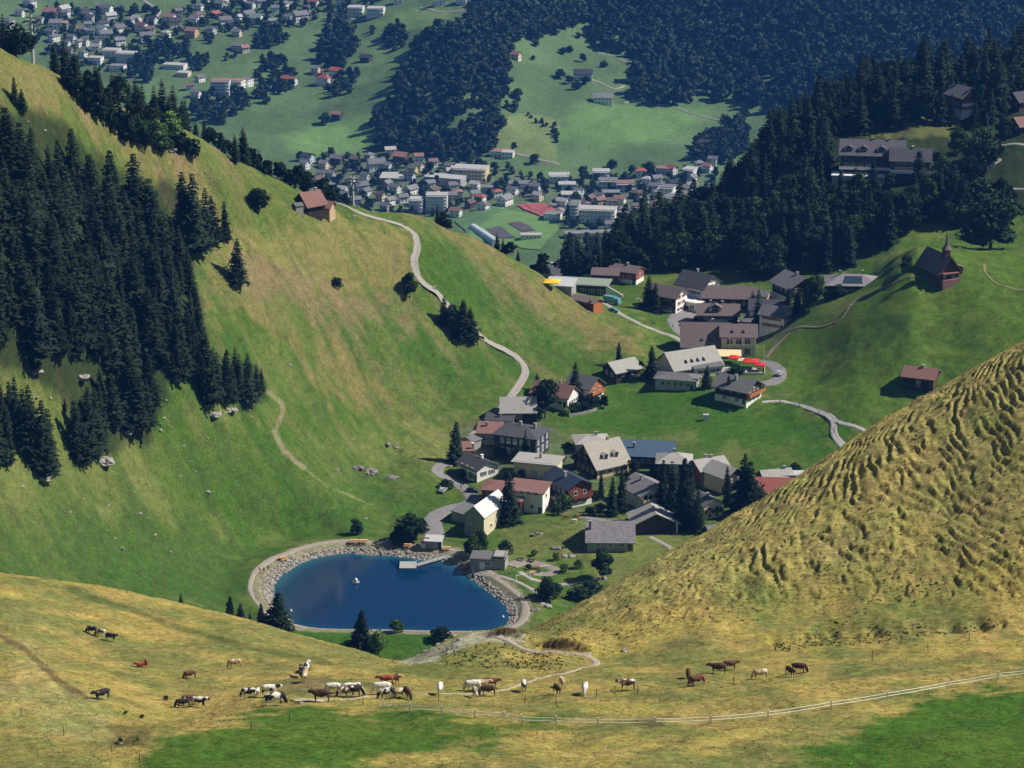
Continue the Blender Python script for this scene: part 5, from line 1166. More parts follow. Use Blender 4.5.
# ------------------------------------------------------------------ cattle
def skin_mesh(name, verts, edges, radii, mats, sub=1):
    me = bpy.data.meshes.new(name); me.from_pydata(verts, edges, [])
    o = bpy.data.objects.new('tmp', me); COL.objects.link(o)
    sk = o.modifiers.new('s', 'SKIN'); o.modifiers.new('b', 'SUBSURF').levels = sub
    for i, r in enumerate(radii):
        me.skin_vertices[0].data[i].radius = (r, r) if not isinstance(r, tuple) else r
    me.skin_vertices[0].data[0].use_root = True
    dg = bpy.context.evaluated_depsgraph_get(); dg.update()
    out = bpy.data.meshes.new_from_object(o.evaluated_get(dg)); out.name = name
    bpy.data.objects.remove(o); out.materials.clear()
    for m in mats: out.materials.append(m)
    out.polygons.foreach_set('use_smooth', [True] * len(out.polygons)); return out
def cow_mesh(pose):
    # x forward; standing height at the back 1.4 m
    V_ = [(-.75,0,1.12),(-.35,0,1.05),(.1,0,1.0),(.5,0,1.08),(.72,0,1.12)]; R_ = [(.31,.33),(.38,.40),(.41,.43),(.35,.38),(.27,.30)]
    E_ = [(1,0),(1,2),(2,3),(3,4)]; V_[0], V_[1] = V_[1], V_[0]; R_[0], R_[1] = R_[1], R_[0]; E_ = [(0,1),(0,2),(2,3),(3,4)]
    def add(p, r, par): V_.append(p); R_.append(r); E_.append((par, len(V_) - 1)); return len(V_) - 1
    if pose == 'graze': pts = [((.90,0,.86),.22),((1.02,0,.55),.18),((1.08,.0,.32),.16),((1.18,.0,.12),.11)]
    elif pose == 'lie': pts = [((.92,0,1.22),.22),((1.06,0,1.32),.18),((1.24,0,1.26),.14),((1.38,0,1.16),.11)]
    else: pts = [((.92,0,1.18),.22),((1.08,0,1.26),.18),((1.26,0,1.16),.15),((1.40,0,1.02),.11)]
    par = 4
    for p, r in pts:
        par = add(p, r, par)
        if par == 6: hd = par
    hx, hy, hz = V_[hd]
    for s in (-1, 1): add((hx - .02, s * .24, hz + .06), .035, hd)
    lie = pose == 'lie'
    for s in (-1, 1):
        k = add((-.74, s * .2, .85), .15, 1)
        if lie: k = add((-.5, s * .42, .62), .1, k); add((-.1, s * .42, .5), .05, k)
        else: k = add((-.86, s * .2, .52), .075, k); k = add((-.8, s * .2, .25), .05, k); add((-.78, s * .2, 0.02), .055, k)
        k = add((.56, s * .2, .8), .13, 3)
        if lie: k = add((.7, s * .3, .55), .07, k); add((.4, s * .36, .5), .05, k)
        else: k = add((.58, s * .2, .42), .065, k); k = add((.57, s * .2, .2), .045, k); add((.6, s * .2, 0.02), .055, k)
    k = add((-.98, 0, 1.2), .05, 1); k = add((-1.06, 0, .85), .025, k); add((-1.06, 0, .6), .045, k)
    if not lie: add((-.45, 0, .72), .13, 0)
    if lie: V_[:] = [(x, y, z - .45) for x, y, z in V_]
    return skin_mesh('cow', V_, E_, R_, [bpy.data.materials.get('x')] if False else [mat('coat', (.2, .1, .05))])
def coat(name, c1, c2, thr, scale=1.6):
    m = bpy.data.materials.new(name); m.use_nodes = True; N = m.node_tree.nodes; L = m.node_tree.links; b = N['Principled BSDF']; b.inputs['Roughness'].default_value = .8
    tc = N.new('ShaderNodeTexCoord'); oi = N.new('ShaderNodeObjectInfo'); ad = N.new('ShaderNodeVectorMath'); ad.operation = 'ADD'
    sc = N.new('ShaderNodeVectorMath'); sc.operation = 'SCALE'; sc.inputs[0].default_value = (13, 7, 5); L.new(oi.outputs['Random'], sc.inputs['Scale'])
    L.new(tc.outputs['Object'], ad.inputs[0]); L.new(sc.outputs[0], ad.inputs[1])
    no = N.new('ShaderNodeTexNoise'); no.inputs['Scale'].default_value = scale; no.inputs['Detail'].default_value = 1; L.new(ad.outputs[0], no.inputs['Vector'])
    cr = N.new('ShaderNodeValToRGB'); cr.color_ramp.elements[0].position = thr - .02; cr.color_ramp.elements[1].position = thr + .02
    cr.color_ramp.elements[0].color = (*c1, 1); cr.color_ramp.elements[1].color = (*c2, 1); L.new(no.outputs[0], cr.inputs[0]); L.new(cr.outputs[0], b.inputs['Base Color'])
    return m
W_ = (.70, .66, .58); K_ = (.018, .015, .014); B_ = (.13, .045, .02); D_ = (.05, .02, .012); T_ = (.42, .28, .15); RD_ = (.30, .07, .02)
COATS = {'pied': coat('black_and_white_coat', K_, W_, .52), 'black': coat('black_coat', K_, W_, .66), 'brown': coat('brown_coat', B_, W_, .68), 'bpied': coat('brown_and_white_coat', B_, W_, .53),
         'dark': coat('dark_brown_coat', D_, B_, .6), 'white': coat('white_coat', W_, T_, .7), 'tan': coat('tan_coat', T_, W_, .58), 'red': coat('red_coat', RD_, B_, .6)}
CM = {p: cow_mesh(p) for p in ('graze', 'stand', 'lie')}
COWS = [(92,634,'black','graze',160,'dark cow with pale rump, leftmost of the three in a row on the upper pasture',.95),(101,637,'pied','graze',165,'black and white cow, middle of the three in a row on the upper left pasture',.95),(111,641,'black','stand',-20,'dark cow, rightmost of the three in a row on the upper left pasture',.95),
 (142,667,'red','lie',200,'red cow lying down alone under the three in a row',.95),(102,700,'black','stand',-150,'black cow standing alone facing away on the far left pasture',1.15),(190,679,'brown','graze',200,'brown cow grazing uphill of the small hollow',.95),(235,668,'tan','graze',190,'light brown cow grazing near the crest of the left pasture',1.05),
 (183,708,'black','graze',190,'black cow at the left of the tight trio on the left pasture',1.05),(190,705,'brown','graze',10,'brown cow at the rear of the tight trio on the left pasture',1.1),(199,707,'pied','stand',-10,'black and white cow at the right of the tight trio on the left pasture',1.15),
 (249,698,'pied','graze',185,'pied cow grazing left of the pair with crossed backs',1.1),(257,697,'white','stand',80,'white cow seen from behind beside the grazing black and white one',.8),(270,696,'pied','stand',10,'black and white cow, rear one of the pair with crossed backs',1.25),(275,706,'pied','graze',20,'black and white cow, front one of the pair with crossed backs',1.45),
 (302,678,'black','stand',100,'black cow, left of the three huddled on the bare earth patch',1.2),(307,673,'pied','stand',80,'black and white cow, rear right of the three huddled on the bare earth patch',1.2),(305,681,'tan','stand',-95,'pale cow facing the camera in front of the two on the bare earth patch',1.15),
 (321,702,'dark','stand',175,'brown cow standing sideways at the end of the sandy trail',1.3),(333,693,'white','graze',185,'white cow behind the brown one at the end of the sandy trail',1.1),(346,697,'bpied','graze',190,'brown and white cow in the middle of the row right of the trail',1.2),(350,693,'white','stand',10,'white backed cow behind the brown and white one',1.1),(354,697,'black','graze',5,'black cow at the right end of the row right of the trail',1.3),
 (382,694,'white','graze',185,'white cow with a long pale back behind the trail',1.3),(386,685,'red','stand',185,'red-brown cow standing behind the long white one',1.1),(392,684,'brown','stand',0,'brown cow just right of the red-brown one',1.0),(397,683,'dark','stand',-85,'dark cow facing the camera, up and right of the red-brown one',.9),
 (387,699,'pied','graze',190,'black and white cow grazing in front of the long white one',1.2),(400,698,'tan','graze',200,'tan cow at the right side of the herd in the middle',1.1),(407,698,'dark','graze',-60,'dark brown cow at the right end of the herd in the middle',1.1),
 (440,694,'white','stand',-90,'white cow facing the camera alone in the middle of the pasture',1.15),(473,691,'white','graze',185,'white cow on the left of the dense group in the middle of the pasture',1.2),(475,697,'bpied','graze',100,'brown and white cow below the white one of the dense group',1.0),(482,690,'tan','stand',5,'tan cow in the centre of the dense group',1.15),(491,688,'brown','stand',0,'reddish brown cow at the upper right of the dense group',1.1),(488,696,'dark','graze',180,'dark brown cow in the front of the dense group',1.15),
 (524,691,'pied','stand',-85,'black and white cow facing the camera right of the dense group',1.1),(557,694,'dark','stand',-70,'dark cow seen head on behind the wooden post',1.0),(562,687,'tan','graze',100,'cream cow just behind the dark one by the wooden post',1.0),(585,694,'white','graze',-100,'white cow grazing towards the camera right of the wooden post',1.1),
 (627,690,'bpied','stand',180,'brown cow with a dark head standing sideways in the centre right of the pasture',1.2),(688,678,'dark','graze',-90,'dark brown cow seen head on, leftmost of the right group',.95),(697,686,'brown','graze',200,'brown cow grazing left in front of the right group',1.2),(718,674,'dark','stand',175,'dark brown cow walking left in the right group',1.25),(730,670,'brown','stand',5,'brown cow behind the dark brown walking one',1.1),
 (760,679,'tan','graze',190,'grey tan cow grazing between the two groups on the right',1.15),(790,676,'dark','stand',-60,'dark cow, left one of the rightmost pair',1.0),(799,673,'dark','graze',-8,'dark brown cow grazing right, right one of the rightmost pair',1.15),
 (566,519,'red','graze',10,'red cow in the little paddock above the long barn, left one',1.0),(578,517,'red','lie',10,'red cow lying in the little paddock above the long barn',1.0),(574,523,'white','graze',180,'white and brown cow in the little paddock above the long barn',1.0)]
for (u, v, ct, pose, hd, lb, s) in COWS:
    p = hit(u, v, 250, 460) if v > 600 else hit(u, v, 780, 950)
    o = link('cow', CM[pose].copy() if False else CM[pose], None, p + Vector((0, 0, .02)), radians(hd), s * .94 if v > 600 else .95)
    o.material_slots[0].link = 'OBJECT'; o.material_slots[0].material = COATS[ct]
    tag(o, lb[:], 'cow', 'cattle grazing on the pasture')
# ------------------------------------------------------------------ fences
PW = mat('white_post', (.85, .84, .82), .7, .05); PWD = mat('grey_wood_post', (.22, .18, .14), .9, .3, 4)
FP = [(383,707),(410,711),(442,713.5),(475,717),(504,719),(521.5,723),(556,724),(598,726),(655,725),(711,723),(768,718),(831,708),(887,699),(947,688),(998,679),(1040,674)]
fence = thing('electric_fence', 'white tape fence on thin white posts crossing the whole front pasture', 'fence', hit(556, 724, 250, 420))
fo = Vector(fence.location); FPW = [hit(u, v + 1, 250, 420) - fo for u, v in FP]
for p in FPW:
    m = MB(); m.box(-.075, -.075, -.3, .075, .075, 1.2); m.build('post', PW, fence).location = p
for zz in (.95, .55):
    m = MB()
    for a, b in zip(FPW[:-1], FPW[1:]):
        q0 = a + Vector((0, 0, zz)); 
        for k in range(6):
            f0, f1 = k / 6, (k + 1) / 6; A = a.lerp(b, f0); B = a.lerp(b, f1)
            sag = lambda f: -.06 * 4 * f * (1 - f)
            m.tube(A + Vector((0, 0, zz + sag(f0))), B + Vector((0, 0, zz + sag(f1))), .032, .032, 4)
    m.build('tape', PW, fence)
POSTS = [(363,706,'short dark post where the white tape fence begins'),(289,722,'wooden post at the upper edge of the bright green patch'),(21,717,'wooden post near the left edge of the photo'),(64,735,'wooden post left of the muddy hollow'),(140,763,'wooden post at the bottom below the muddy hollow'),(112,752,'short stake beside the muddy hollow'),(251,730,'wooden post left of the bright green patch'),(525,703,'thin stake left of the dark cow seen head on'),
 (556.5,705,'stout post in front of the dark cow seen head on'),(596,698,'wooden post right of the grazing white cow'),(637.5,694,'wooden post right of the brown sideways cow'),(733.5,685,'wooden post under the walking dark brown cow'),(872,659,'wooden post on the slope foot right of the rightmost cows'),(928,650,'thin stake at the start of the scarp wire'),(969,641,'wooden post beside the scarp on the right'),(438.5,701,'wooden post below the white cow facing the camera'),
 (480,697,'thin stake inside the dense group of cows'),(452,649,'tall thin post on the gravel track'),(447,653,'short post left of the tall one on the gravel track'),(127,593,'thin pole on the left crest'),(393,663,'white topped post at the lower end of the left crest'),(388,659,'wooden post on the left crest close to its lower end'),(376,655,'wooden post on the left crest above the leafy tree'),(360,650,'wooden post on the left crest at the conifer')]
for u, v, lb in POSTS:
    o = MB(); h_ = 1.25; o.box(-.06, -.06, -.3, .06, .06, h_, .015); q = o.build('fence_post', PWD); q.location = hit(u, v, 250, 440); q.rotation_euler = (random.uniform(-.08, .08), random.uniform(-.1, .1), 0); tag(q, lb, 'post', 'wooden posts on the pasture')
o = MB(); o.box(-.05, -.05, -.3, .05, .05, 1.2); q = o.build('fence_post', PW); q.location = hit(435, 664, 350, 420); q.rotation_euler = (0, -.35, 0); tag(q, 'leaning white post on the mound beside the gravel track', 'post')

# ------------------------------------------------------------------ the town in the valley
FW = {'w': wm('far_white_wall', (.74, .73, .70), var=.06, scale=.2), 'c': wm('far_cream_wall', (.66, .58, .42), var=.06, scale=.2), 'g': wm('far_grey_wall', (.36, .36, .37), var=.1, scale=.2),
      'd': wm('far_dark_timber', (.07, .05, .04), var=.2, scale=.3), 'o': wm('far_orange_wall', (.60, .36, .2), var=.1, scale=.2), 'y': wm('far_yellow_wall', (.66, .54, .25), var=.08, scale=.2), 'b': wm('far_blue_wall', (.50, .58, .66), var=.08, scale=.2)}
FR = {'g': wm('far_grey_roof', (.17, .17, .18), var=.2, scale=.4, rand=.25), 'p': wm('far_pink_roof', (.28, .15, .13), var=.2, scale=.4, rand=.15), 'r': wm('far_red_roof', (.36, .10, .08), var=.2, scale=.4),
      'd': wm('far_dark_roof', (.05, .05, .06), var=.2, scale=.4), 'b': wm('far_brown_roof', (.15, .10, .09), var=.25, scale=.4, rand=.2), 'l': wm('far_light_roof', (.40, .39, .38), var=.1, scale=.4), 'n': wm('far_green_roof', (.22, .28, .23), var=.15, scale=.4)}
WN = {'w': 'white', 'c': 'cream', 'g': 'grey', 'd': 'dark', 'o': 'orange', 'y': 'yellow', 'b': 'bluish white'}
RN = {'g': 'grey', 'p': 'faded red', 'r': 'red', 'd': 'dark', 'b': 'brown', 'l': 'pale', 'n': 'greenish'}
FGL = mat('far_glass', (.06, .08, .11), .3, .1)
FMESH = {}
def fmesh(L, W, h, rise, typ):
    key = (L, W, h, rise, typ)
    if key in FMESH: return FMESH[key]
    l, w = L / 2, W / 2; mb = MB()
    if typ == 'gable':
        mb.add([(-l,-w,-4),(l,-w,-4),(l,w,-4),(-l,w,-4),(-l,-w,h),(l,-w,h),(l,w,h),(-l,w,h),(l,0,h+rise),(-l,0,h+rise)],[(0,1,5,4),(2,3,7,6),(1,2,6,8,5),(3,0,4,9,7)])
    else: mb.box(-l, -w, -4, l, w, h)
    mb.mi = 1; fl = max(1, int(h // 2.7))
    for f in range(fl):
        z = f * (h / fl) + .9; n = max(2, int(L / 3.2))
        for i in range(n):
            x = -l + L * (i + .5) / n
            for s in (-1, 1): mb.box(x - .6, min(s*w, s*(w+.06)), z, x + .6, max(s*w, s*(w+.06)), z + 1.3)
        n = max(2, int(W / 3.4))
        for i in range(n):
            y = -w + W * (i + .5) / n
            for s in (-1, 1): mb.box(min(s*l, s*(l+.06)), y - .6, z, max(s*l, s*(l+.06)), y + .6, z + 1.3)
    wallm = mb.mesh('wall', [FW['w'], FGL])
    r = MB()
    if typ == 'gable':
        pr = roof_profile(W, h, rise, .9, .3); vs = [(-l-.9,a,b) for a,b in pr] + [(l+.9,a,b) for a,b in pr]
        r.add(vs, [(i,(i+1)%6,6+(i+1)%6,6+i) for i in range(6)] + [(5,4,3,2),(0,5,2,1),(11,8,9,10),(6,7,8,11)])
    elif typ == 'hip':
        L2, W2 = l+.8, w+.8; rl = max(L2-W2, .1); r.add([(-L2,-W2,h),(L2,-W2,h),(L2,W2,h),(-L2,W2,h),(-rl,0,h+rise),(rl,0,h+rise)],[(0,1,5,4),(1,2,5),(2,3,4,5),(3,0,4),(3,2,1,0)])
    else: r.box(-l-.3, -w-.3, h+.02, l+.3, w+.3, h+.5)
    roofm = r.mesh('roof', [FR['g']])
    bm_ = None
    if typ == 'flat' and h > 6:
        b = MB()
        for f in range(1, fl + 1): b.box(-l+.5, -w-1.4, f*h/fl-1.2, l-.5, -w-.07, f*h/fl-.2)
        bm_ = b.mesh('balcony_band', [FW['w']])
    FMESH[key] = (wallm, roofm, bm_); return FMESH[key]
FAR_N = []
def far_house(u, v, wpx, wc, rc, typ='gable', yaw=None, h=None, depth=None, label=None, group=None, name='house', y0=2100, world=None, cat='house'):
    p = hit(u, v, y0, 3300) if world is None else Vector(world); s = px_per_m(p.y, p.z)
    L = max(7, wpx * .9 / s); L = round(L / 1.5) * 1.5; W = round((depth or min(11, L * .75)) / 1.5) * 1.5
    h = h or (8 if typ == 'flat' else (5.5 if L < 12 else 6.5)); rise = W * .32
    yaw = random.choice([-32, -28, 25, -40, 55, 8]) + random.uniform(-8, 8) if yaw is None else yaw
    wmh, rmh, bal = fmesh(L, W, h, rise, typ)
    where = 'the far upper hamlet' if v < 100 else 'the far valley town'
    if not label:
        form = {'gable': 'gabled', 'hip': 'hip roofed', 'flat': 'flat roofed'}[typ]
        label = f'small {WN[wc]} {form} house with {RN[rc]} roof in {where}'.replace('faded red', 'reddish'); group = f'{WN[wc]} {form} houses with {RN[rc]} roofs in {where}'
    o = thing(name, label, cat, (p.x, p.y, p.z), radians(yaw), group)
    a = link('wall', wmh, o); a.material_slots[0].link = 'OBJECT'; a.material_slots[0].material = FW[wc]
    b = link('roof', rmh, o); b.material_slots[0].link = 'OBJECT'; b.material_slots[0].material = FR[rc]
    if bal: link('balcony', bal, o)
    FAR_N.append((p.x, p.y)); return o
for (u, v, w_, wc, rc, typ, lb) in [
 (51,17,16,'d','p','gable','big farmhouse with faded red roof at the left end of the upper hamlet'),(107,13,12,'w','g','gable','white gabled house beside the bend of the hamlet road'),(192,36,13,'o','p','gable','orange house with faded red roof under the field with trees'),(170,22,13,'w','p','gable','house with faded red roof right of the field with two trees'),
 (237,36,10,'c','g','gable','tall cream house over the curved hedge of the upper hamlet'),(238,50,11,'c','g','gable','lower cream house at the end of the upper hamlet'),
 (366,62,11,'d','d','gable','dark barn alone on the far meadow right of the big tree clump'),(336,75,11,'w','r','gable','red roofed house behind the little white church'),(337,87,9,'d','p','gable','dark house with faded red roof right of the little white church'),(316,73,7,'c','g','gable','cream house behind the little white church'),(286,83,8,'w','r','gable','red roofed house left of the little white church'),
 (337,119,10,'d','p','gable','small barn beside the lone round tree on the far meadow'),(401,162,15,'d','p','gable','brown house with long faded red roof below the wooded spur'),(337,163,13,'d','g','gable','dark house with grey roof at the top left of the town'),
 (583,79,20,'w','d','gable','big farmhouse with a dark roof on the far hillside meadow'),(603,103,20,'w','g','gable','long white farmhouse on the far hillside meadow'),(515,59,12,'c','p','gable','tall cream house with faded red roof at the edge of the far wood'),(706,150,16,'d','d','gable','dark house at the wood edge above the right end of the town'),
 (475,189,9,'w','l','gable','white gable house in front of the yellow end of the industrial hall')]:
    far_house(u, v, w_, wc, rc, typ, label=lb, yaw=-25 if u not in (583, 603) else -3)
for (u, v, w_, wc, rc, h, dp, yaw, lb) in [
 (356,14,17,'w','l',8,12,-8,'left one of two white apartment blocks on the upper edge of the far meadow'),(376,15,19,'w','l',8,12,-8,'right one of two white apartment blocks on the upper edge of the far meadow'),
 (112,56,18,'w','l',7,12,-12,'left terraced white block at the foot of the upper hamlet'),(127,61,22,'w','l',9,12,-12,'right terraced white block at the foot of the upper hamlet'),(96,62,14,'w','l',5,10,-12,'low white block left of the terraced pair'),(118,70,16,'w','g',5,10,-12,'low grey roofed block below the terraced pair'),
 (175,68,24,'w','l',4,12,-14,'wide low white building left of the meadow edge trees'),(184,76,14,'c','l',4,10,-14,'low cream building under the wide low white one'),(221,93,20,'b','p',13,12,-4,'tall bluish white block with faded red roof at the meadow foot'),(238,88,14,'w','p',8,10,-20,'white wing behind the tall bluish white block'),(247,86,10,'w','g',7,10,-30,'white building at the right end beside the tall bluish white block'),
 (445,182,44,'g','l',5,15,-19,'long low industrial hall with a pale roof'),(471,178,38,'y','l',10,16,-12,'taller industrial hall with a yellow end wall'),(392,180,24,'g','l',4,22,-5,'flat pale roofed hall left of the industrial halls'),(487,192,14,'g','g',5,10,0,'grey hall right of the white gable house'),
 (437,210,24,'w','l',14,12,-3,'white block with blue balconies above the green ridge'),(417,212,15,'w','l',12,12,-8,'white block left of the one with blue balconies'),(500,156,20,'w','p',5,12,-10,'white villa with faded red roof above the town meadow, left part'),(508,158,12,'w','l',6,10,-10,'white villa wing above the town meadow, right part'),
 (520,188,24,'w','g',5,14,0,'terraced apartment house at the left of the stepped blocks'),(559,182,23,'w','l',7,13,0,'upper terraced apartment house in the middle of the stepped blocks'),(567,190,19,'b','l',6,12,0,'middle terraced apartment house of the stepped blocks'),(571,200,22,'w','l',6,13,0,'lowest terraced apartment house of the stepped blocks'),
 (601,178,18,'w','l',7,12,0,'upper terraced apartment house right of the dark round tree'),(608,187,21,'b','g',7,12,0,'middle terraced apartment house right of the dark round tree'),(625,191,21,'w','p',8,13,0,'terraced apartment house with a faded red roof'),(611,196,20,'d','g',4,10,0,'dark low block below the terraced apartment houses'),
 (597,223,42,'w','l',13,13,-10,'large white school building beside the sports ground'),(575,222,8,'g','g',17,13,-10,'dark sided tower at the left end of the large white school'),(589,238,56,'y','g',5,10,8,'long low cream hall in front of the large white school'),(553,219,17,'w','g',5,12,-12,'low white gym hall between the red track and the school'),
 (531,238,22,'w','l',3,7,0,'small pavilion below the dark sports courts'),(671,206,14,'y','g',9,12,-30,'yellow apartment house close to the dark wood, left one'),(682,203,12,'y','g',9,12,-30,'yellow apartment house close to the dark wood, right one'),(668,194,16,'w','g',7,12,-20,'large grey roofed white block behind the yellow apartment houses'),
 (640,214,18,'b','b',8,12,8,'bluish block with brown roof next to the dark wood'),(690,176,14,'w','l',7,12,-25,'white block cut off by the dark wood'),(663,173,15,'g','p',5,11,-10,'grey building with pinkish roof in the row of red roofs')]:
    far_house(u, v, w_, wc, rc, 'flat', yaw, h, dp, lb, name='apartment_block' if h > 6 else 'hall', cat='building')
EX = [(66,17,6,'w','g'),(56,28,12,'w','g'),(63,28,9,'w','p'),(88,19,13,'w','g'),(100,10,10,'d','g'),(80,33,8,'w','b'),(84,34,6,'w','g'),(91,35,6,'b','g'),(103,34,13,'w','n'),(119,33,13,'w','g'),(130,24,10,'w','g'),(137,22,9,'w','l'),(153,23,9,'w','d'),(166,37,10,'w','l'),(142,31,12,'w','b'),(150,33,9,'w','b'),(54,41,12,'w','g'),(66,47,10,'w','g'),(79,46,8,'w','g'),(85,45,9,'w','g'),(95,51,8,'w','g'),(99,46,8,'w','g'),(72,54,9,'w','b'),(83,57,8,'w','g'),
 (198,20,13,'w','b'),(199,10,10,'w','g'),(215,18,10,'d','r'),(205,4,8,'w','p'),(225,25,12,'w','g'),(232,27,8,'w','g'),(243,3,8,'c','b'),(251,8,10,'w','g'),(262,6,12,'w','g'),(248,19,12,'w','g'),(240,21,8,'w','l'),(257,23,14,'w','n'),(275,12,8,'w','g'),(272,25,8,'w','g'),(245,52,6,'c','p'),(200,82,10,'w','g'),(196,97,10,'w','g'),(190,90,8,'w','b'),(30,6,12,'w','g'),(8,26,12,'w','g'),(20,16,9,'w','g'),(315,6,9,'w','r'),(300,20,16,'w','g'),(289,21,10,'w','g'),(306,12,8,'w','b'),(285,8,8,'w','g'),(340,4,10,'w','g'),(398,3,10,'w','g'),(440,5,13,'w','l'),(463,3,13,'w','g'),(293,84,5,'w','p'),
 (305,168,7,'w','g'),(330,178,11,'g','g'),(350,184,10,'w','g'),(355,164,10,'d','b'),(369,160,9,'g','g'),(376,169,18,'w','g'),(388,170,9,'w','g'),(419,161,8,'w','p'),(413,173,9,'y','g'),(395,192,12,'w','g'),(411,194,13,'w','g'),(403,202,10,'w','g'),(343,194,10,'w','l'),(381,200,9,'c','b'),(366,196,9,'b','g'),(390,205,9,'w','g'),(330,190,9,'w','g'),(322,178,8,'w','g'),(419,170,8,'c','g'),(452,200,10,'c','g'),(458,197,10,'c','p'),(456,216,12,'w','p'),(480,202,12,'w','r'),(470,208,9,'d','b'),(483,210,11,'w','g'),(505,205,15,'w','g'),(497,197,8,'w','r'),(538,200,10,'c','l'),(590,203,9,'d','b'),(600,205,10,'o','p'),(620,204,12,'w','p'),(585,209,8,'d','b'),(612,206,8,'c','b'),
 (641,176,11,'w','r'),(647,184,9,'w','l'),(657,183,9,'w','g'),(672,173,10,'w','r'),(655,191,12,'w','g'),(657,197,9,'w','g'),(635,198,12,'d','b'),(655,210,10,'c','p'),(630,226,10,'w','g'),(645,224,10,'b','g'),(622,214,9,'b','g'),(708,171,10,'w','o'),(713,164,8,'w','g'),(699,168,9,'w','g'),(636,232,9,'w','g'),(460,184,8,'w','b'),(430,188,8,'w','g'),(434,195,9,'c','b')]
for (u, v, w_, wc, rc) in EX:
    far_house(u, v, w_, wc, rc if rc in FR else 'p', 'hip' if random.random() < .2 else 'gable')
n_fill = 0
fr2 = random.Random(77)
for (poly, sp) in [([(300,160),(425,152),(470,186),(525,186),(560,196),(640,196),(700,165),(700,190),(640,236),(600,232),(560,205),(470,212),(415,218),(330,205)], 19), ([(40,12),(80,8),(135,26),(200,2),(330,0),(300,26),(255,30),(180,36),(135,44),(60,60),(35,35)], 23)]:
    for (x, y, z, u, v) in scatter(poly, sp, 2200, 3200, 5, .3):
        if min((x - a) ** 2 + (y - b) ** 2 for a, b in FAR_N) < 15 ** 2 or len(FAR_N) > 284 or (495 < u < 562 and 200 < v < 240): continue
        far_house(u, v, fr2.uniform(8, 13), fr2.choice('wwwwcgb'), fr2.choice('gggggbdl'), world=(x, y, z)); n_fill += 1
print('far houses', len(FAR_N), n_fill)
cp = hit(322, 84, 2100, 3300); o = thing('church', 'little white church with red roof and pointed ridge turret on the far slope', 'church', cp, radians(-25))
m = MB(); m.box(-5, -4, -3, 5, 4, 7); m.tube((5, 0, -3), (5, 0, 7), 4, 4, 8); m.build('wall', FW['w'], o)
m = MB(); m.prism([(-4.8, 6.8), (4.8, 6.8), (0, 11)], -5.4, 5.2); m.tube((5, 0, 7), (5, 0, 10.6), 4.5, .2, 8); m.build('roof', FR['r'], o)
m = MB(); m.box(-.9, -.9, 10, .9, .9, 13); m.cone((0, 0), 1.4, 13, 18, 6); m.build('bell_turret', FR['r'], o)
# sports ground: thin sheets on the valley floor
def sheet(name, px, m, lift=.5, kind='structure', y0=2100, y1=3300):
    P = [hit(u, v, y0, y1) for u, v in px]; n = 14; vs = []
    for i in range(n + 1):
        for j in range(n + 1):
            a, b = i / n, j / n; q = P[0] * (1-a) * (1-b) + P[1] * a * (1-b) + P[2] * a * b + P[3] * (1-a) * b; vs.append((q.x, q.y))
    vs = np.array(vs); z = ground(vs[:, 0], vs[:, 1]) + lift; idx = np.arange((n+1)**2).reshape(n+1, n+1)
    q = np.stack([idx[:-1, :-1], idx[1:, :-1], idx[1:, 1:], idx[:-1, 1:]], -1).reshape(-1, 4)
    o = link(name, np_mesh(name, np.concatenate([vs, z[:, None]], 1), q, [m])); o['kind'] = kind; return o
sheet('field', [(462,238),(540,250),(565,225),(495,206)], mat('sports_turf', (.12, .22, .06), .95, .15, .05), .5)
sheet('field', [(455,222),(468,236),(503,210),(490,206)], mat('crop_field', (.09, .17, .06), .95, .2, .05), .7)
sheet('sports_track', [(517,206),(546,221),(551,219),(523,205)], mat('red_track', (.34, .09, .09), .9, .15, .1), 1.0)
sheet('sports_track', [(524,205),(548,217),(556,211),(545,204)], MATS['red_track'], 1.1)
sheet('sports_court', [(508,224),(523,233),(535,231),(520,222)], mat('dark_court', (.085, .075, .085), .9, .2, .1), 1.0)
sheet('sports_court', [(486,229),(500,239),(516,238),(500,227)], MATS['dark_court'], 1.0)
a, b = hit(473, 229, 2100, 3300), hit(497, 245, 2100, 3300)
o = thing('greenhouse', 'long white tunnel greenhouse beside the sports ground', 'greenhouse', a); d_ = b - a; d_.z = ground(np.array([b.x]), np.array([b.y]))[0] - a.z
m = MB(); m.tube((0, 0, .5), tuple(d_ + Vector((0, 0, .5))), 4, 4, 14); m.build('tunnel_cover', FW['b'], o)
m = MB()
for k in range(11): q = d_ * (k / 10); m.tube(tuple(q + Vector((0, 0, .5)) - d_.normalized() * .2), tuple(q + Vector((0, 0, .5)) + d_.normalized() * .2), 4.15, 4.15, 14)
m.build('hoops', FW['g'], o)
for px, wd in [([(592,80),(600,83),(608,87),(616,89),(624,86)], 2.5),([(598,53),(612,56),(624,62),(638,69)], 2),([(624,103),(640,101),(660,105),(676,107),(692,114),(708,118),(738,123)], 2.5),([(142,0),(150,5),(159,10),(157,16),(150,22),(145,26)], 4),([(513,153),(524,156),(540,160),(560,165)], 3),([(469,231),(486,219),(503,208)], 2.5),([(420,8),(440,12),(470,10)], 3),([(552,203),(562,210),(570,214)], 5),([(318,14),(335,16),(350,19),(370,20)], 3)]:
    ribbon('road', px, wd, ASPH, 2100, 3300, lift=.6, step=4)
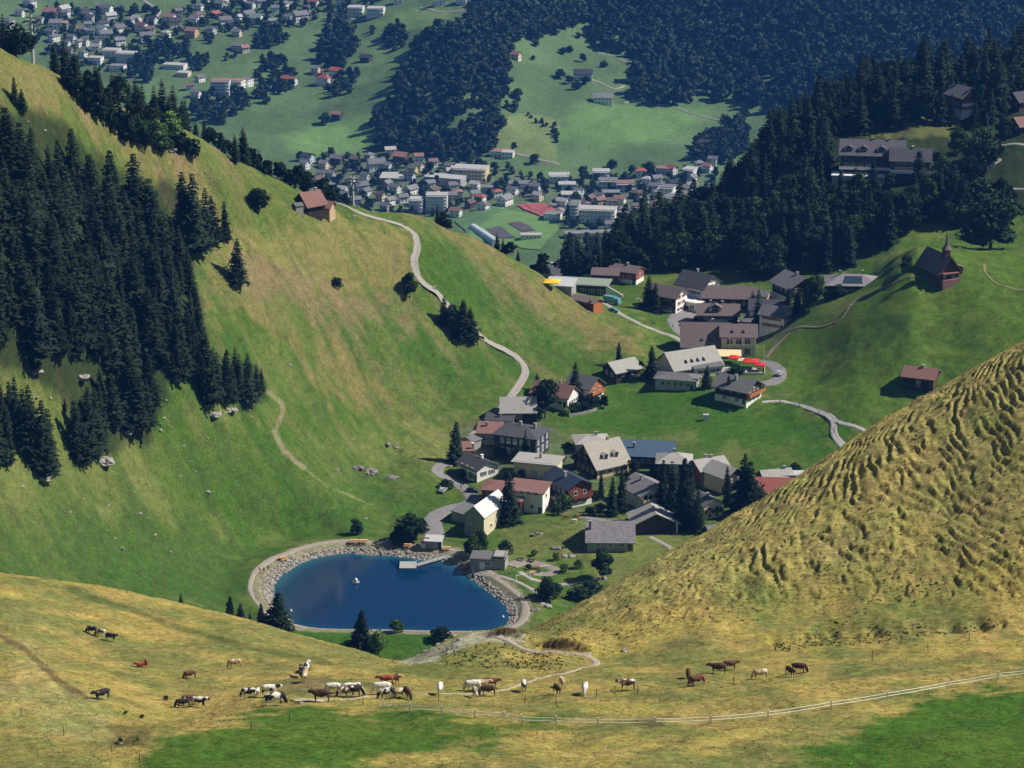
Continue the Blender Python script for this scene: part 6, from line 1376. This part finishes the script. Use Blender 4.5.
# ------------------------------------------------------------------ woods of the far valley
def clump(poly, sp, h0, h1, seed, kind='leafy', y0=2100, y1=3500, avoid=0):
    out = []; r = random.Random(seed)
    for (x, y, z, u, v) in scatter(poly, sp, y0, y1, seed):
        if avoid and min((x - a) ** 2 + (y - b) ** 2 for a, b in FAR_N) < avoid ** 2: continue
        out.append((kind, 0, kind, (x, y, z - .5), r.uniform(h0, h1), '', '', '', '', r.uniform(.95, 1.25), None))
    return out
W1 = [(378,152),(375,128),(392,100),(408,72),(418,46),(440,34),(468,28),(482,-8),(600,-14),(592,22),(566,30),(545,40),(508,46),(506,100),(500,148),(476,162),(440,160),(420,152)]
W2 = [(540,40),(568,31),(590,30),(588,45),(610,52),(642,62),(646,74),(630,80),(627,94),(650,104),(675,106),(700,100),(740,104),(760,112),(820,120),(1060,90),(1060,-60),(560,-60),(480,-60),(500,30),(520,44)]
W3 = [(318,60),(322,38),(334,26),(350,32),(358,48),(354,62),(338,70),(324,68)]
it = clump(W1, 11.5, 12, 20, 31)
it = [x for x in it]
mass(it, 'leafy_wood', None, [LEAF['far']])
it = clump(W2, 12.5, 13, 21, 32); mass(it[: int(len(it))], 'leafy_wood', None, [LEAF['far']]); print('W2', len(it))
it = clump([(730,20),(760,-30),(1000,-40),(880,60),(780,80)], 26, 16, 24, 40, 'spruce'); mass(it, 'conifer_wood', None, [LEAF['farspruce']])
for q, (poly, sp, h0, h1) in enumerate([(W3, 10, 10, 17), ([(384,50),(388,36),(398,27),(405,34),(404,50),(394,54)], 9, 8, 14), ([(130,78),(136,52),(160,42),(186,48),(200,62),(180,60),(160,66),(150,90)], 11, 8, 14), ([(255,30),(282,30),(288,45),(270,50),(256,50)], 11, 9, 15), ([(258,60),(280,58),(288,70),(300,80),(290,92),(262,108),(256,100)], 11, 8, 13),
    ([(188,110),(200,95),(235,92),(250,100),(246,112),(220,126),(195,118)], 10, 8, 13), ([(328,92),(348,70),(358,76),(352,92),(338,98)], 10, 9, 13), ([(690,165),(696,145),(718,130),(745,118),(750,150),(720,170)], 9, 9, 15), ([(345,22),(352,26),(378,32),(372,35),(350,28)], 9, 5, 8), ([(432,40),(470,22),(474,28),(440,44)], 9, 5, 8),
    ([(525,114),(528,113),(545,124),(557,127),(558,162),(554,160),(552,130),(540,127)], 7, 4, 7), ([(504,108),(510,100),(520,104),(524,112),(512,116)], 9, 7, 10), ([(205,38),(216,38),(216,46),(205,46)], 9, 6, 9), ([(185,62),(205,55),(212,62),(204,72),(186,72)], 9, 7, 11), ([(222,56),(240,54),(232,60),(216,62)], 7, 4, 6)]):
    mass(clump(poly, sp, h0, h1, 50 + q, avoid=6), 'leafy_wood', None, [LEAF['far']])
it = clump([(298,158),(425,150),(470,160),(560,180),(720,165),(720,205),(640,245),(560,245),(560,200),(500,198),(440,215),(415,222),(330,210)], 12, 4.5, 10, 70, avoid=8) + clump([(30,8),(135,10),(160,25),(200,0),(340,-10),(390,0),(330,25),(255,32),(180,38),(135,50),(130,75),(60,65),(30,35)], 12, 5, 11, 71, avoid=8)
it = [x for x in it if not (495 < project(*x[3])[0] < 565 and 203 < project(*x[3])[1] < 240)]
mass(it, 'leafy_wood', None, [LEAF['far']]); print('town trees', len(it))
FT = [(325,124,12,'lone round tree on the far meadow below the church'),(135,14,8,'left tree of the pair on the field over the upper hamlet'),(146,12,9,'right tree of the pair on the field over the upper hamlet'),(155,15,9,'third tree near the pair on the field over the upper hamlet'),(583,62,9,'dark pointed tree behind the big dark roofed farmhouse'),(604,67,7,'small round tree right of the big dark roofed farmhouse'),
 (563,54,7,'small tree above the big dark roofed farmhouse, left'),(570,52,7,'small tree above the big dark roofed farmhouse, right'),(560,78,9,'round tree left of the big dark roofed farmhouse'),(569,84,9,'tree below the left corner of the big dark roofed farmhouse'),(576,89,9,'lowest tree below the big dark roofed farmhouse'),(585,84,8,'tree below the middle of the big dark roofed farmhouse'),
 (583,180,15,'big dark round tree between the terraced apartment houses'),(517,98,10,'dark tree on the meadow boundary right of the wooded spur'),(535,164,11,'dark round tree by the road above the stepped blocks'),(514,150,8,'dark tree right of the white villa'),(388,100,5,'small bush at the end of the hedge on the far meadow'),(533,60,5,'small tree on the meadow near the tall cream house'),(556,35,6,'tree at the top of the far hillside meadow'),(578,38,6,'shrubby tree at the top edge of the far hillside meadow'),(536,46,7,'tree next to the wood at the top of the far meadow'),
 (648,172,11,'tree behind the row of red roofed houses'),(612,168,9,'pointed tree behind the terraced apartment houses'),(690,52,3,'')]
for u, v, h, lb in FT:
    if lb: plant('dark' if random.random() < .6 else 'broad', u, v, h, lb, None, 1.3, 2100, 3300)
# ------------------------------------------------------------------ cableway masts
for (u, v, hpx, lb) in [(33,59,46,'grey cableway mast with cross arms on the top of the left ridge'),(353,200,28,'grey cableway mast behind the crest right of the alpine hut')]:
    p = hit(u, v, 820, 1080); H_ = hpx / px_per_m(p.y, p.z) / .95
    o = thing('cable_mast', lb, 'mast', p, radians(-20))
    m = MB(); m.tube((0, 0, -1), (0, 0, H_), .55, .35, 10); m.build('pole', METAL, o)
    m = MB(); m.box(-2.6, -.2, H_-2.2, 2.6, .2, H_-1.8); m.box(-1.8, -.15, H_-.9, 1.8, .15, H_-.6); m.box(-.15, -.15, H_, .15, .15, H_+.9); m.build('cross_arm', mat('dark_steel', (.10, .10, .11), .6, .1), o)
    for s in (-2.5, 2.5):
        m = MB(); m.box(s-.25, -1.2, H_-2.6, s+.25, 1.2, H_-2.25); m.build('roller_battery', MATS['dark_steel'], o)
# ------------------------------------------------------------------ vehicles
CAR = {}
def car_parts(kind):
    b = MB()
    if kind == 'car':
        b.prism([(-2.1,.35),(2.1,.35),(2.15,.75),(1.2,.92),(-2.1,.95)], -.85, .85, 'y'); b.prism([(-1.9,.93),(.95,.9),(.35,1.42),(-1.5,1.42)], -.74, .74, 'y')
        g = MB(); g.prism([(-1.75,.98),(.80,.96),(.28,1.36),(-1.42,1.36)], -.77, .77, 'y'); wl = [(-1.3, .33), (1.3, .33)]; hw = .85
    else:
        b.prism([(-3.4,.6),(1.7,.6),(1.7,3.0),(-3.4,3.0)], -1.15, 1.15, 'y'); b.prism([(1.8,.5),(3.5,.5),(3.5,1.5),(3.2,2.6),(1.8,2.6)], -1.1, 1.1, 'y')
        g = MB(); g.prism([(2.2,1.5),(3.42,1.5),(3.2,2.4),(2.2,2.4)], -1.13, 1.13, 'y'); wl = [(-2.2, .48), (2.5, .48)]; hw = 1.1
    w = MB(); r = wl[0][1]; w.tube((0, -.12, 0), (0, .12, 0), r, r, 12)
    h = MB(); h.box(-.04, -.18, -.1, .05, .18, .1)
    return b.mesh('body', WHITE), g.mesh('window', GLASS), w.mesh('wheel', BLACKM), h.mesh('headlight', FRAME), wl, hw
for (u, v, yaw, kind, col, lb) in [(612,304,-35,'truck',(.10,.30,.30),'teal and white truck parked below the station building'),(614,312,-30,'car',(.08,.25,.28),'small teal car in front of the truck'),(473,492,-20,'car',(.05,.05,.06),'black car parked beside the white gabled house'),(443,492,70,'car',(.4,.4,.42),'silver car on the village road fork'),
 (685,327,10,'car',(.03,.03,.04),'black car on the hotel roadside, leftmost'),(693,331,5,'car',(.05,.05,.07),'dark car on the hotel roadside beside the leftmost'),(699,320,0,'car',(.03,.03,.035),'black car under the dark house with the pale blue base'),(708,323,0,'car',(.5,.5,.5),'silver car under the dark house with the pale blue base'),(690,309,30,'car',(.02,.02,.02),'black car in the yard of the big white inn'),(780,375,60,'car',(.5,.5,.52),'light car at the turning loop by the terrace')]:
    if kind not in CAR: CAR[kind] = car_parts(kind)
    bm, gm, wmesh, hm_, wl, hw = CAR[kind]; p = hit(u, v, 780, 1150); o = thing('truck' if kind == 'truck' else 'parked_car', lb, kind, p + Vector((0, 0, .15)), radians(yaw), 'cars parked in the village' if kind == 'car' else None)
    a = link('body', bm, o); a.material_slots[0].link = 'OBJECT'; a.material_slots[0].material = mat('paint_%d' % (u,), col, .3, .02, 1, 0, .5)
    link('window', gm, o)
    for x, r in wl:
        for s in (-1, 1): link('wheel', wmesh, o, (x, s * hw, r))
    for s in (-1, 1): link('headlight', hm_, o, ((2.13 if kind == 'car' else 3.52), s * .6, .62 if kind == 'car' else .9))
# ------------------------------------------------------------------ people
def person_mesh():
    V_ = [(0,0,.95),(0,0,1.2),(0,0,1.42),(0,0,1.52),(.02,0,1.64),(.03,0,1.74)]; R_ = [.15,.14,.15,.06,.10,.08]; E_ = [(0,1),(1,2),(2,3),(3,4),(4,5)]
    def add(p, r, k): V_.append(p); R_.append(r); E_.append((k, len(V_)-1)); return len(V_)-1
    for s in (-1, 1):
        k = add((0,s*.19,1.40),.065,2); k = add((-.03*s,s*.24,1.12),.05,k); k = add((.08*s+.05,s*.24,.88),.04,k); add((.1*s+.08,s*.23,.80),.04,k)
        k = add((0,s*.1,.88),.10,0); k = add((.1*s+.03,s*.1,.48),.07,k); k = add((.2*s-.02,s*.1,.08),.05,k); add((.2*s+.14,s*.1,.03),.045,k)
    me = skin_mesh('person', V_, E_, R_, [mat('skin', (.45, .28, .2)), mat('shirt', (.3, .3, .3)), mat('trousers', (.06, .07, .1)), mat('hair', (.05, .03, .02))])
    for f in me.polygons:
        c = f.center; f.material_index = 3 if (c.z > 1.68 or (c.z > 1.58 and c.x < -.02)) else 0 if c.z > 1.47 or (c.z < .9 and abs(c.y) > .18) else 1 if c.z > .95 else 2
    return me
PM = person_mesh(); shirts = {'white': (.75,.75,.73), 'red': (.5,.05,.04), 'blue': (.06,.14,.4), 'black': (.02,.02,.02), 'orange': (.7,.25,.04), 'pink': (.7,.3,.35)}
for (u, v, c, h, lb) in [(655,327,'black',200,'person in black walking on the gravel road below the half timbered house, left one'),(653,325,'blue',200,'person in blue walking on the gravel road below the half timbered house'),(644,325,'black',20,'person in black further down the same gravel road'),(673,328,'white',90,'person in white standing on the grass beside the gravel road'),
 (795,406,'white',10,'person in white on the meadow road, left of the pair'),(799,407,'blue',10,'person in blue on the meadow road, right of the pair'),(780,404,'black',0,'person in black on the meadow road near the orange balcony chalet'),(819,413,'white',190,'person in white just before the fork of the meadow road'),(834,433,'white',80,'person in white below the fork of the meadow road'),(837,427,'black',80,'person in black at the fork of the meadow road'),(787,366,'black',0,'person in black on the grass right of the turning loop'),
 (850,309,'white',60,'person in white on the chapel footpath, middle'),(833,327,'red',60,'person in red on the chapel footpath, lower bend'),(890,284,'pink',60,'person in pink on the chapel footpath near the top'),(260,573,'pink',90,'person in pink strolling on the promenade left of the lake'),(264,573,'red',90,'person in red strolling on the promenade left of the lake'),(268,571,'blue',90,'person in blue strolling on the promenade left of the lake'),
 (521,598,'white',0,'person in white on the lake path at the right bend'),(473,576,'blue',0,'person in blue beside the flat roofed lake shed'),(509,575,'orange',0,'person in orange on the playground path, left'),(514,574,'white',0,'person in white on the playground path, right'),(559,597,'white',0,'person in white at the stones by the round tree'),(562,599,'red',0,'person in red at the stones by the round tree'),(566,589,'orange',0,'person in orange on the grass by the bushes'),
 (440,491,'white',60,'person in white on the village road'),(461,490,'pink',60,'person in pink on the village road'),(380,548,'red',0,'person in red on the far lake shore'),(428,550,'orange',0,'person in orange on the far lake shore'),(435,290,'white',160,'person in white hiking on the gravel road over the wide dark tree'),(338,640,'black',0,'')]:
    if not lb: continue
    p = hit(u, v, 780, 1150); o = link('person', PM, None, p + Vector((0, 0, .18)), radians(h), 1.05)
    o.material_slots[1].link = 'OBJECT'; o.material_slots[1].material = mat('shirt_' + c, shirts[c]); tag(o, lb, 'person')
# ------------------------------------------------------------------ terrace, parasols, flag pole
def parasol(u, v, w, m, lb, h=2.6, y0=900, square=True, wide=1.0):
    p = hit(u, v, y0, 1150); o = thing('parasol', lb, 'parasol', p, radians(-10)); k = 4 if square else 8
    q = MB(); q.tube((0, 0, -.5), (0, 0, h + .6), .06, .05, 6); q.build('pole', FRAME, o)
    q = MB(); vs = [(0, 0, h + .75)] + [(w * cos(2*pi*i/k + pi/4) * wide, w * sin(2*pi*i/k + pi/4), h) for i in range(k)] + [(w * cos(2*pi*i/k + pi/4) * wide, w * sin(2*pi*i/k + pi/4), h - .3) for i in range(k)]
    q.add(vs, [(0, 1 + i, 1 + (i + 1) % k) for i in range(k)] + [(1 + i, 1 + k + i, 1 + k + (i + 1) % k, 1 + (i + 1) % k) for i in range(k)]); q.build('canopy', m, o)
parasol(751,368,3.8,RED,'larger bright red parasol at the right end of the hotel terrace',2.8); parasol(760,371,2.6,RED,'smaller red parasol at the corner of the hotel terrace',2.6); parasol(734,364,2.8,RED,'red parasol in the middle of the hotel terrace',2.7); parasol(552,291,4.2,YEL,'big yellow parasol at the station on the pass',3.0,1020)
parasol(742,366,2.2,AWN,'cream parasol between the red ones on the hotel terrace',2.4)
p = hit(729,362,940,1100); o = thing('awning', 'cream awning over the hotel entrance beside the red parasols', 'awning', p, radians(-3)); q = MB(); q.prism([(-2.2,2.6),(-2.2,2.85),(2.2,4.1),(2.2,3.9)], -4.4, 4.4); q.build('canvas', AWN, o)
for s in (-4.2, 4.2): q = MB(); q.box(s-.08, -2.1, -1, s+.08, -1.95, 2.7); q.build('post', FRAME, o)
p = hit(735,372,920,1100); o = thing('terrace', 'terrace platform with a white parapet in front of the hotel', 'terrace', p, radians(-4)); q = MB(); q.box(-10, -3.6, -3, 10.5, 4.5, .35); q.build('platform', CONC, o)
q = MB(); q.box(-10.1, -3.75, -3, 10.6, -3.6, 1.15); q.box(10.5, -3.6, -3, 10.65, 4.5, 1.15); q.build('parapet', FRAME, o)
tq = hit(735,372,920,1100)
for i in range(14):
    x, y = -8.8 + (i % 7) * 2.9, -2.3 + (i // 7) * 2.6; q = MB(); q.box(-.7, -.4, .72, .7, .4, .78); t = thing('terrace_table', 'dark table set with benches on the hotel terrace', 'table', tq + Vector((x, y, .35)), radians(-4 + (i * 13) % 9), 'tables on the hotel terrace'); q.build('tabletop', DWOOD, t)
    for s in (-1, 1): q = MB(); q.box(-.7, s*.75-.15, .42, .7, s*.75+.15, .47); q.box(-.6, s*.75-.05, 0, -.5, s*.75+.05, .42); q.box(.5, s*.75-.05, 0, .6, s*.75+.05, .42); q.build('bench', DWOOD, t)
    q = MB(); q.box(-.05, -.3, 0, .05, .3, .72); q.build('leg', DWOOD, t)
p = hit(764,365,900,1100); o = thing('flag_pole', 'white flag pole on the grass right of the hotel terrace', 'flag pole', p); q = MB(); q.tube((0,0,-.5),(0,0,7.5),.07,.04,6); q.build('pole', FRAME, o); q = MB(); q.cone((0,0),.12,7.5,7.7,6); q.build('finial', METAL, o)
# ------------------------------------------------------------------ lake furniture
def bb(px, v): return on_plane(px, v, WATER_Z)
x0, y0_ = on_plane(410, 566); o = thing('floating_jetty', 'pale wooden bathing platform with a footbridge on the lake', 'jetty', (x0, y0_, WATER_Z))
q = MB(); q.box(-3.2, -3.0, .05, 2.0, 2.6, .5); q.build('platform', mat('grey_planks', (.42, .43, .42), .8, .15, 2, stripes=('X', 2, .3)), o)
x1, y1_ = on_plane(456, 557); d_ = Vector((x1 - x0 - 2, y1_ - y0_, 0)); L_ = d_.length; n_ = Vector((-d_.y, d_.x, 0)).normalized()
q = MB(); A = Vector((2, 0, .35)); B = A + d_ + Vector((0, 0, .8)); w_ = n_ * .8
q.add([A - w_, A + w_, B + w_, B - w_, A - w_ - Vector((0,0,.2)), A + w_ - Vector((0,0,.2)), B + w_ - Vector((0,0,.2)), B - w_ - Vector((0,0,.2))], [(0,3,2,1),(4,5,6,7),(0,1,5,4),(1,2,6,5),(2,3,7,6),(3,0,4,7)]); q.build('footbridge', MATS['grey_planks'], o)
q = MB()
for s in (-1, 1):
    q.tube(A + w_ * s + Vector((0, 0, 1)), B + w_ * s + Vector((0, 0, 1)), .05, .05, 5)
    for k in range(7): f = k / 6; P = A.lerp(B, f) + w_ * s; q.tube(P, P + Vector((0, 0, 1)), .04, .04, 5)
q.build('railing', METAL, o)
for (u, v, s, lb) in [(356,583,1.0,'small white raft floating in the middle of the lake'),(291,611,.5,'small white buoy near the left shore of the lake'),(503,617,.5,'small white buoy near the right shore of the lake')]:
    x, y = on_plane(u, v); q = MB()
    if s == 1: o = thing('raft', lb, 'raft', (x, y, WATER_Z)); q.box(-1, -.8, -.1, 1, .8, .35); q.build('deck', GREYW, o); q = MB(); q.blob((0, 0, .95), .62, 1, 1, 1, .05, 1, 8, 6); q.build('marker', FRAME, o)
    else: o = thing('buoy', lb, 'buoy', (x, y, WATER_Z)); q.blob((0, 0, .1), .4, 1, 1, .8, .03, 2, 8, 6); q.build('float', FRAME, o); q = MB(); q.tube((0, 0, .3), (0, 0, .8), .05, .05, 5); q.build('stem', FRAME, o)
def bench_table(u, v, m, lb, yaw=0, s=1.0):
    p = hit(u, v, 740, 900); t = thing('picnic_table', lb, 'table', p + Vector((0, 0, .1)), radians(yaw)); t.scale = (s, s, s)
    q = MB(); q.box(-1, -.4, .72, 1, .4, .8); q.build('tabletop', m, t)
    for a_ in (-1, 1): q = MB(); q.box(-1, a_*.75-.16, .42, 1, a_*.75+.16, .48); q.build('bench', m, t)
    for a_ in (-.7, .7): q = MB(); q.prism([(-.75, 0), (-.6, 0), (.1, .72), (-.1, .72)], a_-.05, a_+.05); q.prism([(.75, 0), (.1, .72), (-.1, .72), (.6, 0)], a_-.05, a_+.05); q.build('leg', m, t)
LT_ = wm('light_timber', (.60, .36, .16), var=.15); 
for (u, v, lb, yw, s) in [(354,543,'long orange wooden seat at the far lake shore, left end',0,1.3),(364,543,'long orange wooden seat at the far lake shore, right end',0,1.3),(392,543,'wooden picnic table behind the white lounger on the far shore',10,1.1),(408,547,'wooden picnic table under the tree pair on the far shore',-10,1.2),(447,550,'wooden picnic table right of the shore kiosk',0,1.2),(467,568,'wooden picnic table left of the flat roofed lake shed',20,1.2),(283,560,'wooden picnic table on the promenade left of the lake',40,1.2),
    (520,561,'dark picnic table on the playground, left',10,1.1),(531,562,'dark picnic table on the playground, middle',-20,1.1),(532,574,'wooden picnic table on the playground, lower',0,1.0),(628,548,'pale wooden table below the open timber shed',0,1.3)]:
    bench_table(u, v, DWOOD if 'dark' in lb else LT_, lb, yw, s)
for (u, v, lb) in [(380,544,'white sun lounger on the far lake shore, left one'),(385,542,'white sun lounger on the far lake shore, right one'),(672,550,'pale sun lounger on the grass below the open timber shed')]:
    p = hit(u, v, 740, 950); o = thing('sun_lounger', lb, 'lounger', p, .3); q = MB(); q.box(-1, -.35, .25, .3, .35, .35); q.build('seat', FRAME, o); q = MB(); q.prism([(.3,.25),(.3,.35),(1.0,.9),(1.0,.8)], -.35, .35, 'y'); q.build('backrest', FRAME, o)
    for x in (-.9, .2): q = MB(); q.box(x-.05, -.3, 0, x+.05, .3, .25); q.build('leg', METAL, o)
H(434,547,-8,4.5,3.0,2.2,.5,GREYW,METAL,'small kiosk with flat grey roof on the far lake shore',rt='shed',ov=.4,name='kiosk',cat='kiosk',y0=740,y1=900)
H(425,547,-8,2.0,1.8,1.9,.8,WHITE,R_PINK,'tiny white hut left of the shore kiosk',ov=.3,name='hut',cat='hut',y0=740,y1=900,door=None)
p = hit(706,420,880,1000); o = thing('utility_box', 'small white utility box alone on the village meadow', 'box', p); q = MB(); q.box(-.9,-.6,-.5,.9,.6,1.9); q.build('cabinet', FRAME, o); q = MB(); q.box(-1,-.7,1.9,1,.7,2.05); q.build('lid', METAL, o)
p = hit(473,578,740,900); o = thing('litter_bin', 'blue litter bin beside the lake path', 'bin', p); q = MB(); q.box(-.4,-.4,0,.4,.4,1.1); q.build('body', mat('blue_plastic', (.03,.10,.40)), o); q = MB(); q.box(-.45,-.45,1.1,.45,.45,1.2); q.build('lid', BLACKM, o)
p = hit(540,568,740,900); o = thing('seesaw', 'red and white seesaw on the playground', 'seesaw', p, .2); q = MB(); q.box(-3,-.15,.5,0,.15,.6); q.build('beam', RED, o); q = MB(); q.box(0,-.15,.5,3,.15,.6); q.build('beam', FRAME, o); q = MB(); q.box(-.2,-.3,-.2,.2,.3,.5); q.build('stand', METAL, o)
p = hit(523,581,740,900); o = thing('swing_set', 'white swing frame on the lawn below the playground', 'swing', p, .5); q = MB()
q.tube((-2.4,0,2.2),(2.4,0,2.2),.08,.08,6)
for x in (-2.4,2.4):
    for s in (-1,1): q.tube((x,s*.9,-.2),(x,0,2.2),.07,.07,6)
q.build('frame', FRAME, o)
for x in (-1,1): q = MB(); q.tube((x-.2,0,.5),(x-.2,0,2.2),.02,.02,4); q.tube((x+.2,0,.5),(x+.2,0,2.2),.02,.02,4); q.box(x-.25,-.1,.45,x+.25,.1,.5); q.build('seat', RED, o)
p = hit(532,571,740,900); o = thing('sandpit', 'round sandpit edged with dark timber on the playground', 'sandpit', p); q = MB()
for k in range(12): a0, a1 = k*pi/6, (k+1)*pi/6; q.tube((2.6*cos(a0),1.9*sin(a0),.1),(2.6*cos(a1),1.9*sin(a1),.1),.18,.18,5)
q.build('edging', DWOOD, o)
# garden wall beneath the orange gabled house
pts_ = [hit(u, v, 900, 1000) for u, v in [(569,417),(580,415),(592,412),(601,408)]]; o = thing('garden_wall', 'low pale garden wall below the orange gabled house', 'wall', pts_[0]); q = MB()
for a_, b_ in zip(pts_[:-1], pts_[1:]):
    a_, b_ = a_ - pts_[0], b_ - pts_[0]; n_ = Vector((-(b_-a_).y, (b_-a_).x, 0)).normalized() * .2
    q.add([a_-n_-Vector((0,0,1)), b_-n_-Vector((0,0,1)), b_+n_-Vector((0,0,1)), a_+n_-Vector((0,0,1)), a_-n_+Vector((0,0,.9)), b_-n_+Vector((0,0,.9)), b_+n_+Vector((0,0,.9)), a_+n_+Vector((0,0,.9))], [(0,3,2,1),(4,5,6,7),(0,1,5,4),(1,2,6,5),(2,3,7,6),(3,0,4,7)])
q.build('stone_courses', STONEW, o)
# ------------------------------------------------------------------ grass tufts of the front pasture and the right hill
def tufts(n, seed):
    r = np.random.default_rng(seed)
    out = []
    # sample screen-uniform over the near ground, then lift to the surface
    a = r.uniform(-.2, .2, n); Y = r.uniform(0, 1, n); Y = np.exp(np.log(265) + Y * (np.log(462) - np.log(265)))
    X = a * Y; Z = ground(X, Y); u, v = project(X, Y, Z)
    hillm = poly_sd(u, v + 22 * fbm(X / 9, Y / 9, 3, 99), [(505,636),(560,652),(620,640),(720,618),(860,606),(1040,600),(1040,330),(900,400),(700,530),(560,610)]) < 0
    nz = fbm(X / 6, Y / 6, 3, 91)
    keepm = (r.uniform(0, 1, n) < np.where(hillm, .3, .22 + .4 * (nz > 0)))
    rough = np.zeros(len(X), bool)
    for pg in ([(440,652),(500,641),(560,654),(570,668),(440,668)], [(770,645),(830,632),(1000,618),(1000,631),(830,648),(775,652)]): rough |= poly_sd(u, v, pg) < 4 * nz
    rough &= r.uniform(0, 1, len(X)) < np.where(u < 300, .2, .4); keepm |= rough
    rough = rough[keepm]
    X, Y, Z, hillm, nz = X[keepm], Y[keepm], Z[keepm], hillm[keepm], nz[keepm]; m = len(X)
    hgt = np.where(hillm, r.uniform(.1, .24, m), r.uniform(.04, .12, m)); hgt = np.where(rough, r.uniform(.12, .28, m), hgt); wd = hgt * r.uniform(.5, 1.0, m)
    V_ = []; 
    for k in range(3):
        ang = r.uniform(0, 6.28, m); dx, dy = np.cos(ang) * wd, np.sin(ang) * wd
        ox, oy = r.normal(0, .08, m), r.normal(0, .08, m)
        lx, ly = r.normal(-.04, .1, m), r.normal(-.02, .1, m)
        V_.append(np.stack([np.stack([X+ox-dx, Y+oy-dy, Z-.04], 1), np.stack([X+ox+dx, Y+oy+dy, Z-.04], 1), np.stack([X+ox+lx, Y+oy+ly, Z+hgt], 1)], 1))
    V_ = np.stack(V_, 1).reshape(-1, 3); T = np.arange(len(V_)).reshape(-1, 3)
    c = np.where(hillm, .55 + .5 * nz, .2 + .4 * nz) + r.normal(0, .35, m); t = np.clip(c, 0, 1)[:, None]
    col = np.array([.19, .18, .055]) * (1 - t) + np.array([.40, .31, .11]) * t; col *= r.uniform(.6, 1.25, (m, 1))
    col = np.where(rough[:, None] & (r.uniform(0, 1, (m, 1)) < .75), np.array([[.13, .135, .04]]) * r.uniform(.6, 1.4, (m, 1)), col)
    # tufts take the greener colour of the lush patches
    cc = np.interp(X / Y, GA, np.arange(NA)).astype(int); rr2 = np.interp(Y, GY, np.arange(NY)).astype(int); g = C[rr2, cc]; lush = (g[:, 1] > g[:, 0] * 1.35)[:, None]
    col = np.where(lush, g * r.uniform(.7, 1.4, (m, 1)), col)
    me = np_mesh('grass', V_, T, [])
    at = me.attributes.new('Col', 'FLOAT_COLOR', 'POINT'); at.data.foreach_set('color', np.repeat(np.concatenate([col, np.ones((m, 1))], 1), 9, 0).astype(np.float32).ravel())
    mt = bpy.data.materials.new('grass_tufts'); mt.use_nodes = True; N = mt.node_tree.nodes; b = N['Principled BSDF']; b.inputs['Roughness'].default_value = .9; b.inputs['Specular IOR Level'].default_value = .1
    an = N.new('ShaderNodeAttribute'); an.attribute_name = 'Col'; mt.node_tree.links.new(an.outputs['Color'], b.inputs['Base Color']); ge = N.new('ShaderNodeNewGeometry'); va = N.new('ShaderNodeVectorMath'); va.operation = 'MULTIPLY_ADD'; va.inputs[1].default_value = (.15,) * 3; va.inputs[2].default_value = (0, 0, .8); vn = N.new('ShaderNodeVectorMath'); vn.operation = 'NORMALIZE'; mt.node_tree.links.new(ge.outputs['Normal'], va.inputs[0]); mt.node_tree.links.new(va.outputs[0], vn.inputs[0]); mt.node_tree.links.new(vn.outputs[0], b.inputs['Normal']); me.materials.append(mt)
    o = link('grass', me); o['kind'] = 'stuff'; print('tufts', m)
tufts(120000, 6)
settle_plants()
for o_ in SC.objects:
    if o_.get('label') and not 4 <= len(o_['label'].split()) <= 16: print('LONG', o_.name, o_['label'])

# ------------------------------------------------------------------ camera, light, air
cam = bpy.data.cameras.new('camera'); camo = bpy.data.objects.new('camera', cam); COL.objects.link(camo)
cam.lens = 100; cam.sensor_width = 36; cam.clip_start = 1; cam.clip_end = 30000
camo.rotation_euler = (radians(90 - 17.8), 0, 0)
SC.camera = camo
SUN = Vector((.97, .10, .95)).normalized()
sl = bpy.data.lights.new('sun', 'SUN'); so = bpy.data.objects.new('sun', sl); COL.objects.link(so)
sl.energy = 5.0; sl.angle = radians(.5); sl.color = (1, .935, .83)
so.rotation_euler = SUN.to_track_quat('Z', 'Y').to_euler()
w = bpy.data.worlds.new('World'); SC.world = w; w.use_nodes = True
nt = w.node_tree; bg = nt.nodes['Background']; sky = nt.nodes.new('ShaderNodeTexSky')
sky.sky_type = 'NISHITA'; sky.sun_disc = False; sky.sun_elevation = math.asin(SUN.z); sky.sun_rotation = atan2(SUN.x, SUN.y)
sky.altitude = 1500
nt.links.new(sky.outputs[0], bg.inputs[0]); bg.inputs[1].default_value = .05
vs = SC.view_settings; vs.view_transform = 'Standard'; vs.look = 'None'; vs.exposure = EXPOSURE; vs.gamma = 1
hb = MB(); hb.box(-9200, -60, -640, 9200, 9300, 560)
hz = hb.build('haze', None); hz['kind'] = 'stuff'
hm = bpy.data.materials.new('haze'); hm.use_nodes = True
n_ = hm.node_tree; n_.nodes.remove(n_.nodes['Principled BSDF'])
pv = n_.nodes.new('ShaderNodeVolumePrincipled'); pv.inputs['Color'].default_value = (.09, .32, 1, 1); pv.inputs['Density'].default_value = HAZE
pv.inputs['Anisotropy'].default_value = .1
n_.links.new(pv.outputs[0], n_.nodes['Material Output'].inputs['Volume'])
hz.data.materials.append(hm)
SC.render.engine = 'CYCLES'
cy = SC.cycles; cy.use_denoising = True; cy.max_bounces = 4; cy.diffuse_bounces = 2; cy.glossy_bounces = 2; cy.transmission_bounces = 2; cy.volume_bounces = 1; cy.transparent_max_bounces = 4
try: cy.denoiser = 'OPENIMAGEDENOISE'
except Exception: pass
SC.render.use_persistent_data = False
